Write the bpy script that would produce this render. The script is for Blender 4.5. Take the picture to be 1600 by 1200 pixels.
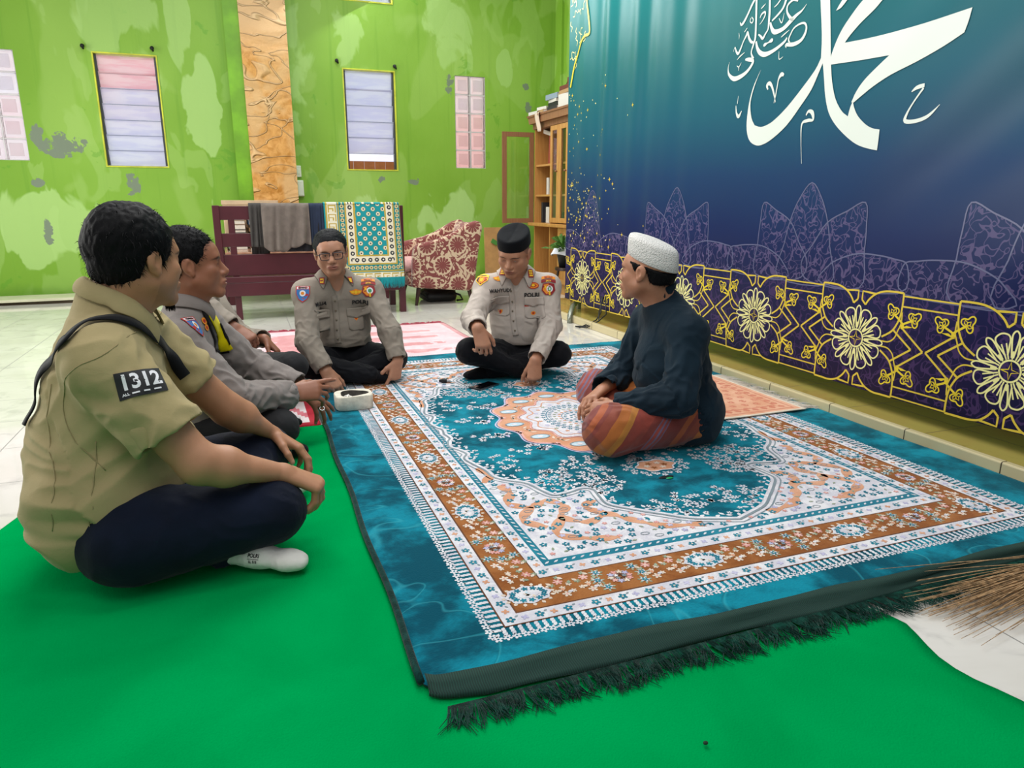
import bpy, bmesh, math, random
import numpy as np
from mathutils import Vector, Matrix, Euler, Quaternion
from mathutils.bvhtree import BVHTree
for o in list(bpy.data.objects): bpy.data.objects.remove(o, do_unlink=True)
SC = bpy.context.scene
COL = SC.collection
PI = math.pi
R = math.radians

# ---------------------------------------------------------------- camera
CAM_H = 0.95
YAW, PITCH, ROLL, FPX = 0.356, 0.25, 0.00057, 1108.0
fw = Vector((math.sin(YAW)*math.cos(PITCH), math.cos(YAW)*math.cos(PITCH), -math.sin(PITCH)))
r0 = fw.cross(Vector((0, 0, 1))).normalized(); u0 = r0.cross(fw)
rr = r0*math.cos(ROLL)+u0*math.sin(ROLL); uu = -r0*math.sin(ROLL)+u0*math.cos(ROLL)
cd = bpy.data.cameras.new('camera'); cam = bpy.data.objects.new('camera', cd); COL.objects.link(cam)
cd.sensor_width = 36.0; cd.lens = FPX/1600*36.0; cd.clip_start = 0.02
M = Matrix((rr, uu, -fw)).transposed().to_4x4(); M.translation = Vector((0, 0, CAM_H))
cam.matrix_world = M
SC.camera = cam

# ---------------------------------------------------------------- world, light, exposure
wd = bpy.data.worlds.new('world'); SC.world = wd; wd.use_nodes = True
bg = wd.node_tree.nodes['Background']; bg.inputs[0].default_value = (0.93, 0.97, 1.0, 1); bg.inputs[1].default_value = 0.42

def area(name, loc, target, sx, sy, power, color=(1, 1, 1), spread=None):
    l = bpy.data.lights.new(name, 'AREA'); l.shape = 'RECTANGLE'; l.size = sx; l.size_y = sy
    l.energy = power; l.color = color
    if spread: l.spread = spread
    o = bpy.data.objects.new(name, l); COL.objects.link(o); o.location = loc
    d = Vector(target)-Vector(loc); o.rotation_euler = d.to_track_quat('-Z', 'Y').to_euler()
    return o
area('open_doorway_light', (-4.2, 5.4, 1.9), (0.8, 3.6, 0.3), 3.4, 2.6, 165, (1.0, 0.98, 0.94))
area('overhead_fill', (0.8, 5.0, 4.3), (1.0, 4.2, 0.0), 3.6, 2.6, 170, (1.0, 0.99, 0.97))  # added overhead fill, no roof opening known here
area('banner_glare_fill', (1.2, 8.2, 3.3), (2.4, 4.4, 1.0), 2.4, 0.9, 48, (0.95, 0.98, 1.0))  # added inside the back wall to put glare on the banner
area('front_fill', (0.7, 1.9, 3.3), (1.0, 3.9, 0.5), 1.6, 1.0, 36, (1.0, 0.98, 0.96))  # added fill for the fronts of the seated men, no known lamp
area('camera_side_fill', (-0.6, 0.4, 3.4), (1.0, 3.4, 0.3), 2.4, 1.2, 26, (1.0, 0.98, 0.95))  # added soft fill from above the camera, no known lamp
SC.view_settings.view_transform = 'Standard'
SC.view_settings.look = 'None'
SC.view_settings.gamma = 1.0
SC.view_settings.exposure = 0.08
SC.view_settings.use_curve_mapping = False

# ---------------------------------------------------------------- helpers
def lin(c):
    if isinstance(c, str):
        c = c.lstrip('#'); c = [int(c[i:i+2], 16)/255 for i in (0, 2, 4)]
    return tuple((x/12.92 if x <= 0.04045 else ((x+0.055)/1.055)**2.4) for x in c)+(1,)

class NT:
    """small helper that writes node trees"""
    def __init__(s, name):
        s.m = bpy.data.materials.new(name); s.m.use_nodes = True
        s.t = s.m.node_tree; s.n = s.t.nodes; s.bsdf = s.n['Principled BSDF']
    def node(s, typ, ins=None, **kw):
        n = s.n.new(typ)
        for k, v in kw.items(): setattr(n, k, v)
        for k, v in (ins or {}).items():
            if isinstance(v, bpy.types.NodeSocket): s.t.links.new(v, n.inputs[k])
            else: n.inputs[k].default_value = v
        return n
    def coord(s, kind='Object', scale=(1, 1, 1), rot=(0, 0, 0), loc=(0, 0, 0)):
        c = s.node('ShaderNodeTexCoord').outputs[kind]
        if scale == (1, 1, 1) and rot == (0, 0, 0) and loc == (0, 0, 0): return c
        return s.node('ShaderNodeMapping', {'Vector': c, 'Scale': scale, 'Rotation': rot, 'Location': loc}).outputs[0]
    def noise(s, vec, scale, detail=3, rough=0.5, dist=0.0):
        return s.node('ShaderNodeTexNoise', {'Vector': vec, 'Scale': scale, 'Detail': detail, 'Roughness': rough, 'Distortion': dist}).outputs[0]
    def math(s, op, a, b=0.0, c=None, clamp=False):
        n = s.node('ShaderNodeMath', {0: a, 1: b}, operation=op, use_clamp=clamp)
        if c is not None:
            if isinstance(c, bpy.types.NodeSocket): s.t.links.new(c, n.inputs[2])
            else: n.inputs[2].default_value = c
        return n.outputs[0]
    def step(s, v, lo, hi, a=0.0, b=1.0, smooth=True):
        n = s.node('ShaderNodeMapRange', {0: v, 1: lo, 2: hi, 3: a, 4: b})
        if smooth: n.interpolation_type = 'SMOOTHSTEP'
        return n.outputs[0]
    def mix(s, f, a, b, blend='MIX'):
        n = s.node('ShaderNodeMix', data_type='RGBA', blend_type=blend)
        for i, v in ((0, f), (6, a), (7, b)):
            if isinstance(v, bpy.types.NodeSocket): s.t.links.new(v, n.inputs[i])
            else: n.inputs[i].default_value = lin(v) if isinstance(v, str) else v
        return n.outputs[2]
    def bump(s, h, strength=0.3, dist=0.01):
        b = s.node('ShaderNodeBump', {'Height': h, 'Strength': strength, 'Distance': dist}).outputs[0]
        s.t.links.new(b, s.bsdf.inputs['Normal']); return b
    def col(s, c):
        if isinstance(c, bpy.types.NodeSocket): s.t.links.new(c, s.bsdf.inputs['Base Color'])
        else: s.bsdf.inputs['Base Color'].default_value = lin(c) if isinstance(c, str) else c
    def set(s, **kw):
        for k, v in kw.items():
            k = k.replace('_', ' ')
            if isinstance(v, bpy.types.NodeSocket): s.t.links.new(v, s.bsdf.inputs[k])
            else: s.bsdf.inputs[k].default_value = v

MATS = {}
def mat(name, color, rough=0.6, metal=0.0, var=0.0, vscale=8.0, bump=0.0, bscale=60.0, **kw):
    """plain material with a little procedural variation"""
    if name in MATS: return MATS[name]
    t = NT(name); t.set(Roughness=rough, Metallic=metal)
    for k, v in kw.items(): t.set(**{k: v})
    if var > 0:
        n = t.noise(t.coord(), vscale, 4, 0.6)
        c = lin(color); d = tuple(x*(1-var) for x in c[:3])+(1,); e = tuple(min(1, x*(1+var)) for x in c[:3])+(1,)
        t.col(t.mix(t.step(n, 0.3, 0.7), d, e))
    else: t.col(color)
    if bump > 0: t.bump(t.noise(t.coord(), bscale, 4, 0.6), bump, 0.004)
    MATS[name] = t.m
    return t.m

class MB:
    """collects shapes and links them as one mesh object"""
    def __init__(s): s.v = []; s.f = []; s.mi = []; s.xf = Matrix.Identity(4)
    def add(s, vs, fs, mi=0):
        b = len(s.v); s.v += [tuple(s.xf @ Vector(p)) for p in vs]
        s.f += [tuple(b+i for i in f) for f in fs]; s.mi += [mi]*len(fs)
    def box(s, x0, y0, z0, x1, y1, z1, mi=0, rot=None, bev=0.0):
        c = Vector(((x0+x1)/2, (y0+y1)/2, (z0+z1)/2)); h = Vector((abs(x1-x0)/2, abs(y1-y0)/2, abs(z1-z0)/2))
        Rm = rot.to_matrix() if rot else Matrix.Identity(3)
        if bev <= 0:
            vs = [c+Rm @ Vector((sx*h.x, sy*h.y, sz*h.z)) for sx in (-1, 1) for sy in (-1, 1) for sz in (-1, 1)]
            fs = [(0, 1, 3, 2), (4, 6, 7, 5), (0, 4, 5, 1), (2, 3, 7, 6), (0, 2, 6, 4), (1, 5, 7, 3)]
            s.add(vs, fs, mi); return
        bm = bmesh.new(); bmesh.ops.create_cube(bm, size=1)
        for v in bm.verts: v.co = Vector((v.co.x*2*h.x, v.co.y*2*h.y, v.co.z*2*h.z))
        bmesh.ops.bevel(bm, geom=bm.edges[:], offset=min(bev, min(h)*0.95), segments=2, affect='EDGES', profile=0.5)
        s.add([c+Rm @ v.co for v in bm.verts], [[v.index for v in f.verts] for f in bm.faces], mi); bm.free()
    def tube(s, pts, rad, n=10, mi=0, cap=True, closed=False, flat=1.0):
        P = [Vector(p) for p in pts]; m = len(P)
        if not hasattr(rad, '__len__'): rad = [rad]*m
        vs = []; up = Vector((0, 0, 1)); prev = None
        for i, p in enumerate(P):
            if closed: t = (P[(i+1) % m]-P[i-1]).normalized()
            else: t = (P[min(i+1, m-1)]-P[max(i-1, 0)]).normalized()
            if prev is None:
                a = t.cross(up)
                if a.length < 1e-3: a = t.cross(Vector((1, 0, 0)))
                a.normalize()
            else:
                a = (prev-t*prev.dot(t))
                if a.length < 1e-6: a = t.cross(up)
                a.normalize()
            prev = a; b = t.cross(a)
            for k in range(n):
                q = 2*PI*k/n; vs.append(p+a*math.cos(q)*rad[i]+b*math.sin(q)*rad[i]*flat)
        fs = []
        for i in range(m if closed else m-1):
            j = (i+1) % m
            for k in range(n): fs.append((i*n+k, i*n+(k+1) % n, j*n+(k+1) % n, j*n+k))
        if cap and not closed: fs += [tuple(range(n))[::-1], tuple((m-1)*n+k for k in range(n))]
        s.add(vs, fs, mi)
    def lathe(s, prof, c=(0, 0, 0), n=24, mi=0, sx=1.0, sy=1.0):
        vs = []; m = len(prof)
        for r, z in prof:
            for k in range(n):
                q = 2*PI*k/n; vs.append((c[0]+r*math.cos(q)*sx, c[1]+r*math.sin(q)*sy, c[2]+z))
        fs = [(i*n+k, i*n+(k+1) % n, (i+1)*n+(k+1) % n, (i+1)*n+k) for i in range(m-1) for k in range(n)]
        if prof[0][0] > 1e-6: fs.append(tuple(range(n))[::-1])
        if prof[-1][0] > 1e-6: fs.append(tuple((m-1)*n+k for k in range(n)))
        s.add(vs, fs, mi)
    def ball(s, c, r, mi=0, n=12):
        rx, ry, rz = r if hasattr(r, '__len__') else (r, r, r)
        vs = []; fs = []; m = n//2+1
        for i in range(m):
            a = PI*i/(m-1)
            for k in range(n):
                q = 2*PI*k/n; vs.append((c[0]+rx*math.sin(a)*math.cos(q), c[1]+ry*math.sin(a)*math.sin(q), c[2]-rz*math.cos(a)))
        fs = [(i*n+k, i*n+(k+1) % n, (i+1)*n+(k+1) % n, (i+1)*n+k) for i in range(m-1) for k in range(n)]
        s.add(vs, fs, mi)
    def prism(s, poly, axis, a0, a1, mi=0):
        """extrude a 2d outline along an axis: axis 'x' -> poly is (y,z), 'y' -> (x,z), 'z' -> (x,y)"""
        def mk(p, a): return {'x': (a, p[0], p[1]), 'y': (p[0], a, p[1]), 'z': (p[0], p[1], a)}[axis]
        n = len(poly); vs = [mk(p, a0) for p in poly]+[mk(p, a1) for p in poly]
        fs = [tuple(range(n)), tuple(range(2*n-1, n-1, -1))]+[(i, (i+1) % n, n+(i+1) % n, n+i) for i in range(n)]
        s.add(vs, fs, mi)
    def build(s, name, mats, parent=None, smooth=False, angle=None, origin=None):
        me = bpy.data.meshes.new(name)
        o = bpy.data.objects.new(name, me); COL.objects.link(o)
        off = Vector(origin) if origin else Vector((0, 0, 0))
        me.from_pydata([tuple(Vector(p)-off) for p in s.v], [], s.f)
        if not isinstance(mats, (list, tuple)): mats = [mats]
        for m_ in mats: me.materials.append(m_)
        me.polygons.foreach_set('material_index', s.mi)
        bm = bmesh.new(); bm.from_mesh(me); bmesh.ops.recalc_face_normals(bm, faces=bm.faces[:]); bm.to_mesh(me); bm.free()
        if smooth:
            me.polygons.foreach_set('use_smooth', [True]*len(me.polygons))
            if angle: me.set_sharp_from_angle(angle=R(angle))
        if origin: o.location = off
        me.update()
        if parent: setpar(o, parent)
        return o

def world_loc(o):
    v = o.location.copy()
    if o.parent: v += world_loc(o.parent)+o.matrix_parent_inverse.to_translation()
    return v
def setpar(o, p):      # parents here are only ever moved, never turned
    o.parent = p; o.matrix_parent_inverse = Matrix.Translation(-world_loc(p))
def tag(o, label=None, cat=None, group=None, kind=None):
    if label: o['label'] = label
    if cat: o['category'] = cat
    if group: o['group'] = group
    if kind: o['kind'] = kind
    return o
def thing(name, label, cat, loc=(0, 0, 0), group=None):
    o = bpy.data.objects.new(name, None); COL.objects.link(o); o.location = loc; o.empty_display_size = 0.1
    return tag(o, label, cat, group)
def mesh_obj(name, verts, faces, mats, parent=None, smooth=False, mi=None):
    me = bpy.data.meshes.new(name); o = bpy.data.objects.new(name, me); COL.objects.link(o)
    me.from_pydata(verts if isinstance(verts, list) else verts.tolist(), [], faces if isinstance(faces, list) else faces.tolist())
    for m_ in (mats if isinstance(mats, (list, tuple)) else [mats]): me.materials.append(m_)
    if mi is not None: me.polygons.foreach_set('material_index', mi)
    if smooth: me.polygons.foreach_set('use_smooth', [True]*len(me.polygons))
    me.update()
    if parent: setpar(o, parent)
    return o
def bevel(o, w=0.004, seg=2):
    m = o.modifiers.new('bevel', 'BEVEL'); m.width = w; m.segments = seg; m.limit_method = 'ANGLE'; m.angle_limit = R(40)
    return o
# ================================================================ materials of the room
def wall_material():
    t = NT('lime_green_painted_plaster'); g = t.node('ShaderNodeNewGeometry').outputs['Position']
    big = t.node('ShaderNodeMapping', {'Vector': g, 'Scale': (1.25, 1.25, 0.8)}).outputs[0]
    n1 = t.noise(big, 1.0, 2.6, 0.42, 0.5)
    n2 = t.noise(t.node('ShaderNodeMapping', {'Vector': g, 'Scale': (2.4, 2.4, 1.0), 'Location': (3, 1, 7)}).outputs[0], 1.2, 3, 0.45, 0.6)
    streak = t.noise(t.node('ShaderNodeMapping', {'Vector': g, 'Scale': (9, 9, 0.35)}).outputs[0], 1.2, 3, 0.6)
    base = t.mix(t.step(t.noise(g, 0.5, 3), 0.35, 0.65), '#7aa830', '#8eba46')
    base = t.mix(t.math('MULTIPLY', t.step(streak, 0.55, 0.72), 0.35), base, '#5e9420')
    base = t.mix(t.math('MULTIPLY', t.step(n1, 0.55, 0.578), 0.35), base, '#a3c765')
    base = t.mix(t.math('MULTIPLY', t.step(n2, 0.575, 0.60), 0.25), base, '#b2d47c')
    n3 = t.noise(t.node('ShaderNodeMapping', {'Vector': g, 'Location': (9, 4, 2)}).outputs[0], 2.6, 5, 0.6, 0.8)
    base = t.mix(t.math('MULTIPLY', t.step(n3, 0.36, 0.33), 0.35), base, '#4e9a1c')
    sp = t.node('ShaderNodeSeparateXYZ', {0: g})
    # larger pale repaired areas: (x, z, size x, size z, strength)
    pn = t.noise(t.node('ShaderNodeMapping', {'Vector': g, 'Scale': (1, 1, .55)}).outputs[0], 2.3, 4, 0.5, 0.6)
    for cx, cz, sx, sz, st in ((2.36, 2.78, .34, .42, .55), (1.22, 2.65, .17, .36, .55), (0.78, 2.1, .24, .85, .5), (-.30, 1.75, .17, .50, .65), (1.50, .80, .38, .30, .8), (2.32, .84, .36, .34, .8), (-1.80, .62, .42, .42, .7),
                           (-.22, .95, .10, .11, .6), (-.95, 2.75, .32, .40, .45), (-.45, 2.7, .10, .40, .5), (-1.15, 1.85, .14, .40, .4), (3.05, 2.45, .09, .16, .5), (2.62, 2.55, .05, .14, .4)):
        dx = t.math('DIVIDE', t.math('SUBTRACT', sp.outputs[0], cx), sx); dz = t.math('DIVIDE', t.math('SUBTRACT', sp.outputs[2], cz), sz)
        d = t.math('ADD', t.math('ADD', t.math('MULTIPLY', dx, dx), t.math('MULTIPLY', dz, dz)), t.math('MULTIPLY', pn, 6.5))
        base = t.mix(t.math('MULTIPLY', t.step(d, 4.15, 3.85), st), base, '#b4d884')
    # flaked grey plaster patches: (x, z, size x, size z)
    dn = t.noise(g, 9, 5, 0.65, 0.3)
    for cx, cz, sx, sz in ((-1.62, 1.50, .30, .13), (-1.80, 1.58, .08, .16), (-1.86, 1.14, .10, .05), (-1.83, 0.66, .06, .14), (-1.30, 0.62, .10, .04),
                           (2.37, 2.27, .06, .14), (1.93, 1.19, .09, .05), (1.55, 1.21, .07, .05), (-1.02, 1.13, .09, .13), (3.36, 2.05, .06, .10), (3.32, 2.3, .05, .05), (-2.0, 2.3, .05, .05)):
        dx = t.math('DIVIDE', t.math('SUBTRACT', sp.outputs[0], cx), sx); dz = t.math('DIVIDE', t.math('SUBTRACT', sp.outputs[2], cz), sz)
        d = t.math('ADD', t.math('ADD', t.math('MULTIPLY', dx, dx), t.math('MULTIPLY', dz, dz)), t.math('MULTIPLY', dn, 3.4))
        base = t.mix(t.step(d, 2.25, 2.1), base, '#7c8a74')
    # darker band just above the floor
    low_band = t.math('ADD', sp.outputs[2], t.math('MULTIPLY', t.noise(g, 2.0, 4), -0.35))
    base = t.mix(t.math('MULTIPLY', t.step(low_band, 0.0, -0.14), 0.5), base, '#4a7c22')
    t.col(base); t.set(Roughness=0.42, Specular_IOR_Level=0.35)
    t.bump(t.noise(g, 14, 5, 0.6), 0.25, 0.01)
    return t.m
M_WALL = wall_material()

def tile_material(name, c1, c2, grout, size, rough, off=(0, 0), axis='xy'):
    t = NT(name); g = t.node('ShaderNodeNewGeometry').outputs['Position']
    v = t.node('ShaderNodeMapping', {'Vector': g, 'Location': (off[0], off[1], 0)}).outputs[0]
    br = t.node('ShaderNodeTexBrick', {'Vector': v, 'Color1': (0, 0, 0, 1), 'Color2': (1, 1, 1, 1), 'Mortar': (0.5, 0.5, 0.5, 1), 'Scale': 1.0,
                'Mortar Size': 0.0022, 'Mortar Smooth': 0.1, 'Brick Width': size, 'Row Height': size}, offset=0.0, squash=1.0)
    n = t.noise(g, 1.6, 5, 0.6, 0.8); n2 = t.noise(g, 7, 4, 0.6, 0.6)
    c = t.mix(t.step(n, 0.35, 0.7), c1, c2)
    c = t.mix(t.math('MULTIPLY', t.step(n2, 0.52, 0.7), 0.3), c, grout)
    c = t.mix(t.math('MULTIPLY', br.outputs[0], 0.10), c, c2)
    c = t.mix(br.outputs[1], c, grout)
    t.col(c); t.set(Roughness=t.math('ADD', t.math('MULTIPLY', br.outputs[1], 0.5), rough), Specular_IOR_Level=0.6)
    t.bump(t.math('MULTIPLY', br.outputs[1], -1.0), 0.25, 0.002)
    return t.m
M_FLOOR = tile_material('white_glazed_floor_tile', '#d6d2c8', '#e2ded6', '#8d8a86', 0.42, 0.07, (0.13, 0.15))
M_PLAT = tile_material('olive_brown_glazed_tile', '#a69a52', '#a8884e', '#5b4c26', 0.40, 0.16, (0.07, 0.02))
M_PLAT2 = tile_material('cream_glazed_edge_tile', '#c9bd95', '#d6cca6', '#5c4f35', 0.40, 0.2, (0.07, 0.02))

# ================================================================ shell
WY = 8.45
def struct(o): o['kind'] = 'structure'; return o
b = MB(); b.box(-6, -3, -0.12, 3.9, WY+0.2, 0); struct(b.build('floor', M_FLOOR))
# back wall with its openings, built from panels around them
opens = [(-3.05, -1.89, 1.35, 2.35), (-1.235, -0.655, 1.30, 2.38), (1.165, 1.745, 1.305, 2.375), (2.435, 2.805, 1.35, 2.37), (1.17, 1.75, 3.045, 3.5)]
b = MB()
xs = sorted({-6.0, 3.85}.union(*[{o[0], o[1]} for o in opens])); zs = sorted({0.0, 4.0}.union(*[{o[2], o[3]} for o in opens]))
for i in range(len(xs)-1):
    for j in range(len(zs)-1):
        cx, cz = (xs[i]+xs[i+1])/2, (zs[j]+zs[j+1])/2
        if any(o[0] < cx < o[1] and o[2] < cz < o[3] for o in opens): continue
        b.box(xs[i], WY, zs[j], xs[i+1], WY+0.16, zs[j+1])
struct(b.build('wall_back', M_WALL))
b = MB(); b.box(3.69, 1.0, 0, 3.85, WY, 4.0)
for y0, w in ((7.1, .05), (7.75, .035), (8.2, .03)): b.box(3.66, y0, 0, 3.69, y0+w, 4.0)
struct(b.build('wall_right', M_WALL))
# column with stone cladding
b = MB(); b.box(0.0, WY-0.16, 0, 0.60, WY, 4.0); struct(b.build('wall_column', mat('green_column_paint', '#76b01c', 0.45, var=0.25, vscale=2.5)))
t = NT('orange_sandstone_cladding'); g = t.node('ShaderNodeNewGeometry').outputs['Position']
n = t.noise(g, 16, 5, 0.65, 0.6); n2 = t.noise(g, 3.2, 2, 0.5, 0.4)
zz = t.node('ShaderNodeSeparateXYZ', {0: g})
mp = t.node('ShaderNodeMapping', {'Vector': g, 'Scale': (0.8, 1, 1.7), 'Rotation': (0, R(20), 0)}).outputs[0]; mp2 = t.node('ShaderNodeMapping', {'Vector': g, 'Scale': (0.7, 1, 1.5), 'Rotation': (0, R(-32), 0), 'Location': (5, 2, 3)}).outputs[0]
v1 = t.noise(mp, 2.0, 2.5, .5, .7); v2 = t.noise(mp2, 1.7, 2.5, .5, .5)
ridge = t.math('MAXIMUM', t.step(t.math('ABSOLUTE', t.math('SUBTRACT', v1, .5)), .012, .002), t.step(t.math('ABSOLUTE', t.math('SUBTRACT', v2, .47)), .010, .002))
c = t.mix(t.step(n, 0.3, 0.65), '#c08230', '#dda458')
c = t.mix(t.math('MULTIPLY', t.step(n2, 0.42, 0.6), .8), c, '#dcb47c')
c = t.mix(t.step(zz.outputs[2], 2.3, 2.75), c, '#dfb684')
c = t.mix(t.math('MULTIPLY', ridge, 0.35), c, '#edd2a4')
t.col(c); t.set(Roughness=0.6); t.bump(t.math('ADD', t.math('ADD', t.math('MULTIPLY', ridge, 0.8), t.math('MULTIPLY', t.math('ADD', v1, v2), 2.0)), t.math('MULTIPLY', n, 0.25)), 0.9, 0.03)
b = MB(); b.box(0.145, WY-0.20, 0.5, 0.60, WY-0.16, 4.0)
struct(b.build('trim_1', t.m))

# platform of the prayer niche
b = MB(); b.box(2.50, 0.2, 0, 3.69, 6.35, 0.046, 0); struct(b.build('floor_platform', M_PLAT))
b = MB()
b.box(2.465, 0.2, 0.0, 2.499, 6.35, 0.056, 0, bev=0.006)
o = struct(b.build('trim_2', M_PLAT2))
tt = NT('cream_riser_tile'); g = tt.node('ShaderNodeNewGeometry').outputs['Position']
ys = tt.node('ShaderNodeSeparateXYZ', {0: g}).outputs[1]
fr = tt.math('FRACT', tt.math('DIVIDE', ys, 0.405)); line = tt.math('LESS_THAN', fr, 0.012)
tt.col(tt.mix(line, tt.mix(tt.noise(g, 6, 3), '#cfc39c', '#bdb088'), '#4d4130')); tt.set(Roughness=0.25)
o.data.materials[0] = tt.m

# ================================================================ windows
M_CASE = mat('yellow_green_window_casing', '#c8cc3a', 0.5, var=0.2)
M_DARKMETAL = mat('grey_louvre_clip', '#4a4f52', 0.4, 0.6)
def glass_mat(name, tint, rough, emit=0.0):
    t = NT(name); t.col(tint); t.set(Roughness=rough, Transmission_Weight=0.85, IOR=1.45)
    t.bump(t.noise(t.coord(), 90, 3), 0.3, 0.003)
    return t.m
def frosted(name, c1, tw):
    t = NT(name); g = t.node('ShaderNodeNewGeometry').outputs['Position']; n = t.noise(t.node('ShaderNodeMapping', {'Vector': g, 'Scale': (1.5, 1, 9)}).outputs[0], 3, 3)
    t.col(t.mix(t.math('MULTIPLY', t.step(n, .4, .6), .35), c1, '#ffffff')); t.set(Roughness=.45, Transmission_Weight=tw, IOR=1.45); return t.m
M_LOUV = frosted('lavender_frosted_louvre', '#dcdcf4', .8); M_LOUVP = frosted('pink_frosted_louvre', '#f4c4cf', .8); M_EDGE = mat('louvre_glass_edge', '#8e93a8', .2)
def sky_panel(name, cols, x0, x1, z0, z1, y):
    """glowing panel behind a window: emission stands in for the daylight outside, softly banded"""
    t = NT(name); g = t.node('ShaderNodeNewGeometry').outputs['Position']
    z = t.node('ShaderNodeSeparateXYZ', {0: g}).outputs[2]
    c = t.mix(t.step(z, z0, z1), cols[0], cols[1])
    c = t.mix(t.step(t.noise(g, 2.2, 3), 0.4, 0.65), c, cols[2])
    t.col('#cfcfd6'); t.set(Roughness=0.9)
    t.t.links.new(c, t.bsdf.inputs['Emission Color']); t.set(Emission_Strength=0.95)  # outdoor daylight put into the panel's own glow
    b = MB(); b.box(x0, y, z0, x1, y+0.03, z1); return b.build('daylight_panel', t.m)
def backdrop(cols, x0, x1, z0, z1, y, lab):
    o = sky_panel('daylight_glow_'+cols[0][1:], cols, x0, x1, z0, z1, y); struct(o); return o
backdrop(('#e2dbf4', '#f6cdd4', '#eef0fb'), -3.3, 0.0, 0.9, 2.9, 9.2, '')
backdrop(('#e3e2fa', '#dfecfb', '#f2f1ff'), 0.9, 1.98, 1.45, 3.9, 9.2, '')
backdrop(('#e87f90', '#f4eef6', '#f0b4bd'), 2.05, 3.4, 0.9, 2.9, 9.2, '')
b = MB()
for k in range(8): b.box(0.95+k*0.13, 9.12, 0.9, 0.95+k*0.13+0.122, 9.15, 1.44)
struct(b.build('door_1', mat('brown_door_outside', '#a2603c', 0.6, var=0.2, Emission_Color=lin('#a2603c'), Emission_Strength=0.45)))  # daylight on the door put into its emission

def frame(mb, x0, x1, z0, z1, w, y0, y1, mi=0):
    mb.box(x0, y0, z0, x0+w, y1, z1, mi); mb.box(x1-w, y0, z0, x1, y1, z1, mi)
    mb.box(x0+w, y0, z1-w, x1-w, y1, z1, mi); mb.box(x0+w, y0, z0, x1-w, y1, z0+w, mi)
def louvre_window(i, x0, x1, z0, z1, n, missing=(), big=False):
    b = MB(); frame(b, x0, x1, z0, z1, 0.013, WY-0.006, WY+0.16)
    w = struct(b.build('window_%d' % i, M_CASE))
    c = MB()
    for xx in (x0+0.014, x1-0.034): c.box(xx, WY+0.03, z0+0.02, xx+0.02, WY+0.09, z1-0.02)
    c.build('clip_rail', M_DARKMETAL, w)
    zb = z0+0.02; h = (z1-z0-0.05)/n
    for k in range(n):
        if k in missing: continue
        g = MB(); a = R(24) if k != n-1 else R(12)
        zc = zb+h*(k+0.5)
        g.box(x0+0.034, WY+0.055, zc-h*0.58, x1-0.034, WY+0.061, zc+h*0.56, rot=Euler((a, 0, 0)), bev=0.002)
        p = g.build('pane', M_LOUVP if (i == 1 and k >= n-2) else M_LOUV, w)
        e = MB(); e.box(x0+0.034, WY+0.055-h*.58*math.sin(a)-.002, zc-h*0.58*math.cos(a)-.004, x1-0.034, WY+0.063-h*.58*math.sin(a), zc-h*0.58*math.cos(a)+.001); e.build('polished_edge', M_EDGE, p)
    return w
louvre_window(1, -1.235, -0.655, 1.30, 2.38, 7)
louvre_window(2, 1.165, 1.745, 1.305, 2.375, 6, missing=(0,))
louvre_window(5, 1.17, 1.75, 3.045, 3.5, 3)
M_BLOCK = glass_mat('cast_glass_block', (1.0, 0.90, 0.92, 1), 0.18); M_BLOCKW = glass_mat('clear_cast_glass_block', (0.97, 0.94, 1.0, 1), 0.30)
M_MORTAR = mat('white_block_mortar', '#d9d3d6', 0.8, var=0.1)
def block_window(i, x0, x1, z0, z1, nx, nz):
    b = MB(); g = 0.012; w = (x1-x0)/nx; h = (z1-z0)/nz
    for k in range(nx+1): b.box(x0+k*w-g/2, WY+0.012, z0, x0+k*w+g/2, WY+0.09, z1)
    for k in range(nz+1): b.box(x0, WY+0.0125, z0+k*h-g/2, x1, WY+0.0895, z0+k*h+g/2)
    o = struct(b.build('window_%d' % i, M_MORTAR))
    for kx in range(nx):
        for kz in range(nz):
            m = MB(); m.box(x0+kx*w+g/2, WY+0.005, z0+kz*h+g/2, x0+(kx+1)*w-g/2, WY+0.095, z0+(kz+1)*h-g/2, bev=0.012)
            m.box(x0+kx*w+w*.2, WY+0.001, z0+kz*h+h*.2, x0+(kx+1)*w-w*.2, WY+0.006, z0+(kz+1)*h-h*.2, bev=0.003)
            m.build('glass_block', M_BLOCKW if kz >= nz-2 else M_BLOCK, o)
block_window(3, 2.435, 2.805, 1.35, 2.37, 2, 5)
block_window(4, -3.05, -1.89, 1.35, 2.35, 6, 5)
# hooks above the windows
M_BLACK = mat('black_metal', '#15171a', 0.5, 0.3)
for k, (x, z, l) in enumerate(((-1.30, 2.42, 'black curtain hook left above the pink louvre window'), (-0.69, 2.44, 'black curtain hook right above the pink louvre window'),
                (1.11, 2.44, 'black curtain hook left above the window with a missing louvre'), (1.74, 2.42, 'black curtain hook right above the window with a missing louvre'))):
    b = MB(); b.ball((x, WY-0.02, z), 0.02); b.tube([(x, WY, z), (x, WY-0.03, z), (x+0.01, WY-0.05, z-0.03), (x, WY-0.055, z+0.012)], 0.009)
    tag(b.build('curtain_hook', M_BLACK, smooth=True), l, 'hook', 'curtain hooks above the windows')
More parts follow.
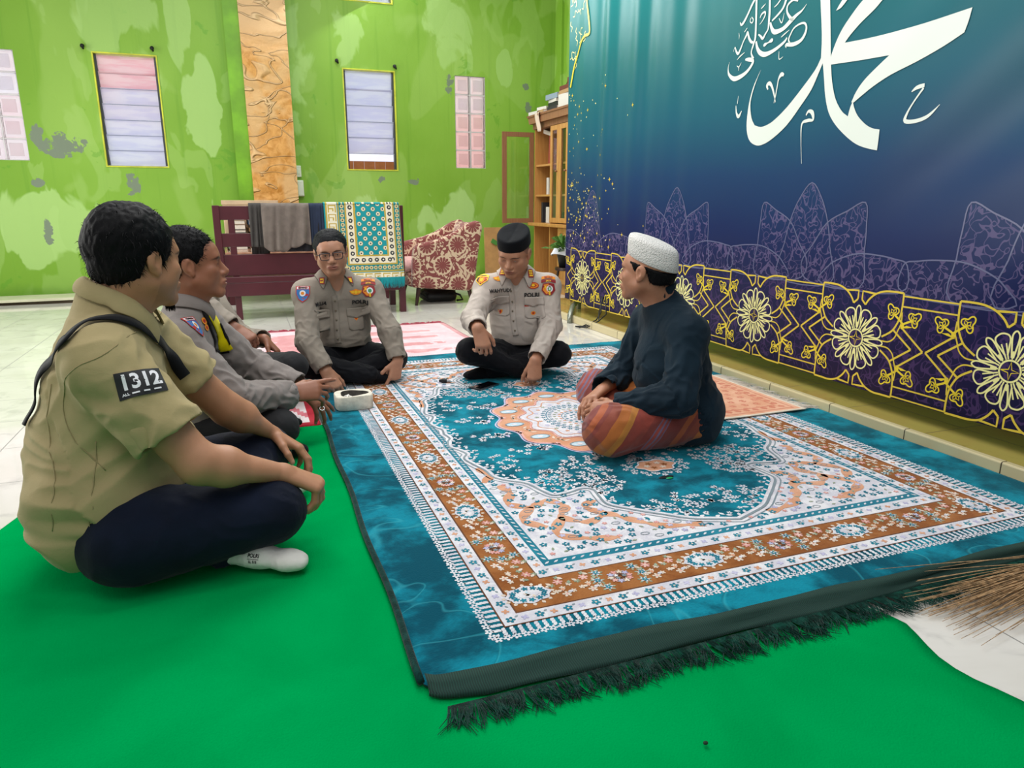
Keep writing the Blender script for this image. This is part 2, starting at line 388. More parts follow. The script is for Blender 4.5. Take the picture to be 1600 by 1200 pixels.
# wall boxes beside the column
M_WHITEP = mat('white_plastic', '#dfe3d8', 0.4, var=0.05)
b = MB(); b.box(0.602, WY-0.03, 1.225, 0.66, WY, 1.345, bev=0.006); b.box(0.615, WY-0.036, 1.255, 0.647, WY-0.029, 1.31, bev=0.003)
tag(b.build('light_switch', M_WHITEP), 'small white switch box on the green wall beside the stone column', 'switch')
b = MB(); b.box(0.604, WY-0.045, 1.02, 0.675, WY, 1.19, bev=0.006); b.box(0.612, WY-0.05, 1.03, 0.668, WY-0.044, 1.18, bev=0.004)
tag(b.build('junction_box', M_WHITEP), 'pale tall junction box under the switch beside the stone column', 'box')
# pipe at the corner
b = MB(); b.tube([(3.63, 8.1, 2.14), (3.63, 7.6, 2.58), (3.63, 7.1, 3.0)], 0.012)
tag(b.build('wall_pipe', mat('green_painted_pipe', '#3f6b1c', 0.5), smooth=True), 'thin dark green pipe slanting up the right-hand wall', 'pipe')
# boards lying on the floor at the far left
b = MB(); b.box(-2.5, 7.95, 0.03, -1.25, 8.33, 0.055, bev=0.003, rot=Euler((0, 0, R(3)))); b.box(-2.5, 7.99, 0.0, -1.3, 8.30, 0.028, 1)
tag(b.build('floor_board', [mat('pale_board', '#cfcdb0', 0.4, var=0.08), mat('dark_board_edge', '#4a3d28', 0.7)]), 'pale flat board lying on the floor along the far left wall', 'board')
# outlines of the printed lettering on the banner, metres along (y) and up (z) the cloth
ART = {'P1':[(2.944,2.116),(2.923,1.979),(2.904,1.864),(2.873,1.708),(2.864,1.608),(2.896,1.559),(2.979,1.485),(3.067,1.415),(3.15,1.365),(3.201,1.346),(3.255,1.339),(3.306,1.352),(3.337,1.392),(3.355,1.457),(3.348,1.508),(3.321,1.574),(3.29,1.626),(3.31,1.599),(3.345,1.543),(3.368,1.467),(3.375,1.378),(3.363,1.314),(3.332,1.271),(3.278,1.248),(3.223,1.25),(3.151,1.275),(3.055,1.33),(2.968,1.411),(2.907,1.475),(2.871,1.54),(2.847,1.59),(2.802,1.593),(2.817,1.697),(2.842,1.849),(2.862,1.963),(2.887,2.099)],'P2':[(2.859,1.611),(2.803,1.601),(2.796,1.566),(2.78,1.496),(2.746,1.416),(2.698,1.357),(2.656,1.329),(2.649,1.363),(2.637,1.391),(2.623,1.36),(2.597,1.324),(2.552,1.287),(2.511,1.266),(2.468,1.256),(2.467,1.21),(2.468,1.171),(2.527,1.184),(2.589,1.205),(2.655,1.244),(2.726,1.299),(2.778,1.358),(2.811,1.432),(2.831,1.511),(2.845,1.567)],'P3':[(2.803,1.569),(2.805,1.596),(2.78,1.66),(2.747,1.712),(2.694,1.765),(2.647,1.803),(2.566,1.851),(2.499,1.874),(2.451,1.842),(2.537,1.784),(2.578,1.753),(2.647,1.713),(2.7,1.674),(2.727,1.648),(2.607,1.642),(2.47,1.639),(2.304,1.64),(2.155,1.648),(2.108,1.651),(2.116,1.607),(2.127,1.57),(2.209,1.537),(2.321,1.502),(2.443,1.471),(2.529,1.438),(2.59,1.407),(2.632,1.384),(2.645,1.387),(2.623,1.43),(2.582,1.474),(2.514,1.52),(2.465,1.55),(2.547,1.554),(2.643,1.559)],'P4':[(2.797,1.794),(2.782,1.814),(2.747,1.848),(2.701,1.872),(2.725,1.836),(2.765,1.802)],'strokes':[[(3.564,1.708,0.001),(3.573,1.678,0.006),(3.562,1.643,0.015),(3.516,1.614,0.024),(3.461,1.616,0.023),(3.409,1.632,0.018),(3.373,1.658,0.016),(3.363,1.68,0.018),(3.397,1.692,0.02),(3.428,1.697,0.008)],[(3.361,1.689,0.016),(3.373,1.705,0.012),(3.382,1.726,0.009),(3.37,1.759,0.012),(3.358,1.792,0.014),(3.361,1.857,0.013),(3.368,1.935,0.014),(3.375,2.005,0.013),(3.381,2.051,0.012)],[(3.349,1.771,0.012),(3.335,1.737,0.018),(3.31,1.71,0.023),(3.271,1.695,0.024),(3.222,1.698,0.019),(3.171,1.711,0.016),(3.127,1.729,0.013),(3.112,1.744,0.008)],[(3.111,1.696,0.001),(3.113,1.711,0.015),(3.062,1.704,0.019),(3.014,1.711,0.017),(2.988,1.734,0.015),(2.981,1.764,0.011),(2.997,1.785,0.01),(3.03,1.788,0.009),(3.067,1.778,0.008),(3.088,1.754,0.008),(3.099,1.731,0.009),(3.085,1.712,0.007)],[(3.496,1.894,0.004),(3.484,1.879,0.012),(3.462,1.89,0.015),(3.433,1.923,0.012),(3.406,1.959,0.014),(3.383,1.984,0.013),(3.362,2.017,0.013)],[(3.401,1.899,0.005),(3.386,1.884,0.006),(3.394,1.87,0.006),(3.411,1.88,0.005),(3.407,1.896,0.006)],[(3.537,1.754,0.002),(3.525,1.776,0.004),(3.512,1.753,0.011),(3.493,1.738,0.014),(3.473,1.762,0.011),(3.456,1.791,0.008),(3.433,1.818,0.012),(3.425,1.832,0.01),(3.411,1.802,0.014),(3.392,1.779,0.014),(3.372,1.771,0.01)],[(3.452,1.837,0.005),(3.432,1.853,0.004)],[(3.335,1.802,0.007),(3.317,1.791,0.011),(3.297,1.776,0.014),(3.278,1.795,0.01),(3.262,1.811,0.009),(3.259,1.836,0.013),(3.26,1.892,0.015),(3.268,1.972,0.013),(3.272,2.017,0.013)],[(3.332,1.88,0.004),(3.322,1.895,0.009),(3.298,1.901,0.01),(3.293,1.885,0.009),(3.311,1.862,0.005),(3.331,1.849,0.003)],[(3.248,1.841,0.011),(3.231,1.808,0.019),(3.205,1.788,0.023),(3.147,1.791,0.02),(3.099,1.814,0.023),(3.058,1.833,0.016),(3.022,1.846,0.009),(2.993,1.868,0.001)],[(3.056,1.896,0.008),(3.09,1.908,0.011),(3.122,1.897,0.01),(3.131,1.878,0.01),(3.122,1.854,0.012),(3.096,1.827,0.016),(3.077,1.816,0.018)],[(3.236,1.846,0.008),(3.197,1.864,0.011),(3.16,1.888,0.012),(3.142,1.923,0.015),(3.136,1.961,0.013)],[(3.227,1.907,0.004),(3.204,1.916,0.007),(3.178,1.936,0.007)],[(3.287,1.738,0.008),(3.277,1.742,0.017),(3.253,1.747,0.006),(3.227,1.753,0.019),(3.215,1.753,0.008)],[(3.5,1.707,0.002),(3.474,1.721,0.007),(3.439,1.734,0.003)],[(3.497,1.677,0.003),(3.479,1.665,0.007),(3.479,1.649,0.002)],[(3.481,1.663,0.005),(3.46,1.687,0.003)],[(3.163,1.691,0.002),(3.157,1.653,0.005),(3.13,1.659,0.003)],[(3.183,1.846,0.004),(3.16,1.821,0.006),(3.148,1.862,0.002)],[(3.5,1.843,0.002),(3.495,1.826,0.004),(3.496,1.81,0.001)],[(3.156,1.754,0.004),(3.132,1.764,0.007),(3.1,1.776,0.002)],[(3.33,1.923,0.003),(3.314,1.93,0.007),(3.296,1.939,0.002)],[(3.223,1.519,0.008),(3.232,1.539,0.016),(3.215,1.548,0.019),(3.194,1.53,0.014),(3.174,1.493,0.01),(3.156,1.449,0.003)],[(3.111,1.571,0.012),(3.129,1.577,0.021),(3.147,1.559,0.01),(3.152,1.532,0.007),(3.16,1.48,0.007),(3.168,1.446,0.003)],[(2.925,1.138,0.002),(2.944,1.246,0.004),(2.949,1.324,0.01),(2.91,1.337,0.016),(2.876,1.337,0.011),(2.886,1.37,0.02),(2.911,1.379,0.013),(2.926,1.362,0.007)],[(2.271,1.406,0.015),(2.305,1.402,0.015),(2.329,1.389,0.004)],[(2.274,1.396,0.009),(2.312,1.348,0.007),(2.337,1.307,0.01),(2.341,1.278,0.016),(2.292,1.273,0.015),(2.237,1.286,0.013),(2.189,1.324,0.002)],[(3.464,1.519,0.002),(3.468,1.479,0.005)],[(3.479,1.471,0.004),(3.471,1.434,0.011),(3.45,1.411,0.019),(3.426,1.438,0.004)]]}
# ================================================================ furniture at the back
def wood(name, c1, c2, rough=0.4, scale=(2, 2, 14), rot=(0, 0, 0)):
    t = NT(name); v = t.coord('Object', scale=scale, rot=rot)
    w = t.node('ShaderNodeTexWave', {'Vector': v, 'Scale': 1.3, 'Distortion': 6.0, 'Detail': 3.0, 'Detail Scale': 1.5}).outputs[1]
    n = t.noise(v, 3, 5, 0.6)
    t.col(t.mix(t.math('MULTIPLY', t.math('ADD', w, n), 0.5), c1, c2)); t.set(Roughness=rough)
    return t.m
M_BENCH = mat('maroon_painted_wood', '#4c1e26', 0.3, var=.12, vscale=5)
M_TABLE = wood('glossy_brown_table_wood', '#9a6a55', '#b98d74', 0.15, (2, 9, 2))
M_CAB = wood('honey_pine', '#b5793a', '#d2a05c', 0.35, (14, 14, 2))
M_CABD = wood('weathered_brown_wood', '#7d5236', '#9c6f4c', 0.5, (14, 14, 2))
M_DARKWOOD = wood('dark_walnut_leg', '#2c1a14', '#3d251c', 0.35)
M_PAPER = mat('book_pages', '#ddd3c4', 0.8, var=0.06, vscale=40)
# ---- bench, its back towards the room
BX0, BX1, BY = -0.215, 1.325, 6.30
t = thing('wooden_bench', 'long dark maroon wooden bench with slatted back, draped with clothes', 'bench', (0.55, BY+0.25, 0))
for nm, z0, z1, y in (('top_rail', .815, .925, BY), ('middle_rail', .60, .71, BY), ('lower_rail', .365, .54, BY)):
    b = MB(); b.box(BX0+0.03, y, z0, BX1-0.03, y+0.028, z1, bev=0.005); b.build(nm, M_BENCH, t)
b = MB(); b.box(BX0+0.02, BY-0.03, .31, BX1-0.02, BY+0.52, .36, bev=0.006); b.build('seat', M_BENCH, t)
b = MB(); b.box(BX0+0.05, BY-0.025, .20, BX1-0.05, BY+0.005, .31, bev=0.004); b.build('apron', M_BENCH, t)
for x in (BX0, BX1-0.055):
    b = MB(); b.box(x, BY-0.012, 0, x+0.055, BY+0.045, .93, bev=0.005); b.build('leg', M_BENCH, t)
    b = MB(); b.box(x, BY+0.46, 0, x+0.055, BY+0.515, .58, bev=0.005); b.build('leg', M_BENCH, t)
    b = MB(); b.box(x-0.005, BY+0.03, .56, x+0.06, BY+0.53, .60, bev=0.008); b.build('armrest', M_BENCH, t)
for x in (BX0+0.11, BX1-0.25):
    b = MB(); b.box(x, BY+0.002, .0, x+0.05, BY+0.03, .86, bev=0.004); b.build('back_post', M_BENCH, t)
# ---- low table behind
t = thing('low_table', 'low brown varnished table behind the maroon bench', 'table', (0.6, 7.75, 0))
b = MB(); b.box(-0.25, 7.2, .46, 1.45, 8.3, .50, bev=0.008); b.build('tabletop', M_TABLE, t)
b = MB(); b.box(-0.15, 7.28, .35, 1.35, 7.31, .46); b.build('apron', M_BENCH, t); b = MB(); b.box(-0.15, 8.09, .35, 1.35, 8.12, .46); b.build('apron', M_BENCH, t)
for x in (-0.18, 1.32):
    for y in (7.26, 8.08):
        b = MB(); b.box(x, y, 0, x+0.06, y+0.06, .46, bev=0.004); b.build('leg', M_BENCH, t)
# books in two stacks
random.seed(5)
def book(x, y, z, w, d, h, rot, cover, label, cat='book', group=None, rx=0.0):
    t = MB(); t.xf = Matrix.Translation((x, y, z)) @ Euler((rx, 0, rot)).to_matrix().to_4x4()
    t.box(-w/2, -d/2, 0, w/2, d/2, h*0.1, 1); t.box(-w/2, -d/2, h*0.9, w/2, d/2, h, 1); t.box(-w/2, -d/2, h*0.1, -w/2+0.004, d/2, h*0.9, 1)
    t.box(-w/2+0.004, -d/2+0.004, h*0.1, w/2-0.005, d/2-0.004, h*0.9, 0)
    return tag(t.build('book', [M_PAPER, cover]), label, cat, group)
covs = [mat('cover_grey', '#777069', 0.6), mat('cover_white', '#d8d4cb', 0.5), mat('cover_dark', '#2b2a2e', 0.6), mat('cover_tan', '#b08d62', 0.6), mat('cover_blue', '#33506e', 0.6)]
heights = [.03, .045, .035, .05, .03, .05, .04, .035]
words = ['lowest', 'second from the bottom', 'third from the bottom', 'fourth from the bottom', 'fourth from the top', 'third from the top', 'second from the top', 'topmost']
for s_, (sx, sr, nm) in enumerate(((-0.045, 0.0, 'left'), (0.135, 0.12, 'right'))):
    z = .50
    for k in range(8):
        h = heights[(k+s_*3) % 8]
        book(sx+random.uniform(-.01, .01), 7.8+random.uniform(-.01, .01), z, .155, .22, h, sr+random.uniform(-.05, .05), covs[(k*3+s_) % 5] if k < 7 else covs[1],
             'book in the %s white stack seen through the bench back, %s' % (nm, words[k]), group='stacked books on the low table'); z += h+0.0005
b = MB(); b.box(-0.17, 7.95, .50, .36, 8.2, .955, 0, bev=0.008); b.box(-0.18, 7.94, .93, .37, 8.21, .975, 0, bev=0.006)
tag(b.build('carton_box', mat('beige_cardboard', '#c8ac8c', 0.8, var=0.1)), 'tall beige carton standing on the low table before the stone column', 'box')
b = MB(); b.lathe([(0.0, 0), (.05, 0), (.055, .008), (.09, .045), (.095, .05), (.088, .048), (.05, .012), (0, .01)], (0.14, 7.28, .5005), 28)
tag(b.build('bowl', mat('brown_glazed_bowl', '#57301c', 0.15), smooth=True), 'small brown glazed bowl on the low table behind the bench', 'bowl')
M_CLEAR = NT('clear_glass'); M_CLEAR.col((1, 1, 1, 1)); M_CLEAR.set(Roughness=0.03, Transmission_Weight=1.0, IOR=1.45); M_CLEAR = M_CLEAR.m
for k, (x, l) in enumerate(((-0.12, 'drinking glass at the left end of the low table, nearest the bowl'), (0.50, 'leftmost of the three drinking glasses under the hung jacket'), (0.60, 'middle one of the three drinking glasses under the hung jacket'), (0.72, 'rightmost of the three drinking glasses under the hung jacket'))):
    b = MB(); b.lathe([(0.0, 0), (.026, 0), (.033, .085), (.031, .085), (.024, .006), (0, .006)], (x, 7.27+0.02*(k % 2), .5005), 20)
    tag(b.build('drinking_glass', M_CLEAR, smooth=True), l, 'glass', 'drinking glasses on the low table')

# ---- cloth hung over the bench back
def drape(name, x0, x1, zf, zb, mats, label, cat, fold=0.012, seed=0, ytop=None, edge=None, nu=60, nv=50, taper=0.0, ztop=.935, thick=0.004, mi=None, group=None, yofs=0.0, bottom=None):
    """a cloth over the top rail: the front fall reaches zf, the back fall zb"""
    rnd = random.Random(seed); ph = [rnd.uniform(0, 6.28) for _ in range(8)]
    Lf, Lb, Lt = ztop-zf, ztop-zb, 0.05
    vs, fs = [], []
    for j in range(nv+1):
        s = j/nv*(Lf+Lt+Lb)
        for i in range(nu+1):
            u = i/nu
            if s < Lf: k = 1-s/Lf; z = zf+s; y = BY-0.014-yofs; amp = (1-s/Lf)
            elif s < Lf+Lt: a = (s-Lf)/Lt*PI; z = ztop+math.sin(a)*0.012; y = BY+0.014-math.cos(a)*(0.028+yofs); amp = 0.0
            else: k = (s-Lf-Lt)/Lb; z = ztop-(s-Lf-Lt); y = BY+0.042+yofs; amp = k
            x = x0+(x1-x0)*u+(u-0.5)*taper*amp
            f = fold*(0.25+amp)*(math.sin(u*9+ph[0]+amp*1.5)*.5+math.sin(u*17+ph[1])*.3+math.sin(u*29+ph[2]+amp*2)*.2)
            if s < Lf: y -= abs(f)*1.2+0.35*fold*amp
            else: y += abs(f)*0.4
            if bottom and s < Lf*0.5: z += bottom(u)*(1-s/(Lf*0.5))
            vs.append((x, y, z))
    m = nu+1
    for j in range(nv):
        for i in range(nu): fs.append((j*m+i, j*m+i+1, (j+1)*m+i+1, (j+1)*m+i))
    o = mesh_obj(name, vs, fs, mats, smooth=True)
    md = o.modifiers.new('solid', 'SOLIDIFY'); md.thickness = thick; md.offset = 0
    return tag(o, label, cat, group)
M_JACK = mat('grey_brown_uniform_cloth', '#6a6058', 0.8, var=0.12, vscale=20, bump=0.2, bscale=200)
M_JACK2 = mat('charcoal_cloth', '#3c3936', 0.85, var=0.1, vscale=20)
M_NAVY = mat('navy_cloth', '#1d2a42', 0.85, var=0.1, vscale=20)
drape('hung_trousers', 0.06, 0.20, .60, .5, M_JACK2, 'charcoal trousers folded over the bench back, leftmost of the hung clothes', 'trousers', 0.025, 1, yofs=0.002)
drape('hung_jacket', 0.155, 0.53, .60, .55, M_JACK, 'grey brown uniform jacket folded over the bench back', 'jacket', 0.034, 2, yofs=0.030, bottom=lambda u: -0.03*math.sin(u*5)-.02*abs(math.sin(u*11)))
drape('hung_sweater', 0.33, 0.62, .555, .6, mat('black_knit', '#1b1b20', 0.95), 'black garment hanging lowest behind the grey brown jacket on the bench', 'garment', 0.02, 3, yofs=0.006)
drape('hung_track_jacket', 0.51, 0.645, .62, .6, M_NAVY, 'navy jacket with pale piping, hung at the right of the grey brown jacket', 'jacket', 0.02, 4, yofs=0.010)

# ---- prayer rug over the bench back: cloth plus printed bands, all one woven mesh
def prayer_rug():
    x0, x1, zf, ztop = 0.65, 1.29, .315, .94
    pal = [mat('rug_teal', '#0f8f96', 0.9), mat('rug_sand', '#cfc08a', 0.9), mat('rug_ochre', '#b8a040', 0.9), mat('rug_dark', '#2c2f38', 0.9), mat('rug_cream', '#e4ddc4', 0.9), mat('rug_teal_dark', '#0d7f86', 0.9), mat('rug_brown', '#7c5a24', .9)]
    nu, nv = 190, 190
    W, L = x1-x0, ztop-zf
    def surf(u, v, e=0.0):   # u 0..1 across, v metres down from the rail
        flare = 0.04*v/L
        x = x0+W*u+flare*W*(u-0.0)*0.75+0.0; z = ztop-v
        f = 0.010*(0.2+v/L)*(math.sin(u*8+1)+0.5*math.sin(u*15+2))
        return (x, BY-0.022-abs(f)-0.03*v/L-e, z)
    FX0, FX1, FZ = .258, .505, .425            # the dotted field inside its borders
    def color(u, v):
        a = u*W; dl, dr, db = FX0-a, a-FX1, v-FZ
        m = max(dl, dr, db)
        q = v if max(dl, dr) > db else a
        if m > .243: return 0 if dl > .243 else 1
        if m > .232: return 2
        if m > .150:                            # greek key
            k = (q % 0.075)/0.075; r = (m-.150)/.082
            g = (0.10 < k < 0.90 and (0.10 < r < 0.20 or 0.80 < r < 0.90)) or (0.10 < k < 0.20 and .10 < r < 0.90) or (0.45 < k < 0.55 and 0.35 < r < 0.90) or (0.45 < k < 0.78 and 0.35 < r < 0.45)
            return 2 if g else 4
        if m > .143: return 5
        if m > .132: return 2
        if m > .086:
            k = ((q % 0.038)/0.038-0.5)*.038; dd = math.hypot(k, m-.109)
            return 3 if dd < .006 else (1 if dd < .016 else 5)
        if m > .072: return 2
        if m > .014:
            k = ((q % 0.055)/0.055-0.5)*0.055; dd = math.hypot(k, m-.043)
            return 4 if dd < 0.007 else (3 if dd < 0.018 else 4)
        if m > 0: return 2
        s = 0.082; i = round(a/(s*0.5)); y_ = v+(s*0.5 if i % 2 else 0)
        dx = a-i*s*0.5; dy = (y_ % s)-s/2; dd = math.hypot(dx, dy)
        return 3 if dd < 0.007 else (4 if dd < 0.015 else (2 if dd < 0.018 else 0))
    vs, fs, mi = [], [], []
    for j in range(nv+1):
        for i in range(nu+1): vs.append(surf(i/nu, j/nv*L))
    for j in range(nv):
        for i in range(nu):
            k = j*(nu+1)+i; fs.append((k, k+1, k+nu+2, k+nu+1)); mi.append(color((i+.5)/nu, (j+.5)/nv*L))
    # over the rail and down behind
    base = len(vs)
    for j in range(9):
        a = j/8*PI if j < 7 else PI
        for i in range(nu+1):
            u = i/nu; z = ztop+math.sin(a)*0.012-(0.25 if j == 8 else 0.0); vs.append((x0+W*u, BY+0.014-math.cos(a)*0.037, z))
    for j in range(8):
        for i in range(nu):
            k = base+j*(nu+1)+i; fs.append((k, k+1, k+nu+2, k+nu+1)); mi.append(color((i+.5)/nu, 0.3))
    o = mesh_obj('prayer_rug', vs, fs, pal, smooth=True, mi=mi)
    md = o.modifiers.new('solid', 'SOLIDIFY'); md.thickness = 0.004; md.offset = 1
    tag(o, 'teal and gold prayer rug with dotted centre, hung over the bench back', 'prayer rug')
    b = MB(); rnd = random.Random(3)
    for i in range(270):
        u = i/269; p = Vector(surf(u, L)); l = 0.085*rnd.uniform(.8, 1.1)
        b.tube([p+Vector((0, 0.002, 0.006)), p+Vector((rnd.uniform(-.003, .003), -0.003, -l*.5)), p+Vector((rnd.uniform(-.008, .008), -0.004+rnd.uniform(-.004, .004), -l))], [.0022, .002, .001], 5)
    f = b.build('fringe', pal[0], o); f['kind'] = 'stuff'
prayer_rug()

# ---- armchair in red and cream damask, seen from its right side
def damask():
    t = NT('red_cream_damask'); v = t.coord('Object')
    sp = t.node('ShaderNodeSeparateXYZ', {0: v}); s = t.math('SUBTRACT', sp.outputs[0], t.math('MULTIPLY', sp.outputs[1], 0.9)); z = sp.outputs[2]
    P = 0.30
    def cell(ox, oz):
        a = t.math('SUBTRACT', t.math('FRACT', t.math('ADD', t.math('DIVIDE', s, P), ox)), 0.5); c = t.math('SUBTRACT', t.math('FRACT', t.math('ADD', t.math('DIVIDE', z, P*1.25), oz)), 0.5)
        x = t.math('MULTIPLY', a, P); y = t.math('MULTIPLY', c, P*1.25)
        r = t.math('SQRT', t.math('ADD', t.math('MULTIPLY', x, x), t.math('MULTIPLY', y, y))); an = t.math('ARCTAN2', x, y)
        lob = t.math('ADD', 1.0, t.math('MULTIPLY', t.math('ABSOLUTE', t.math('SINE', t.math('MULTIPLY', an, 6.5))), 0.30))
        rad = t.math('DIVIDE', r, lob)
        body = t.math('LESS_THAN', rad, 0.060)
        gaps = t.math('MULTIPLY', t.math('GREATER_THAN', t.math('COSINE', t.math('MULTIPLY', an, 13.0)), 0.93), t.math('GREATER_THAN', r, 0.034))
        return t.math('MULTIPLY', body, t.math('SUBTRACT', 1.0, gaps)), r
    m1, r1 = cell(0, 0); m2, r2 = cell(.5, .5)
    n = t.noise(v, 11, 2, 0.5, 1.6); sc = t.math('LESS_THAN', t.math('ABSOLUTE', t.math('SUBTRACT', n, 0.5)), 0.085)
    rmin = t.math('MINIMUM', r1, r2); zone = t.math('GREATER_THAN', rmin, 0.092)
    m = t.math('MAXIMUM', t.math('MAXIMUM', m1, m2), t.math('MULTIPLY', sc, zone))
    n2 = t.noise(v, 70, 2)
    t.col(t.mix(m, t.mix(n2, '#cdb092', '#dcc4a8'), t.mix(n2, '#7a3a38', '#8d4844'))); t.set(Roughness=0.85, Sheen_Weight=0.3)
    t.bump(t.math('ADD', m, t.math('MULTIPLY', n2, 0.3)), 0.2, 0.004)
    return t.m
M_DAM = damask()
CX, CY = 1.80, 6.95
t = thing('armchair', 'wing armchair in red and cream damask on dark tapered legs', 'armchair', (CX, CY, 0))
# side panels: outline in (x, z), the high back at the right
side = [(1.46, .17), (2.02, .12), (2.08, .14), (2.10, .35), (2.14, .60), (2.165, .72), (2.15, .775), (2.10, .785), (2.03, .765), (1.95, .72), (1.85, .665), (1.73, .62), (1.62, .595), (1.53, .575), (1.49, .545), (1.475, .48), (1.465, .30)]
for y0 in (6.62, 7.20):
    b = MB(); b.prism(side, 'y', y0, y0+0.09)
    o = b.build('side_panel', M_DAM, t, smooth=True, angle=50); bevel(o, 0.03, 4)
back = [(1.94, .20), (2.06, .16), (2.10, .40), (2.145, .66), (2.15, .74), (2.10, .77), (2.05, .75), (2.0, .60), (1.95, .40)]
b = MB(); b.prism(back, 'y', 6.70, 7.21); o = b.build('backrest', M_DAM, t, smooth=True, angle=50); bevel(o, 0.02, 3)
b = MB(); b.box(1.44, 6.71, .17, 1.98, 7.20, .31, bev=0.03); b.build('seat_base', M_DAM, t, smooth=True, angle=50)
b = MB(); b.box(1.40, 6.72, .31, 1.96, 7.19, .43, bev=0.05); b.build('seat_cushion', mat('pink_seat_fabric', '#d8a8a4', 0.9, var=0.12, vscale=30), t, smooth=True, angle=60)
for x, y, dx in ((1.53, 6.66, -.035), (2.02, 6.66, .03), (1.53, 7.24, -.035), (2.02, 7.24, .03)):
    b = MB(); b.tube([(x, y, .17), (x+dx, y+(-.02 if y < 7 else .02), 0)], [.024, .014], 12); b.build('leg', M_DARKWOOD, t, smooth=True, angle=60)
# black bag beneath
b = MB()
b.box(1.62, 6.78, 0.0, 1.95, 7.12, .115, bev=0.05)
b.tube([(1.66, 6.8, .09), (1.60, 6.76, .12), (1.57, 6.78, .10), (1.66, 6.80, .03)], .008, 6); b.tube([(1.9, 6.79, .09), (1.96, 6.74, .07), (1.99, 6.76, .02), (1.93, 6.77, .015)], .01, 6)
tag(b.build('bag', mat('black_nylon', '#0d0e10', 0.5, bump=0.5, bscale=25), smooth=True, angle=60), 'black bag pushed under the damask armchair', 'bag')

# ---- display cabinet against the right wall
FX = 3.12
t = thing('display_cabinet', 'honey pine display cabinet with glazed upper doors, leftmost door open', 'cabinet', (3.35, 7.1, 0))
Y0, Y1 = 6.30, 7.72
b = MB()
b.box(FX+0.02, Y0, .08, 3.62, Y0+0.025, .70); b.box(FX+0.02, Y1-0.025, .08, 3.62, Y1, .70); b.box(3.6, Y0, .08, 3.625, Y1, 1.78)
b.box(FX+0.02, Y0, .08, 3.62, Y1, .11); b.box(FX+0.03, Y0+.02, 0.0, 3.6, Y1-.02, .08, 0)
for y in (6.77, 7.24): b.box(FX+0.01, y, .11, 3.6, y+0.02, .70)
b.build('lower_body', M_CAB, t)
b = MB(); b.box(FX-0.05, Y0-0.03, .70, 3.63, Y1+0.03, .735, bev=0.006); b.build('counter', M_CAB, t)
b = MB()
b.box(FX+0.02, Y0, .735, 3.6, Y0+0.022, 1.78); b.box(FX+0.02, Y1-0.022, .735, 3.6, Y1, 1.78)
for y in (6.77, 7.24): b.box(FX+0.02, y, .735, 3.6, y+0.02, 1.78)
b.build('upper_body', M_CAB, t)
b = MB(); b.box(3.595, Y0+.02, .74, 3.6, Y1-.02, 1.75); b.build('lining', mat('maroon_lining', '#5a1a2c', 0.8), t)
for z in (1.02, 1.34):
    b = MB(); b.box(FX+0.03, Y0+.02, z, 3.59, Y1-.02, z+0.02); b.build('shelf', M_CAB, t)
b = MB(); b.box(FX, Y0-0.01, 1.735, 3.62, Y1+0.01, 1.79); b.prism([(Y0-.02, 1.79), (Y1+.02, 1.79), (Y1+.06, 1.86), (Y0-.06, 1.86)], 'x', FX-0.04, 3.62); b.box(FX-0.05, Y0-.06, 1.86, 3.63, Y1+.07, 1.88)
b.build('cornice', M_CABD, t)
def cab_door(y0, y1, z0, z1, x, m=M_CAB, glass=True):
    b = MB(); w = 0.05
    b.box(x-0.022, y0, z0, x, y0+w, z1, bev=.003); b.box(x-0.022, y1-w, z0, x, y1, z1, bev=.003); b.box(x-0.022, y0+w, z0, x, y1-w, z0+w, bev=.003); b.box(x-0.022, y0+w, z1-w, x, y1-w, z1, bev=.003)
    d = b.build('door', m, t)
    b = MB(); b.box(x-0.012, y0+w, z0+w, x-0.008, y1-w, z1-w)
    b.build('glass_pane' if glass else 'door_panel', M_CLEAR if glass else M_CAB, d)
    return d
for y0, y1 in ((6.32, 6.54), (6.545, 6.765), (6.79, 7.01), (7.015, 7.235)):
    d = cab_door(y0, y1, .745, 1.73, FX+0.02)
    b = MB(); b.tube([(FX-.002, y0+.025, 1.27), (FX-.03, y0+.025, 1.27)], [.006, .011], 10); b.build('knob', M_CABD, d, smooth=True)
for y0, y1 in ((6.32, 6.54), (6.545, 6.765), (6.79, 7.01)): cab_door(y0, y1, .115, .695, FX+0.02, glass=False)
# the open door, hinged at the far end and swung into the room
b = MB(); w = 0.05; x0, x1, yy = 2.765, 3.14, 7.74
frame(b, x0, x1, .73, 1.71, w, yy, yy+0.022)
d = b.build('door', M_CABD, t); d['label'] = 'open weathered brown glazed door'
b = MB(); b.box(x0+w, yy+.009, .73+w, x1-w, yy+.012, 1.71-w); b.build('glass_pane', M_CLEAR, d)
# things in and on the cabinet
def vbook(x, y, z, w, d, h, rot, cover, label, group, lean=0.0):
    t_ = MB(); t_.xf = Matrix.Translation((x, y, z)) @ Euler((lean, 0, rot)).to_matrix().to_4x4()
    t_.box(-d/2, -w/2, 0, d/2, -w/2+.003, h, 1); t_.box(-d/2, w/2-.003, 0, d/2, w/2, h, 1); t_.box(-d/2, -w/2, 0, -d/2+.003, w/2, h, 1); t_.box(-d/2+.003, -w/2+.003, .004, d/2-.004, w/2-.003, h-.004, 0)
    return tag(t_.build('book', [M_PAPER, cover]), label, 'book', group)
G = 'books and boxes inside the display cabinet'
vbook(3.32, 7.50, 1.36, .05, .2, .30, 0, mat('cover_rust', '#a04a3a', .6), 'rust red book leaning on the top shelf behind the open door', G, 0.08)
vbook(3.32, 7.40, 1.36, .03, .2, .33, 0, covs[1], 'tall white book on the top shelf of the display cabinet', G, 0.05)
vbook(3.30, 7.48, 1.04, .07, .2, .18, 0, covs[1], 'white book standing on the middle shelf behind the open door', G)
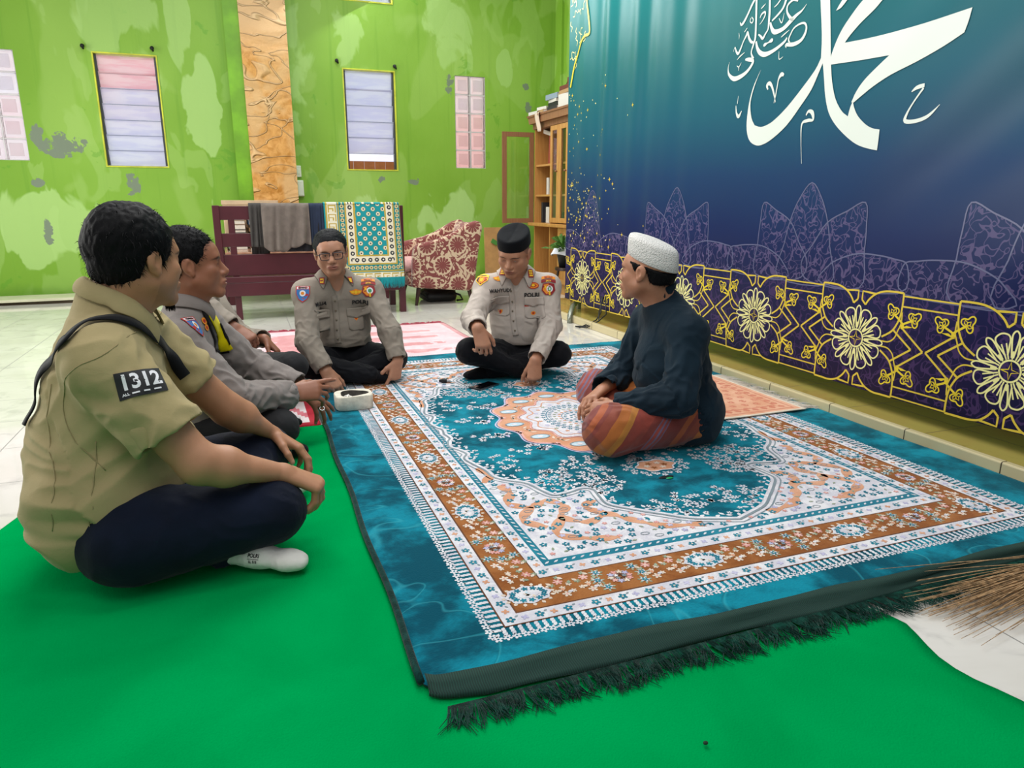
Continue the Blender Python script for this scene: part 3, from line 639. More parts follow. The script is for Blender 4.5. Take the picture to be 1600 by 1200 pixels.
vbook(3.30, 7.36, 1.04, .04, .2, .24, 0, covs[2], 'dark book standing on the middle shelf of the display cabinet', G)
vbook(3.25, 7.45, .737, .10, .12, .17, 0, covs[1], 'white box file on the cabinet counter behind the open door', G)
vbook(3.28, 7.58, .737, .05, .2, .22, 0, covs[2], 'dark book on the cabinet counter by the open door hinge', G)
vbook(3.28, 7.12, .737, .06, .12, .12, 0, mat('cover_ink', '#16203a', .6), 'small ink blue box behind the glazed cabinet doors', G)
vbook(3.34, 6.95, .737, .05, .2, .24, 0, covs[3], 'tan book behind the glazed cabinet doors', G, 0.1)
vbook(3.34, 6.6, .737, .08, .2, .24, 0, covs[0], 'grey book on the counter behind the rightmost glazed doors', G, 0.0)
vbook(3.34, 6.9, 1.36, .09, .2, .26, 0, covs[1], 'pale books on the top shelf behind the glazed doors', G)
b = MB(); b.box(3.2, 7.30, 1.66, 3.5, 7.62, 1.70, rot=Euler((R(12), 0, 0)))
tag(b.build('document_pile', M_PAPER), 'loose white papers at the very top inside the open cabinet', 'papers')
b = MB(); b.lathe([(0, 0), (.07, 0), (.075, .02), (.075, .2), (.055, .235), (.02, .25), (0, .25)], (3.3, 7.42, .112), 20)
tag(b.build('canister', mat('brown_pink_canister', '#9a6a5c', .5), smooth=True), 'brown pink canister in the open lower cabinet', 'canister')
b = MB(); b.box(3.3, 7.28, .112, 3.5, 7.38, .46, bev=.01); tag(b.build('storage_tin', mat('dark_blue_tin', '#1e2436', .5)), 'dark blue tin standing in the open lower cabinet', 'tin')
# books on top, from the far end to the near end
G = 'books piled on top of the display cabinet'; zt = 1.881
def tb(x, y, z, w, d, h, rot, c, l): return book(x, y, z, w, d, h, rot, c, l, group=G)
tb(3.16, 7.66, zt, .15, .2, .035, .1, covs[1], 'thin white book at the far end of the cabinet top')
tb(3.17, 7.44, zt, .16, .2, .03, -.1, covs[3], 'tan book lying second from the far end of the cabinet top')
tb(3.17, 7.44, zt+.031, .15, .19, .03, .15, covs[1], 'white book on the tan one on the cabinet top')
tb(3.18, 7.14, zt, .18, .24, .035, .0, covs[2], 'black book at the bottom of the grey and black pile')
tb(3.18, 7.13, zt+.036, .17, .22, .035, .05, mat('cover_black_white', '#191a1c', .5), 'black lettered book second from the bottom of the pile')
tb(3.18, 7.14, zt+.072, .17, .22, .03, -.05, covs[1], 'thin white book in the middle of the pile')
tb(3.17, 7.15, zt+.103, .17, .27, .05, .05, mat('cover_steel', '#8899a8', .5), 'steel blue folder on the top of the pile')
tb(3.19, 6.86, zt, .2, .24, .07, .0, covs[1], 'thick pale book lowest in the pile next to the banner')
tb(3.19, 6.86, zt+.071, .19, .24, .05, .04, covs[1], 'cream book second in the pile next to the banner')
tb(3.19, 6.86, zt+.122, .19, .24, .035, -.04, covs[3], 'tan book third in the pile next to the banner')
b = MB(); b.box(3.10, 6.75, zt+.158, 3.30, 6.98, zt+.20, bev=.004); b.box(3.13, 6.72, zt+.20, 3.28, 6.86, zt+.27, bev=.004)
tag(b.build('wooden_box', mat('red_brown_box', '#6b2f24', .5)), 'red brown wooden box topping the pile next to the banner', 'box')
vs = []; fs = []
nu = nv = 12
for j in range(nv+1):
    for i in range(nu+1):
        u, v = i/nu, j/nv; wv_ = .012*math.sin(u*7+v*3); z = zt+.004-(max(0, v-.25)*.26); x = (FX-.02-.035*min(1, v/.25) if v < .25 else FX-.056-.012*math.sin(u*6+v*5)); 
        vs.append((x, 7.44+(u-.5)*.11*(1.15-.5*v)+.02*math.sin(v*4), z))
for j in range(nv):
    for i in range(nu): k = j*(nu+1)+i; fs.append((k, k+1, k+nu+2, k+nu+1))
o = mesh_obj('cloth_rag', vs, fs, mat('dirty_white_rag', '#cbb9a4', .9), smooth=True); md = o.modifiers.new('s', 'SOLIDIFY'); md.thickness = .003
tag(o, 'dirty white rag hanging from the cornice of the cabinet', 'rag')
# board leaning at the wall
b = MB(); b.box(2.645, 8.02, 0.0, 2.99, 8.04, .672, rot=Euler((R(-4), 0, 0)))
b.box(2.72, 8.009, .48, 2.80, 8.018, .53, 1, rot=Euler((R(-4), R(30), 0)))
tag(b.build('leaning_board', [mat('tan_plywood', '#bb8f58', .7, var=.12), mat('green_sticker', '#4c8a3a', .6)]), 'tan plywood board with a green sticker leaning at the green wall', 'board')
# plant on a stool with a cloth
t = thing('plant_pot', 'black plant pot with leafy plant at the edge of the banner', 'plant', (2.84, 6.2, .36))
b = MB(); b.lathe([(0, 0), (.055, 0), (.085, .16), (.09, .17), (.08, .168), (.07, .15), (0, .15)], (2.84, 6.2, .36), 24); b.build('pot', M_BLACK, t, smooth=True)
b = MB(); rnd = random.Random(8)
for k in range(90):
    a = rnd.uniform(0, 6.28); e = rnd.uniform(.1, 1.2); l = rnd.uniform(.09, .2); d = Vector((math.cos(a)*math.cos(e), math.sin(a)*math.cos(e), math.sin(e)))
    p0 = Vector((2.84+rnd.uniform(-.04, .04), 6.2+rnd.uniform(-.04, .04), .51)); p1 = p0+d*l; p2 = p1+Vector((d.x, d.y, -.3))*.05
    s = d.cross(Vector((0, 0, 1))).normalized()*.014
    b.add([p0, p0.lerp(p1, .5)+s, p1+s*.8, p2, p1-s*.8, p0.lerp(p1, .5)-s], [(0, 1, 2, 3, 4, 5)])
b.build('foliage', mat('leaf_green', '#5f8a3e', .5, var=.35, vscale=30), t)
b = MB(); b.lathe([(0, .33), (.12, .33), (.125, .345), (.12, .358), (0, .358)], (2.87, 6.2, 0), 24)
for k in range(3): a = k*2.1+.4; b.tube([(2.87+.09*math.cos(a), 6.2+.09*math.sin(a), .335), (2.87+.13*math.cos(a), 6.2+.13*math.sin(a), .05)], .012, 8)
tag(b.build('plant_stool', M_DARKWOOD, smooth=True, angle=50), 'small dark round stool under the black plant pot', 'stool')
b = MB(); rnd = random.Random(2)
vs = []; fs = []; nu, nv = 24, 16
for j in range(nv+1):
    for i in range(nu+1):
        u, v = i/nu, j/nv; a = u*PI*1.3+2.6; r = .092+.02*math.sin(u*13)*v+.025*v
        vs.append((2.84+r*math.cos(a), 6.2+r*math.sin(a), .535-.075*v+.012*math.sin(u*9)+.02*math.sin(u*4)))
for j in range(nv):
    for i in range(nu): k = j*(nu+1)+i; fs.append((k, k+1, k+nu+2, k+nu+1))
o = mesh_obj('white_cloth', vs, fs, mat('white_cotton', '#e6e8f2', .9), smooth=True); md = o.modifiers.new('s', 'SOLIDIFY'); md.thickness = .006
tag(o, 'white cloth wrapped round the rim of the black plant pot', 'cloth')
# ================================================================ printed flat shapes (rugs, banner)
class Flat:
    """flat printed shapes in plane coordinates; layers sit a fraction of a millimetre above each other"""
    def __init__(s): s.v = []; s.f = []; s.mi = []
    def poly(s, pts, mi, h):
        b = len(s.v); s.v += [(p[0], p[1], h) for p in pts]; s.f.append(tuple(range(b, b+len(pts)))); s.mi.append(mi)
    def fan(s, c, pts, mi, h):
        b = len(s.v); s.v.append((c[0], c[1], h)); s.v += [(p[0], p[1], h) for p in pts]; n = len(pts)
        for i in range(n): s.f.append((b, b+1+i, b+1+(i+1) % n)); s.mi.append(mi)
    def disc(s, x, y, r, mi, h, n=10, ry=None):
        s.poly([(x+r*math.cos(2*PI*k/n), y+(ry or r)*math.sin(2*PI*k/n)) for k in range(n)], mi, h)
    def flower(s, x, y, r, mi, h, n=5, rot=0.0, inner=0.42, ctr=None, pinch=2):
        pts = []
        for k in range(n*4):
            a = rot+2*PI*k/(n*4); q = abs(math.cos((a-rot)*n/2)); rad = r*(inner+(1-inner)*q**0.7)
            pts.append((x+rad*math.cos(a), y+rad*math.sin(a)))
        s.fan((x, y), pts, mi, h)
        if ctr is not None: s.disc(x, y, r*0.26, ctr, h+0.0002, 6)
    def leaf(s, x, y, l, w, a, mi, h):
        ca, sa = math.cos(a), math.sin(a)
        s.poly([(x+ca*t*l-sa*q*w, y+sa*t*l+ca*q*w) for t, q in ((0, 0), (.3, .42), (.6, .5), (1, 0), (.6, -.5), (.3, -.42))], mi, h)
    def line(s, pts, w, mi, h, closed=False):
        P = [Vector((p[0], p[1])) for p in pts]; m = len(P); b = len(s.v)
        ws = w if hasattr(w, '__len__') else [w]*m
        for i, p in enumerate(P):
            a = P[(i-1) % m] if (closed or i > 0) else P[i]; c = P[(i+1) % m] if (closed or i < m-1) else P[i]
            t = (c-a); t = t.normalized() if t.length > 1e-9 else Vector((1, 0)); n = Vector((-t.y, t.x))*ws[i]/2
            s.v += [(p.x+n.x, p.y+n.y, h), (p.x-n.x, p.y-n.y, h)]
        for i in range(m if closed else m-1):
            j = (i+1) % m; s.f.append((b+2*i, b+2*i+1, b+2*j+1, b+2*j)); s.mi.append(mi)
    def rect(s, x0, y0, x1, y1, mi, h): s.poly([(x0, y0), (x1, y0), (x1, y1), (x0, y1)], mi, h)
    def ring(s, x0, y0, x1, y1, wx, wy, mi, h):
        s.rect(x0, y0, x1, y0+wy, mi, h); s.rect(x0, y1-wy, x1, y1, mi, h); s.rect(x0, y0+wy, x0+wx, y1-wy, mi, h); s.rect(x1-wx, y0+wy, x1, y1-wy, mi, h)
def catmull(pts, n=8, closed=False):
    P = [np.array(p, float) for p in pts]; m = len(P); out = []
    for i in range(m if closed else m-1):
        g = lambda k: P[k % m] if closed else P[min(max(k, 0), m-1)]
        p0, p1, p2, p3 = g(i-1), g(i), g(i+1), g(i+2)
        for k in range(n):
            t = k/n; out.append(0.5*((2*p1)+(-p0+p2)*t+(2*p0-5*p1+4*p2-p3)*t*t+(-p0+3*p1-3*p2+p3)*t**3))
    if not closed: out.append(P[-1])
    return [tuple(p) for p in out]

def pile(name, c1, c2, rough=0.9, sheen=0.15, sc=5.0, hair=220):
    t = NT(name); g = t.node('ShaderNodeNewGeometry').outputs['Position']
    n = t.noise(g, sc, 5, 0.62, 0.5); n2 = t.noise(g, hair, 2)
    c = t.mix(t.step(n, 0.38, 0.66), c1, c2); c = t.mix(t.math('MULTIPLY', n2, 0.16), c, (0, 0, 0, 1))
    t.col(c); t.set(Roughness=rough, Sheen_Weight=sheen, Sheen_Roughness=0.45, Specular_IOR_Level=0.05)
    t.bump(n2, 0.35, 0.004)
    return t.m
M_GREEN = None
# ---- green felt
t = NT('emerald_felt'); g = t.node('ShaderNodeNewGeometry').outputs['Position']
n = t.noise(g, 3.0, 4, 0.5, 0.4); n2 = t.noise(g, 260, 2)
t.col(t.mix(t.math('MULTIPLY', n2, 0.2), t.mix(t.step(n, 0.3, 0.7), '#009048', '#009c50'), '#006834')); t.set(Roughness=1.0, Specular_IOR_Level=0.0)
t.bump(t.math('ADD', n2, t.math('MULTIPLY', n, 3.0)), 0.3, 0.004); M_GREEN = t.m
out = catmull([(1.34, 1.14), (1.372, 1.06), (1.35, .99), (1.33, .93), (1.33, .86), (1.36, .76), (1.40, .5), (1.42, .2), (1.3, -.5)], 6)
xs_ = [-1.1+2.5*i/60 for i in range(61)]
vs, fs = [], []
NY = 90
def right_edge(y):
    pts = sorted(out, key=lambda p: p[1])
    if y >= pts[-1][1]: return 1.34-(y-1.14)*0.02
    for a, c in zip(pts, pts[1:]):
        if a[1] <= y <= c[1]: return a[0]+(c[0]-a[0])*(y-a[1])/max(1e-6, c[1]-a[1])
    return pts[0][0]
def left_edge(y): return -1.15 if y < 1.55 else -0.76+(y-2.35)*0.27 if y > 2.35 else -1.15+(y-1.55)*0.49
for j in range(NY+1):
    y = -0.5+3.58*j/NY
    x0, x1 = left_edge(y), right_edge(y)
    if y > 2.9: x1 = min(x1, 0.9)
    for i in range(61):
        u = i/60; x = x0+(x1-x0)*u
        z = 0.004+0.003*max(0, math.sin(x*5.1+y*2.2))*max(0, math.sin(y*6-x*2.0))
        e = min(u, 1-u)*(x1-x0)
        if e < 0.02: z -= 0.003*(1-e/0.02)
        vs.append((x, y, z))
for j in range(NY):
    for i in range(60): k = j*61+i; fs.append((k, k+1, k+62, k+61))
fe = mesh_obj('felt_carpet', vs, fs, M_GREEN, smooth=True); md = fe.modifiers.new('s', 'SOLIDIFY'); md.thickness = 0.004; md.offset = -1
tag(fe, 'plain bright green felt carpet spread on the tiles in the foreground', 'carpet')

# ---- big teal carpet
RX0, RX1, RY0, RY1, RZ = 0.262, 2.462, 1.19, 4.315, 0.020
KX, KY = 1.34, 2.72
t = NT('teal_velvet_pile'); g = t.node('ShaderNodeNewGeometry').outputs['Position']
n = t.noise(g, 4.5, 5, 0.65, 0.4); n2 = t.noise(g, 200, 2)
n9 = t.noise(g, 13, 4, .6); c = t.mix(t.step(t.math('ADD', t.math('MULTIPLY', n, .7), t.math('MULTIPLY', n9, .3)), 0.40, 0.62), '#064a5c', '#128aa0'); c = t.mix(t.math('MULTIPLY', n2, 0.22), c, '#053a46')
wvn = t.noise(t.node('ShaderNodeMapping', {'Vector': g, 'Scale': (1.2, 1.7, 1), 'Rotation': (0, 0, .5)}).outputs[0], 1.9, 1, 0.3, 1.4)
emb = t.step(t.math('ABSOLUTE', t.math('SUBTRACT', wvn, 0.5)), 0.012, 0.0)
sp = t.node('ShaderNodeSeparateXYZ', {0: g})
outer = t.math('MAXIMUM', t.math('LESS_THAN', sp.outputs[0], 0.44), t.math('LESS_THAN', sp.outputs[1], 1.29))
emb = t.math('MULTIPLY', emb, outer)
c = t.mix(t.math('MULTIPLY', emb, 0.35), c, '#3aa6b4')
t.col(c); t.set(Roughness=0.9, Sheen_Weight=0.22, Sheen_Roughness=0.4, Specular_IOR_Level=0.05, Sheen_Tint=lin('#8fe0ea'))
t.bump(t.math('ADD', n2, t.math('MULTIPLY', emb, -2.0)), 0.4, 0.004)
M_TEAL = t.m
PAL = [M_TEAL, pile('pile_white', '#cfcdd6', '#e9e7ea', sc=20), pile('pile_teal_ink', '#1a7187', '#23859a', sc=9), pile('pile_brown', '#8a4f22', '#a66a38', sc=9),
       pile('pile_cream', '#d8c6b4', '#ead9c8', sc=20), pile('pile_pink', '#dc9d96', '#eab8b0', sc=12), pile('pile_sage', '#8f9c84', '#a7b29a', sc=12),
       pile('pile_peach', '#cf9472', '#dfa98a', sc=9), pile('pile_lilac', '#b6b3d2', '#cbc8e0', sc=12), pile('pile_pale_blue', '#b8d4e2', '#cfe2ec', sc=12), pile('pile_grey_line', '#7b8a92', '#92a0a6'), pile('pile_umber', '#5d3a28', '#70492f')]
TEAL, WHITE, INK, BROWN, CREAM, PINK, SAGE, PEACH, LILAC, PBLUE, GREY, UMB = range(12)
F = Flat(); rnd = random.Random(11)
L1, L2, L3, L4, L5, L6 = 0.0006, 0.0012, 0.0018, 0.0024, 0.0030, 0.0036
# border rings
bx0, bx1, by0, by1 = 0.480, 2.200, 1.335, 4.105
def rect_path(x0, y0, x1, y1, step):
    """evenly spaced points (x, y, angle along) round a rectangle"""
    r = []
    for (ax, ay), (cx, cy) in (((x0, y0), (x1, y0)), ((x1, y0), (x1, y1)), ((x1, y1), (x0, y1)), ((x0, y1), (x0, y0))):
        L = math.hypot(cx-ax, cy-ay); n = max(1, round(L/step))
        for k in range(n): r.append((ax+(cx-ax)*k/n, ay+(cy-ay)*k/n, math.atan2(cy-ay, cx-ax)))
    return r
F.ring(bx0, by0, bx1, by1, 0.042, 0.042, WHITE, L1)
F.ring(bx0+.042, by0+.042, bx1-.042, by1-.042, 0.005, 0.005, UMB, L1)
F.ring(bx0+.047, by0+.047, bx1-.047, by1-.047, 0.105, 0.122, BROWN, L1)
ix, iy = .152, .169
F.ring(bx0+ix, by0+iy, bx1-ix, by1-iy, 0.004, 0.004, UMB, L1)
F.ring(bx0+ix+.004, by0+iy+.004, bx1-ix-.004, by1-iy-.004, 0.036, 0.050, WHITE, L1)
jx, jy = .192, .223
F.ring(bx0+jx, by0+jy, bx1-jx, by1-jy, 0.024, 0.030, INK, L1)
F.rect(bx0+jx+.024, by0+jy+.030, bx1-jx-.024, by1-jy-.030, WHITE, L1)
F.ring(bx0-.003, by0-.003, bx1+.003, by1+.003, .004, .004, UMB, L2)
for x, y, a in rect_path(bx0+jx+.012, by0+jy+.015, bx1-jx-.012, by1-jy-.015, .026): F.leaf(x-.009*math.cos(a+.6), y-.009*math.sin(a+.6), .020, .007, a+.6, WHITE, L2)
# lace of white dots outside
for off, st_, r in ((-.008, .020, .0085), (-.018, .020, .0070), (-.028, .020, .0070), (-.040, .022, .0085)):
    for k, (x, y, a) in enumerate(rect_path(bx0+off, by0+off, bx1-off, by1-off, st_)):
        sft = .010 if off in (-.018, -.040) else 0; x += sft*math.cos(a); y += sft*math.sin(a)
        if off == -.040: F.flower(x, y, r*1.35, WHITE, L1, 5, rnd.random()*6, .45, TEAL)
        else: F.leaf(x-.008*math.cos(a+.9), y-.008*math.sin(a+.9), .018, .009, a+.9, WHITE, L1)
# small florets in the white bands
for (o1, o2, st_) in ((.021, .021, .072), (ix+.022, iy+.028, .078)):
    for k, (x, y, a) in enumerate(rect_path(bx0+o1, by0+o2, bx1-o1, by1-o2, st_)):
        F.flower(x, y, .0125, INK, L2, 5, rnd.random()*6, .5, CREAM)
        F.leaf(x+.014*math.cos(a+.5), y+.014*math.sin(a+.5), .012, .006, a+.5, GREY, L2)
        x2, y2 = x+st_/2*math.cos(a), y+st_/2*math.sin(a)
        F.flower(x2, y2, .010, PEACH if k % 2 else LILAC, L2, 4, rnd.random()*6, .4)
# brown band: cartouches and bouquets in turn
def cartouche(x, y, a, s=1.0):
    ca, sa = math.cos(a), math.sin(a); T = lambda u, v: (x+ca*u-sa*v, y+sa*u+ca*v)
    for k in range(16): q = 2*PI*k/16; F.leaf(*T(.056*math.cos(q)*s, .038*math.sin(q)*s), .014, .010, a+q, CREAM, L2)
    F.fan((x, y), [T(.058*s*math.cos(q)*(1+.06*math.cos(8*q)), .038*s*math.sin(q)*(1+.08*math.cos(8*q))) for q in [2*PI*k/40 for k in range(40)]], WHITE, L3)
    for k in range(12): q = 2*PI*k/12; F.flower(*T(.042*s*math.cos(q), .026*s*math.sin(q)), .0095, INK, L4, 5, q)
    F.fan((x, y), [T(.028*s*math.cos(q), .014*s*math.sin(q)) for q in [2*PI*k/24 for k in range(24)]], WHITE, L4)
    for k in range(5): F.leaf(*T(-.010+.005*k, -.004+.004*(k % 2)), .016, .007, a+1.2*k, PBLUE if k % 2 else CREAM, L5)
def bouquet(x, y, a):
    ca, sa = math.cos(a), math.sin(a); T = lambda u, v: (x+ca*u-sa*v, y+sa*u+ca*v)
    for sx in (-1, 1):
        for v in (-.036, 0, .036):
            px, py = T(sx*.052+(0 if v else sx*.012), v); 
            for k in range(7): q = k*.9; F.leaf(px+.008*math.cos(q), py+.008*math.sin(q), .013, .006, q, SAGE, L2)
            F.flower(px, py, .013, WHITE, L3, 5, rnd.random()*6); F.flower(px, py, .009, INK, L4, 5, rnd.random()*6, .5, CREAM)
    for k in range(10): q = k*.628; F.flower(*T(.026*math.cos(q), .022*math.sin(q)), .010, (PINK, LILAC, CREAM)[k % 3], L3, 5, q)
    for k in range(5): q = k*1.26; F.flower(*T(.011*math.cos(q), .010*math.sin(q)), .0075, (GREY, UMB, WHITE)[k % 3], L4, 5, q)
def filler(x, y, a):
    ca, sa = math.cos(a), math.sin(a); T = lambda u, v: (x+ca*u-sa*v, y+sa*u+ca*v)
    F.flower(*T(0, .030), .014, PINK, L2, 6, 1.0, .4, CREAM); F.flower(*T(0, -.030), .013, CREAM, L2, 5, 0.3, .4, PINK)
    for k in range(6):
        uu_, vv_ = [(-.022, -.012), (.022, .012), (-.022, .018), (.022, -.020), (0, 0), (.005, .050)][k]
        F.leaf(*T(uu_, vv_), .018, .010, a+k*1.1, (CREAM, SAGE, CREAM, WHITE, PEACH, CREAM)[k], L3); F.flower(*T(uu_, vv_), .009, (CREAM, CREAM, SAGE)[k % 3], L2, 5, k)
mx, my = .047+.0525, .047+.061
def band(xa, ya, xb, yb, n, skip_last=False):
    a = math.atan2(yb-ya, xb-xa)
    for k in range(n+1):
        t_ = k/n; x, y = xa+(xb-xa)*t_, ya+(yb-ya)*t_
        if 0 < k < n or k == 0:
            (cartouche if k % 2 == 0 else bouquet)(x, y, a)
        if k < n:
            for f in (.36, .64): filler(xa+(xb-xa)*(k+f)/n, ya+(yb-ya)*(k+f)/n, a)
band(bx0+mx, by0+my, bx1-mx, by0+my, 6); band(bx1-mx, by0+my, bx1-mx, by1-my, 10); band(bx1-mx, by1-my, bx0+mx, by1-my, 6); band(bx0+mx, by1-my, bx0+mx, by0+my, 10)
# central field: scalloped outline, one quadrant mirrored four ways
quad = [(0, -1.103), (-.065, -1.078), (-.14, -1.045), (-.21, -.985), (-.27, -.93), (-.325, -.868), (-.322, -.80), (-.315, -.742), (-.345, -.722), (-.40, -.737), (-.455, -.742), (-.478, -.70), (-.505, -.615), (-.56, -.565), (-.592, -.52), (-.600, -.45), (-.622, -.375), (-.635, -.31), (-.612, -.262), (-.628, -.21), (-.652, -.164), (-.640, -.10), (-.622, -.06), (-.630, 0)]
qs = catmull(quad, 5)
full = qs[:-1]+[(x, -y) for x, y in qs[::-1][:-1]]+[(-x, -y) for x, y in qs[:-1]]+[(-x, y) for x, y in qs[::-1][:-1]]
full = [(KX+x, KY+y) for x, y in full]
F.fan((KX, KY), full, TEAL, L2)
F.line(full, .009, GREY, L3, True); 
def inset(pts, d):
    o = []; m = len(pts)
    for i in range(m):
        a, c = Vector(pts[i-1]), Vector(pts[(i+1) % m]); t_ = (c-a).normalized(); n_ = Vector((t_.y, -t_.x)); p = Vector(pts[i]); ctr = Vector((KX, KY))-p
        if n_.dot(ctr) < 0: n_ = -n_
        o.append(tuple(p+n_*d))
    return o
F.line(inset(full, .010), .011, WHITE, L3, True)
F.line(inset(full, -.018), .005, GREY, L2, True)
# leaf scrolls running inside the outline, pinned to the outline's own length
ins = inset(full, .030); acc = 0; last = ins[0]; side = 1; cnt = 0
for p in ins[1:]:
    acc += math.hypot(p[0]-last[0], p[1]-last[1]); a = math.atan2(p[1]-last[1], p[0]-last[0]); last = p
    while acc > .021:
        acc -= .021; cnt += 1; side = -side
        F.leaf(p[0], p[1], .024, .0115, a+side*.75, WHITE, L3)
        if cnt % 3 == 0:
            d = Vector((KX-p[0], KY-p[1])).normalized(); F.flower(p[0]+d.x*.018, p[1]+d.y*.018, .0095, WHITE, L3, 5, rnd.random()*6, .4, TEAL)
# sprays of white flowers on the teal
def spray(cx, cy, rx, ry, n, core=None, seed=0):
    r_ = random.Random(seed); pts = []
    tries = 0
    while len(pts) < n and tries < 4000:
        tries += 1; a = r_.uniform(0, 2*PI); q = math.sqrt(r_.random()); x, y = rx*q*math.cos(a), ry*q*math.sin(a)
        if core and math.hypot(x/core, y/core) < 1: continue
        if all(math.hypot(x-b[0], y-b[1]) > .026 for b in pts): pts.append((x, y))
    for m_x in (1, -1):
        for m_y in (1, -1):
            for k, (x, y) in enumerate(pts):
                X, Y = KX+m_x*(cx+x), KY+m_y*(cy+y); a = math.atan2(m_y*y, m_x*x)
                if k % 3: F.flower(X, Y, .0145, WHITE, L3, 5, a, .38, TEAL)
                else:
                    for g_ in (-.5, 0, .5): F.leaf(X, Y, .026, .010, a+g_, WHITE, L3)
                F.leaf(X+.012*math.cos(a+2), Y+.012*math.sin(a+2), .015, .007, a+2.4, WHITE, L3)
spray(-.30, -.60, .13, .10, 34, seed=1); spray(-.24, -.72, .07, .08, 14, seed=9)
spray(-.105, -.935, .10, .065, 20, seed=2); spray(-.40, -.585, .07, .06, 10, seed=5); spray(-.50, -.40, .045, .09, 10, seed=6)
MX, MY = KX, KY+.075
# medallion: scalloped rings
def rosette(cx, cy, rx, ry, amp, n, mi, h, ph=0.0, m=160):
    F.fan((cx, cy), [(cx+rx*(1+amp*math.cos(n*q+ph))*math.cos(q), cy+ry*(1+amp*math.cos(n*q+ph))*math.sin(q)) for q in [2*PI*k/m for k in range(m)]], mi, h)
def rline(cx, cy, rx, ry, amp, n, w, mi, h, ph=0.0, m=160):
    F.line([(cx+rx*(1+amp*math.cos(n*q+ph))*math.cos(q), cy+ry*(1+amp*math.cos(n*q+ph))*math.sin(q)) for q in [2*PI*k/m for k in range(m)]], w, mi, h, True)
MY = KY+.02
AX, AY = .36, .44
rosette(MX, MY, AX, AY, .055, 12, PEACH, L3); rline(MX, MY, AX, AY, .055, 12, .010, PINK, L4); rline(MX, MY, AX+.012, AY+.012, .055, 12, .007, LILAC, L3)
for k in range(12):
    q = 2*PI*k/12; x, y = MX+AX*.86*math.cos(q), MY+AY*.86*math.sin(q)
    F.fan((x, y), [(x+.040*math.cos(a)*(1+.15*math.cos(3*a)), y+.026*math.sin(a)) for a in [2*PI*j/20 for j in range(20)]], PBLUE, L4); F.line([(x+.040*math.cos(a), y+.026*math.sin(a)) for a in [2*PI*j/20 for j in range(20)]], .005, GREY, L5, True)
    F.disc(x, y, .012, WHITE, L5, 8)
    q2 = q+PI/12; 
    for r_ in (.93, .80, .72):
        x2, y2 = MX+AX*r_*math.cos(q2), MY+AY*r_*math.sin(q2)
        F.flower(x2, y2, .016, (PINK, CREAM, PEACH)[int(r_*10) % 3], L4, 5, q2, .4, WHITE)
        for g_ in (-1, 1): F.leaf(x2, y2, .026, .010, q2+g_*1.1, (CREAM, SAGE)[g_ > 0], L4)
    for g_ in (-.13, .13): F.leaf(MX+AX*.76*math.cos(q+g_), MY+AY*.76*math.sin(q+g_), .034, .012, q+g_*6, CREAM, L4)
rosette(MX, MY, AX*.68, AY*.68, .07, 12, WHITE, L5, PI); rline(MX, MY, AX*.70, AY*.70, .07, 12, .007, PINK, L5, PI)
rline(MX, MY, AX*.60, AY*.60, .07, 12, .006, PEACH, L6, PI); 
for k in range(24):
    q = 2*PI*k/24; F.flower(MX+AX*.52*math.cos(q), MY+AY*.52*math.sin(q), .011, (PEACH, LILAC, SAGE)[k % 3], L6, 5, q)
for rq, n_, mi_, sz in ((.44, 36, INK, .011), (.36, 30, INK, .010), (.30, 24, SAGE, .009), (.24, 20, PEACH, .009), (.17, 16, INK, .009), (.10, 10, INK, .008), (.05, 6, GREY, .006)):
    for k in range(n_): q = 2*PI*k/n_+rq*5; F.flower(MX+AX*rq*math.cos(q), MY+AY*rq*math.sin(q), sz, mi_, L6, 5, q, .4, WHITE if sz > .009 else None)
rline(MX, MY, AX*.40, AY*.40, 0, 1, .004, INK, L6); rline(MX, MY, AX*.21, AY*.21, 0, 1, .003, INK, L6)
# wreath of sprays round the medallion
for k in range(14):
    q = 2*PI*(k+.5)/14; x, y = (AX+.095)*math.cos(q), (AY+.095)*math.sin(q); r_ = random.Random(k)
    for j in range(13):
        a = r_.uniform(0, 6.28); d = r_.uniform(0, 1)**.6; X, Y = MX+x+.075*d*math.cos(a)*1.15, MY+y+.05*d*math.sin(a)
        F.flower(X, Y, .0155, WHITE, L3, 5, a, .38, TEAL) if j % 3 else [F.leaf(X, Y, .03, .011, a+g_, WHITE, L3) for g_ in (-.6, 0, .6)]
    F.leaf(MX+x*.88, MY+y*.88, .05, .018, q+1.4, LILAC, L3)
# pendants above and below
for sgn in (-1, 1):
    px, py = KX, MY+sgn*(AY+.20)
    rosette(px, py, .070, .048, .10, 6, PEACH, L4); rline(px, py, .074, .052, .10, 6, .006, WHITE, L5)
    for k in range(6): q = k*1.05; F.flower(px+.036*math.cos(q), py+.024*math.sin(q), .013, (BROWN, CREAM)[k % 2], L5, 5, q, .4)
    for k in range(26):
        q = 2*PI*k/26; d = .105+.018*(k % 2); F.flower(px+d*math.cos(q), py+d*.72*math.sin(q), .0125, WHITE, L3, 5, q, .38, TEAL)
        F.leaf(px+.088*math.cos(q), py+.063*math.sin(q), .018, .008, q+.8, WHITE, L3)
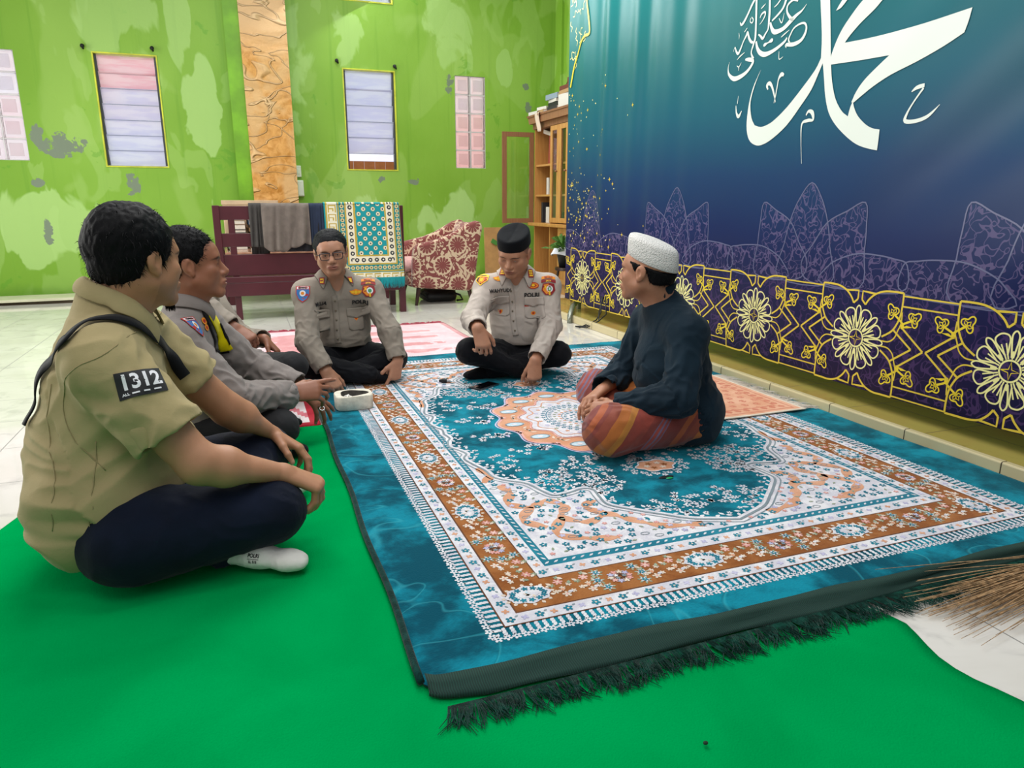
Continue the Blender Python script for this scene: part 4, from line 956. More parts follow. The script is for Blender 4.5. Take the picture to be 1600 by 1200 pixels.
# spandrels: florets, scrolls on the white ground in the four corners
r_ = random.Random(21); sp_pts = []
def inside_field(x, y):   # x,y relative to centre, folded to the lower-left quadrant
    x, y = -abs(x), -abs(y)
    for (x1, y1), (x2, y2) in zip(qs, qs[1:]):
        if min(y1, y2) <= y <= max(y1, y2) and x > (x1 if y1 == y2 else x1+(x2-x1)*(y-y1)/(y2-y1))-.035: return True
    return y > 0
XL, YL = (bx1-bx0)/2-jx-.024, (by1-by0)/2-jy-.030
for _ in range(9000):
    x, y = -r_.uniform(0, XL-.018), -r_.uniform(0, YL-.018)
    if inside_field(x, y) or y < -1.9: continue
    if all(math.hypot(x-a, y-c_) > .027 for a, c_ in sp_pts): sp_pts.append((x, y))
for m_x in (1, -1):
    for m_y in (1, -1):
        X = lambda x: KX+m_x*x
        Y = lambda y: KY+m_y*y
        sc = [[(-.60, -.60), (-.585, -.67), (-.62, -.75), (-.56, -.80), (-.50, -.77), (-.46, -.83), (-.50, -.90), (-.44, -.96), (-.36, -.93), (-.31, -.99), (-.24, -1.06), (-.12, -1.09)],
              [(-.62, -.42), (-.60, -.50), (-.64, -.56)], [(-.36, -.93), (-.40, -.86), (-.35, -.82)], [(-.56, -.80), (-.62, -.88), (-.57, -.95)], [(-.5, -.9), (-.56, -1.0), (-.48, -1.06), (-.40, -1.08)]]
        for q_ in sc:
            cc = catmull([(X(a), Y(c_)) for a, c_ in q_], 6); nn = len(cc)
            F.line(cc, [.012+.026*abs(math.sin(i*.55)) for i in range(nn)], PEACH, L2)
        for k, (x, y) in enumerate(sp_pts):
            a = (k*2.4) % 6.28; z_ = k % 8
            if z_ in (0, 1, 4): F.flower(X(x), Y(y), .0125, INK, L3, 5, a, .45, WHITE)
            elif z_ == 2: [F.leaf(X(x), Y(y), .017, .007, a+g_, INK, L3) for g_ in (-.8, 0, .8)]
            elif z_ == 3: F.line([(X(x+.014*math.cos(q)), Y(y+.008*math.sin(q))) for q in [2*PI*j/8 for j in range(8)]], .0025, GREY, L3, True)
            elif z_ == 5: F.flower(X(x), Y(y), .011, LILAC, L3, 5, a); 
            elif z_ == 6: F.leaf(X(x), Y(y), .018, .008, a, SAGE, L3)
            else: F.flower(X(x), Y(y), .009, PINK, L3, 5, a)

# body of the carpet with a gently uneven surface; the print follows it
def rug_z(x, y):
    e = max(bx0-.05-x, x-bx1-.05, by0-.05-y, y-by1-.05, 0.0); w = min(1.0, e/.06)    # only the plain outer border ripples
    return RZ+w*(0.0025*math.sin(x*6+1)*math.sin(y*4.3)+0.0014*math.sin(x*17+y*9))
def rug_edge(x, y):
    e = 0.012*math.sin(y*2.2+.3) if x < KX else 0.0
    return e
CR = 0.035
vs, fs = [], []
NX_, NY_ = 90, 130
for j in range(NY_+1):
    for i in range(NX_+1):
        u, v = i/NX_, j/NY_; x, y = RX0+(RX1-RX0)*u, RY0+(RY1-RY0)*v
        # rounded corner near the camera
        dx, dy = max(0, RX0+CR-x), max(0, RY0+CR-y)
        if dx > 0 and dy > 0:
            d = max(dx, dy)/CR; ang = math.hypot(dx, dy)
            if ang > CR: x += (dx-dx*CR/ang); y += (dy-dy*CR/ang)
        if v == 0: y += 0.004*math.sin(x*11)+.006*math.sin(x*3.1)
        e = min(u*(RX1-RX0), (1-u)*(RX1-RX0), v*(RY1-RY0), (1-v)*(RY1-RY0))
        vs.append((x, y, rug_z(x, y)-(.006 if e < 1e-6 else 0)))
for j in range(NY_):
    for i in range(NX_): k = j*(NX_+1)+i; fs.append((k, k+1, k+NX_+2, k+NX_+1))
# skirt down to the floor
ring_i = [i for i in range(NX_+1)]+[(j+1)*(NX_+1)-1 for j in range(1, NY_+1)]+[NY_*(NX_+1)+i for i in range(NX_-1, -1, -1)]+[j*(NX_+1) for j in range(NY_-1, 0, -1)]
b0 = len(vs)
for k in ring_i:
    x, y, z = vs[k]; vs.append((x, y, 0.0095))
m = len(ring_i); mi = [0]*len(fs)
for k in range(m): fs.append((ring_i[k], ring_i[(k+1) % m], b0+(k+1) % m, b0+k)); mi.append(12)
base = len(vs)
for (x, y, h) in F.v: vs.append((x, y, rug_z(x, y)+h))
fs += [tuple(base+i for i in f) for f in F.f]; mi += F.mi
M_BIND = pile('dark_green_binding', '#0c2c28', '#15423c', sc=30)
rug = mesh_obj('carpet', vs, fs, PAL+[M_BIND], mi=mi)
tag(rug, 'large teal velvet carpet with floral medallion and brown border, under the seated group', 'carpet')
bm = bmesh.new(); bm.from_mesh(rug.data)
for f in bm.faces:
    if f.normal.z < 0 and abs(f.normal.z) > .5: f.normal_flip()
bm.to_mesh(rug.data); bm.free()
# bound edge rope and the two woven strips of the fringe at the near end
b = MB(); b.tube([(RX0+.004*math.sin(y_*9), y_, .017) for y_ in [RY0+.03+(RY1-RY0-.03)*k/60 for k in range(61)]], .0085, 8)
b.build('edge_binding', M_BIND, rug, smooth=True)
vs, fs = [], []
for j, (dy, z) in enumerate(((.016, .0262), (-.006, .0225), (-.010, .0150), (-.034, .0135), (-.040, .008))):
    for i in range(121):
        x = RX0+.006+(RX1-RX0-.006)*i/120; tp_ = .35+.65*min(1, (x-RX0)/.12); vs.append((x, RY0+(dy if dy > 0 else dy*tp_)+(.018 if x < RX0+.03 else 0)*(1-(x-RX0)/.03)+.006*math.sin(x*3.1)+.004*math.sin(x*11+j)-(0.010*math.sin(x*1.7+1) if j > 1 else 0), z+.0015*math.sin(x*25+j*2)))
for j in range(4):
    for i in range(120): k = j*121+i; fs.append((k, k+1, k+122, k+121))
t = NT('woven_green_strip'); g = t.node('ShaderNodeNewGeometry').outputs['Position']
w = t.node('ShaderNodeTexWave', {'Vector': g, 'Scale': 62.0, 'Distortion': 1.0}, bands_direction='X').outputs[1]
t.col(t.mix(t.math('MULTIPLY', w, 0.6), '#0c2a24', '#1a4a3e')); t.set(Roughness=.9); t.bump(w, .5, .003)
o = mesh_obj('woven_strip', vs, fs, t.m, rug, smooth=True); md = o.modifiers.new('s', 'SOLIDIFY'); md.thickness = .004
def fringe(name, parent, pts_dirs, L, mat_, seed=0, rad=.0016, gravity_z=.006, jit=.35, clump=6):
    """loose threads: list of (root, outward direction)"""
    b = MB(); r_ = random.Random(seed); lean = 0
    for k, (p, d) in enumerate(pts_dirs):
        if k % clump == 0: lean = r_.uniform(-jit, jit); cl = r_.uniform(.75, 1.25)
        d = Vector(d); s = Vector((-d.y, d.x, 0)); l = L*cl*r_.uniform(.8, 1.1); a = lean+r_.uniform(-.25, .25); a2 = a+r_.uniform(-.9, .9)
        p0 = Vector(p); q1 = p0+(d+s*a*.6)*l*.4; q2 = q1+(d+s*a)*l*.3; q3 = q2+(d+s*a2)*l*.35
        q1.z = p0.z*.7+gravity_z*.3+r_.uniform(0, .004); q2.z = gravity_z+r_.uniform(0, .007); q3.z = gravity_z+r_.uniform(-.001, .004)
        b.tube([p0, q1, q2, q3], [rad, rad*.95, rad*.8, rad*.35], 4)
    o = b.build(name, mat_, parent); o['kind'] = 'stuff'; return o
M_FRG = pile('dark_green_fringe_yarn', '#0a2620', '#14453a', sc=40)
N_ = 1500
fringe('fringe', rug, [((RX0+.03+(RX1-RX0-.03)*k/N_, RY0-.045-.010*math.sin((RX0+(RX1-RX0)*k/N_)*1.7+1), .013), (0, -1, 0)) for k in range(N_)], .062, M_FRG, 4, .0015, .0075, .55, 7)
fringe('fringe', rug, [((RX0+.2+(RX1-RX0-.2)*k/260, RY1-.005, .012), (.1, 1, 0)) for k in range(260)], .035, M_FRG, 5, .0014, .003)

# ---- pink rug behind, red mat, peach prayer rug
def small_rug(name, x0, x1, y0, y1, z, fn, mats, label, nx=60, ny=60, cat='rug', skew=0.0, wav=.004):
    vs, fs, mi = [], [], []
    for j in range(ny+1):
        for i in range(nx+1):
            u, v = i/nx, j/ny; x = x0+(x1-x0)*u+skew*v; y = y0+(y1-y0)*v+wav*math.sin(u*9)
            vs.append((x, y, z+.0015*math.sin(x*12)*math.sin(y*9)+.0015))
    for j in range(ny):
        for i in range(nx): k = j*(nx+1)+i; fs.append((k, k+1, k+nx+2, k+nx+1)); mi.append(fn((i+.5)/nx, (j+.5)/ny, (x1-x0), (y1-y0)))
    o = mesh_obj(name, vs, fs, mats, mi=mi, smooth=True); md = o.modifiers.new('s', 'SOLIDIFY'); md.thickness = .004; md.offset = -1
    return tag(o, label, cat)
M_PK = [pile('rug_rose', '#cf8f92', '#dfa9ab', sc=6), pile('rug_pale_rose', '#dfc0c6', '#e9d3d8', sc=6), pile('rug_crimson', '#a03048', '#b84058', sc=20), pile('rug_grey_line', '#6f6a80', '#8a8498')]
def pink_fn(u, v, W, H):
    if v > .985: return 2
    x, y = (u-.72)*W, (v-.42)*H; d = math.hypot(x, y*.8)
    if .16 < d < .19 or .24 < d < .255: return 1
    e = min(u*W, (1-u)*W, v*H, (1-v)*H)
    if e < .05: return 0
    if e < .20: return 1
    if .20 < e < .212: return 3 if (u > .7) else 0
    return 0 if (math.sin(v*H*26)+math.sin(u*W*3) > -.2) else 1
pr = small_rug('rug', -.12, 1.50, 3.98, 5.60, .001, pink_fn, M_PK, 'worn pink rug with crimson end, behind the teal carpet', 110, 110, skew=-.02)
fringe('fringe', pr, [((-.1+1.57*k/300, 5.60, .004), (0, 1, 0)) for k in range(300)], .04, M_PK[2], 7, .002, .003, .8, 5)
def red_fn(u, v, W, H): return 0 if min(u*W, (1-u)*W, v*H, (1-v)*H) < .05 else (1 if int(u*12+v*9) % 3 else 2)
small_rug('floor_mat', -.18, .252, 3.09, 3.9, .001, red_fn, [pile('mat_red', '#a31c2c', '#bb2a3a'), pile('mat_white', '#d8c8c8', '#e6dada'), pile('mat_rose', '#c86a74', '#d4818a')], 'red and white patterned mat between the green felt and the teal carpet', 30, 30, 'mat')
M_PE = [pile('rug_peach', '#d99d7c', '#e5b294', sc=9), pile('rug_salmon', '#c8785e', '#d48a70', sc=14), pile('rug_cream_edge', '#dcd0bc', '#e8dfce', sc=14)]
def peach_fn(u, v, W, H):
    e = min(u*W, (1-u)*W, v*H, (1-v)*H)
    if e < .012: return 2
    if e < .035: return 0
    if e < .042: return 1
    if e < .09: return 1 if math.hypot(((u*W) % .05)-.025, ((v*H) % .05)-.025) < .016 else 0
    if e < .10: return 1
    return 1 if math.hypot(((u*W+.5*(int(v*H/.06) % 2)*.07) % .07)-.035, ((v*H) % .06)-.03) < .018 and math.hypot(((u*W) % .02)-.01, ((v*H) % .02)-.01) > .005 else 0
pe = small_rug('prayer_rug', 1.62, 2.37, 2.475, 3.19, .0285, peach_fn, M_PE, 'peach prayer rug with white fringe, lying on the teal carpet behind the man in black', 190, 150, 'prayer rug')
for o_ in (pe,): pass
fringe('fringe', pe, [((2.37, 2.48+.70*k/170, .030), (1, 0, 0)) for k in range(170)], .075, pile('white_fringe_yarn', '#d5cbbd', '#ece4d8'), 9, .0018, .0235, .4, 5)
# ================================================================ the printed banner on its frame
BNX, BY0, BY1, BZT = 2.61, 0.3, 5.68, 3.0
def ban_x(y, z):
    near = max(0.0, min(1.0, (2.9-y)/1.2)); far = max(0.0, min(1.0, (y-3.6)/1.3))*(1-.75*max(0, min(1, (y-5.15)/.3)))
    x = BNX+0.004*math.sin(y*2.1)
    x -= far*(0.013*math.sin((y+0.03*z)*16.5)+0.006*math.sin(y*29+z*.6))*max(0.08, min(1, (z-.45)*.9))
    d = y*0.72+z*1.0
    x -= near*(0.015*math.sin(d*6.4+.6)+0.006*math.sin(d*13.7))*min(1, max(0, (z-.25))*1.2)
    x -= 0.006*math.sin(z*34)*max(0, 1-(z-.10)/.16)*max(0, math.sin(y*2.2)) if z < .26 else 0
    return x
def ban_zb(y): return 0.128+0.008*math.sin(y*1.9)+(0.02 if y > 5.3 else 0)
def banner_mat(name, petals=False, band=False):
    t = NT(name); g = t.node('ShaderNodeNewGeometry').outputs['Position']; sp = t.node('ShaderNodeSeparateXYZ', {0: g}); y, z = sp.outputs[1], sp.outputs[2]
    zz = t.math('ADD', z, t.math('MULTIPLY', t.noise(g, 1.2, 2), 0.12))
    cr = t.node('ShaderNodeValToRGB', {0: t.math('DIVIDE', zz, 2.6)})
    el = cr.color_ramp.elements; el[0].position = 0.05; el[0].color = lin('#140c30'); el[1].position = 0.95; el[1].color = lin('#0d7c7c')
    for p, c_ in ((.20, '#141540'), (.33, '#102252'), (.45, '#12365f'), (.58, '#0f5468'), (.76, '#0b6468')):
        e = el.new(p); e.color = lin(c_)
    c = cr.outputs[0]
    v = t.node('ShaderNodeMapping', {'Vector': g, 'Scale': (0.0, 1, 1)}).outputs[0]
    n = t.noise(v, 11 if not band else 9, 1.2, 0.4, 1.3)
    l1 = t.step(t.math('ABSOLUTE', t.math('SUBTRACT', n, 0.5)), 0.024, 0.016)
    n2 = t.noise(v, 19, 0.5, 0.3, 0.8); l2 = t.step(t.math('ABSOLUTE', t.math('SUBTRACT', n2, 0.5)), 0.030, 0.022)
    line = t.math('MAXIMUM', l1, l2)
    if petals: c = t.mix(t.math('MULTIPLY', line, 0.42), c, '#7a6a92'); 
    if band: c = t.mix(t.math('MULTIPLY', line, 0.40), c, '#5a3f72')
    t.col(c); t.set(Roughness=0.36, Specular_IOR_Level=0.22, Coat_Weight=0.05, Coat_Roughness=0.25)
    t.bump(t.noise(g, 260, 2), 0.08, 0.002)
    return t.m
def ink(name, c_): return mat(name, c_, 0.35, Specular_IOR_Level=0.5, Coat_Weight=0.2, Coat_Roughness=0.25)
BM = [banner_mat('banner_print'), ink('print_ivory', '#d9e0d8'), ink('print_gold', '#d9be3c'), ink('print_yellow', '#e6cc2c'), banner_mat('banner_petal_print', True), ink('print_petal_edge', '#5a5c80'), banner_mat('banner_band_print', band=True), ink('print_pale_gold', '#e9e39a')]
vs, fs, mi = [], [], []
ny, nz = 300, 130
for j in range(nz+1):
    for i in range(ny+1):
        y = BY0+(BY1-BY0)*i/ny; zb = ban_zb(y); z = zb+(BZT-zb)*j/nz; vs.append((ban_x(y, z), y, z))
for j in range(nz):
    for i in range(ny): k = j*(ny+1)+i; fs.append((k, k+1, k+ny+2, k+ny+1)); mi.append(0)
def put(pts, faces, m, h):
    b0 = len(vs)
    for y, z in pts: vs.append((ban_x(y, z)-h, y, z))
    for f in faces: fs.append(tuple(b0+i for i in f)); mi.append(m)
def fill(poly, m, h, grid=0.05, holes=()):
    """triangulate an outline and subdivide so it follows the folds"""
    bm = bmesh.new(); v_ = [bm.verts.new((p[0], p[1], 0)) for p in poly]
    ed = [bm.edges.new((v_[i], v_[(i+1) % len(v_)])) for i in range(len(v_))]
    bmesh.ops.triangle_fill(bm, edges=ed, use_beauty=True)
    for _ in range(6):
        le = [e for e in bm.edges if e.calc_length() > grid]
        if not le: break
        bmesh.ops.subdivide_edges(bm, edges=le, cuts=1, use_grid_fill=False); bmesh.ops.triangulate(bm, faces=bm.faces[:])
    bm.verts.index_update()
    put([(v.co.x, v.co.y) for v in bm.verts], [[v.index for v in f.verts] for f in bm.faces], m, h); bm.free()
def stroke(pts, m, h, w=None, closed=False, n=6):
    P = catmull([p[:2] for p in pts], n, closed)
    if w is None:
        W = catmull([(p[2], 0) for p in pts], n, closed); W = [max(.0015, q[0]) for q in W]
    else: W = [w]*len(P)
    ribbon(P, W, m, h, closed)
def ribbon(P, W, m, h, closed=False):
    Q, WW = [], []
    for i in range(len(P)-(0 if closed else 1)):
        a, c_ = P[i], P[(i+1) % len(P)]; L = math.hypot(c_[0]-a[0], c_[1]-a[1]); k = max(1, int(L/.035))
        for j in range(k): Q.append((a[0]+(c_[0]-a[0])*j/k, a[1]+(c_[1]-a[1])*j/k)); WW.append(W[i]+(W[(i+1) % len(P)]-W[i])*j/k)
    if not closed: Q.append(P[-1]); WW.append(W[-1])
    pts = []; m_ = len(Q)
    for i in range(m_):
        a = Q[(i-1) % m_] if closed or i > 0 else Q[i]; c_ = Q[(i+1) % m_] if closed or i < m_-1 else Q[i]
        ty, tz = c_[0]-a[0], c_[1]-a[1]; l = math.hypot(ty, tz) or 1; nx_, nz_ = -tz/l*WW[i]/2, ty/l*WW[i]/2
        pts += [(Q[i][0]+nx_, Q[i][1]+nz_), (Q[i][0]-nx_, Q[i][1]-nz_)]
    put(pts, [(2*i, 2*i+1, 2*((i+1) % m_)+1, 2*((i+1) % m_)) for i in range(m_ if closed else m_-1)], m, h)
H0, H1, H2, H3 = .0006, .0012, .0018, .0024
# lotus petals, repeating every 1.18 m
for c0 in (1.66-1.18, 1.66, 2.84, 4.02, 5.2):
    def g_(pts): return [(c0+a, z) for a, z in pts if True]
    lobes = [[(0, 1.046), (-.075, .972), (-.125, .87), (-.155, .75), (-.18, .575), (.18, .575), (.155, .75), (.125, .87), (.075, .972)],
             [(.337, .953), (.24, .915), (.125, .860), (.05, .76), (-.02, .66), (.05, .575), (.36, .575), (.362, .74), (.355, .85)],
             [(-.337, .953), (-.24, .915), (-.125, .860), (-.05, .76), (.02, .66), (-.05, .575), (-.36, .575), (-.362, .74), (-.355, .85)]]
    low = [[(.60, .695), (.53, .718), (.44, .728), (.33, .728), (.23, .70), (.155, .655), (.13, .575), (.57, .575)], [(-.60, .695), (-.53, .718), (-.44, .728), (-.33, .728), (-.23, .70), (-.155, .655), (-.13, .575), (-.57, .575)]]
    for k, l in enumerate(lobes+low):
        pl = g_(l)
        pl = [(min(p[0], BY1-.01), p[1]) for p in pl]
        if min(p[0] for p in pl) > BY1-.03: continue
        if k in (1, 2) and c0 > 4.9: continue
        fill(pl, 4, H0+k*.00005, .06); 
        stroke(pl, 5, H1+.0002, .006, True, 4)
# band ground
fill([(BY0+.01, ban_zb(1)+.004), (BY1-.01, .150), (BY1-.01, .575), (BY0+.01, .575)], 6, H0+.0004, .10)
# gold band, unit 0.72 wide centred on each flower
PER = .7185; G = .0085
def q4(pts): return [[(sx*a, sz*b) for a, b in pts] for sx in (1, -1) for sz in (1, -1)]
for cy in (2.465-2*PER, 2.465-PER, 2.465, 2.465+PER, 2.465+2*PER, 2.465+3*PER, 2.465+4*PER):
    cz = .349
    def ok(P): return [(cy+a, cz+b) for a, b in P]
    def S(P, w=G, m=2, closed=False, smooth=True, n=5):
        P = ok(P)
        P = [(p[0], max(p[1], ban_zb(p[0])+.003)) for p in P if BY0+.01 < p[0] < BY1-.004]
        if len(P) < 2: return
        (stroke(P, m, H2, w, closed, n) if smooth else ribbon(P, [w]*len(P), m, H2, closed))
    for k in range(8):
        for kind in (0, 1):
            a0 = k*PI/4+(0 if kind else PI/8); hw = .235 if kind == 0 else .115; r0_, r1_ = (.060, .137) if kind == 0 else (.050, .145)
            if kind == 0: pts = [(a0-hw*.30, r0_), (a0-hw*.85, .095), (a0-hw*1.0, .120), (a0-hw*.72, .136), (a0, .143), (a0+hw*.72, .136), (a0+hw*1.0, .120), (a0+hw*.85, .095), (a0+hw*.30, r0_)]
            else: pts = [(a0-hw*.5, r0_), (a0-hw*.95, .11), (a0-hw*.75, .137), (a0, .150), (a0+hw*.75, .137), (a0+hw*.95, .11), (a0+hw*.5, r0_)]
            S([(r*math.cos(a), r*math.sin(a)) for a, r in pts], .0065, 7)
            for da in ((0,) if kind == 1 else (-.09, .09)):
                a = a0+da; S([(.045*math.cos(a), .045*math.sin(a)), ((.075 if kind else .105)*math.cos(a), (.075 if kind else .105)*math.sin(a))], .0055, 7, smooth=False)
    S([(.040*math.cos(a), .040*math.sin(a)) for a in [2*PI*k/24 for k in range(24)]], .007, 7, True)
    st4 = []
    for k in range(8): r = .034 if k % 2 == 0 else .009; st4.append((r*math.cos(k*PI/4), r*math.sin(k*PI/4)))
    P = ok(st4)
    if P[0][0] < BY1-.05: S(st4+[st4[0]], .0035, 3, smooth=False)
    for arc in q4([(.034, .158), (.052, .185), (.085, .212), (.13, .228), (.18, .232), (.228, .231)]): S(arc)
    for arc in q4([(.228, .231), (.229, .19), (.226, .14), (.214, .10), (.19, .062), (.142, .030)]): S(arc)
    for arc in q4([(.142, .012), (.18, .014), (.208, .035), (.222, .07), (.234, .105), (.232, .15)]): S(arc, .006)
    for arc in q4([(.012, .178), (.012, .217), (.082, .212)]): S(arc, smooth=False)
    for arc in q4([(.012, .178), (.034, .158)]): S(arc, smooth=False)
    for r1 in (.219, .175):
        for arc in q4([(.231, r1), (.3593, r1)]): S(arc, .0065, smooth=False)
    for arc in q4([(.353, 0), (.236, .088)]): S(arc, smooth=False)
    for arc in q4([(.296, 0), (.200, .068)]): S(arc, smooth=False)
    for (tx, tz, dirx) in ((.183, .148, -1), (.298, .130, 1)):
        for sx in (1, -1):
            for sz in (1, -1):
                base_a = math.atan2(tz-.085, tx-.238)
                ring_ = []
                for k in range(18):
                    a = 2*PI*k/18; r = .026+.009*math.cos(3*(a-base_a)); ring_.append((sx*(tx+r*math.cos(a)*.95), sz*(tz+r*math.sin(a)*1.05)))
                S(ring_, .006, 3, True, n=2)
                for da in (-1.1, 0, 1.1):
                    a = base_a+da; c_ = (tx-.012*math.cos(base_a), tz-.012*math.sin(base_a)); e = (c_[0]+.024*math.cos(a), c_[1]+.024*math.sin(a)); mdx, mdz = -math.sin(a)*.007, math.cos(a)*.007
                    md_ = ((c_[0]+e[0])/2, (c_[1]+e[1])/2)
                    S([(sx*c_[0], sz*c_[1]), (sx*(md_[0]+mdx), sz*(md_[1]+mdz)), (sx*e[0], sz*e[1]), (sx*(md_[0]-mdx), sz*(md_[1]-mdz)), (sx*c_[0], sz*c_[1])], .0045, 3, smooth=False)
                S([(sx*(tx-.014*math.cos(base_a)), sz*(tz-.014*math.sin(base_a))), (sx*.243, sz*.10), (sx*.238, sz*.08)], .009, 3)
    for sx in (1, -1):
        for sz in (1, -1):
            pl = [(.236, .082), (.262, .098), (.292, .094), (.268, .088)]
            P = [(cy+sx*a, cz+sz*b_) for a, b_ in pl]
            if max(p[0] for p in P) < BY1-.01 and min(p[0] for p in P) > BY0+.02: fill(P, 3, H3, .1)
# small gold stars at the far end
r_ = random.Random(12)
for k in range(170):
    y = BY1-.02-abs(r_.gauss(0, .42)); z = .62+abs(r_.gauss(0, .38)) if k % 4 else r_.uniform(.6, 1.9)
    if y < 4.2 or z > 1.95: continue
    s = r_.choice((.004, .005, .006, .010, .017))
    if s > .009: fill([(y+s, z), (y+s*.22, z+s*.22), (y, z+s), (y-s*.22, z+s*.22), (y-s, z), (y-s*.22, z-s*.22), (y, z-s), (y+s*.22, z-s*.22)], 2, H2, .1)
    else: fill([(y+s*1.3, z), (y, z+s), (y-s*1.3, z), (y, z-s)], 7, H2, .1)
# ogee border at the far upper corner
stroke([(5.37, 3.0), (5.362, 2.663), (5.356, 2.441), (5.335, 2.354), (5.306, 2.209), (5.38, 2.195), (5.449, 2.165), (5.516, 2.089), (5.572, 2.02), (5.605, 1.943), (5.635, 1.86)], 3, .006, .020)
for k in range(46):
    y, z = r_.uniform(5.38, 5.66), r_.uniform(2.0, 2.95)
    if z < 2.2 and y < 5.45+(2.2-z)*.6: continue
    a = r_.uniform(0, 6.28); stroke([(min(5.67, y+.03*math.cos(a)), z+.03*math.sin(a)), (y, z), (min(5.67, y+.03*math.cos(a+1.9)), z+.04*math.sin(a+1.9)), (min(5.67, y+.05*math.cos(a+2.8)), z+.05*math.sin(a+2.8))], 7, H2, .007)
# lettering
def soften(P, n=3, lim=32):
    m = len(P); out = []; V = [np.array(p[:2], float) for p in P]
    def turn(i):
        a, c_ = V[i]-V[i-1], V[(i+1) % m]-V[i]; return math.degrees(math.acos(max(-1, min(1, float(a@c_)/(np.linalg.norm(a)*np.linalg.norm(c_)+1e-12)))))
    sharp = [turn(i) > lim for i in range(m)]
    for i in range(m):
        p0, p1, p2, p3 = V[i-1], V[i], V[(i+1) % m], V[(i+2) % m]
        if sharp[i]: p0 = 2*p1-p2
        if sharp[(i+1) % m]: p3 = 2*p2-p1
        for k in range(n):
            t_ = k/n; q = 0.5*((2*p1)+(-p0+p2)*t_+(2*p0-5*p1+4*p2-p3)*t_*t_+(-p0+3*p1-3*p2+p3)*t_**3); out.append((float(q[0]), float(q[1])))
    return out
for k in ('P1', 'P2', 'P3', 'P4'): fill(soften(ART[k]), 1, H3+.0002*int(k[1]), .05)
for s_ in ART['strokes']: stroke(s_, 1, H3, None, False, 5)
o = mesh_obj('banner', vs, fs, BM, mi=mi, smooth=True)
tag(o, 'huge teal to navy banner with ivory calligraphy and gold floral band on the right', 'banner')
# cloth hem fold along the lower edge
b = MB(); b.tube([(ban_x(y_, ban_zb(y_))+.004, y_, ban_zb(y_)+.004) for y_ in [BY0+(BY1-BY0)*k/120 for k in range(121)]], .005, 6)
b.build('hem', BM[6], o, smooth=True)
# frame
M_STEEL = mat('galvanised_steel', '#8f9488', .35, .7)
t = thing('steel_stand', 'grey steel tube stand carrying the banner, foot on the tiles', 'stand', (2.72, 5.64, 0))
b = MB(); b.box(2.71, 5.62, .0, 2.74, 5.66, 3.0); b.build('post', M_STEEL, t)
b = MB(); b.box(2.71, .34, .0, 2.74, .38, 3.0); b.build('post', M_STEEL, t)
b = MB(); b.box(2.71, .34, 2.97, 2.74, 5.66, 3.0); b.build('crossbar', M_STEEL, t)
b = MB(); b.tube([(2.437, 5.205, 0), (2.437, 5.205, .06), (2.60, 5.50, .09), (2.72, 5.64, .12)], .022, 8); o = b.build('foot_strut', M_STEEL, t, smooth=True)
# cables hanging under the banner
b = MB()
for k, (y, dy) in enumerate(((4.92, .0), (4.90, .05), (4.86, -.03))):
    b.tube([(2.60, y+.05, .24), (2.57, y+dy, .12), (2.53, y-dy*.5, .062), (2.44, y+.05-dy, .012), (2.40, y+.1, .006)], .005, 6)
tag(b.build('cable', M_BLACK, smooth=True), 'black cables looping down from the banner beside its steel foot', 'cable')
b = MB(); b.tube([(2.60, 3.93, .22), (2.585, 3.94, .13), (2.565, 3.96, .09), (2.55, 3.93, .066)], .006, 6); b.tube([(2.60, 3.80, .22), (2.58, 3.80, .12), (2.57, 3.79, .09)], .012, 6); b.tube([(2.60, 3.82, .2), (2.57, 3.86, .15), (2.58, 3.90, .11)], .006, 6)
tag(b.build('cable', M_BLACK, smooth=True), 'black plug ends hanging below the banner in front of the man in black', 'cable')
# ================================================================ body modelling: distance fields turned into meshes
f32 = np.float32
def nv(*a): return np.array(a, float)
def unit(v): v = np.asarray(v, float); return v/np.linalg.norm(v)
def smin(a, b, k):
    if np.isscalar(k) and k <= 0: return np.minimum(a, b)
    h = np.maximum(k-np.abs(a-b), 0)/k
    return np.minimum(a, b)-h*h*k*0.25
def smax(a, b, k): return -smin(-a, -b, k)
def cone(a, b, ra, rb, n=None, f=1.0):
    """tapered limb from a to b; n, f: squash the section along n by f"""
    a, b = nv(*a), nv(*b); ab = b-a; L2 = max(float(ab@ab), 1e-9)
    def fn(X, Y, Z):
        px, py, pz = X-a[0], Y-a[1], Z-a[2]
        t = np.clip((px*ab[0]+py*ab[1]+pz*ab[2])/L2, 0, 1)
        qx, qy, qz = px-t*ab[0], py-t*ab[1], pz-t*ab[2]
        if n is not None:
            w = (qx*n[0]+qy*n[1]+qz*n[2])*(1/f-1); qx, qy, qz = qx+w*n[0], qy+w*n[1], qz+w*n[2]
            return (np.sqrt(qx*qx+qy*qy+qz*qz)-(ra+t*(rb-ra)))*min(1, f)
        return np.sqrt(qx*qx+qy*qy+qz*qz)-(ra+t*(rb-ra))
    r = max(ra, rb)*max(1, f); return fn, np.minimum(a, b)-r, np.maximum(a, b)+r
def ell(c, r, Rm=None):
    c = nv(*c); r = nv(*r); Rm = np.eye(3) if Rm is None else Rm     # columns of Rm: the ellipsoid's axes
    def fn(X, Y, Z):
        px, py, pz = X-c[0], Y-c[1], Z-c[2]; k0 = 0; k1 = 0
        for i in range(3):
            q = (px*Rm[0, i]+py*Rm[1, i]+pz*Rm[2, i])/r[i]; k0 = k0+q*q; k1 = k1+(q/r[i])**2
        k0 = np.sqrt(k0); k1 = np.sqrt(k1)+1e-9
        return k0*(k0-1)/k1
    e = np.sqrt(((Rm*r)**2).sum(axis=1)); return fn, c-e, c+e
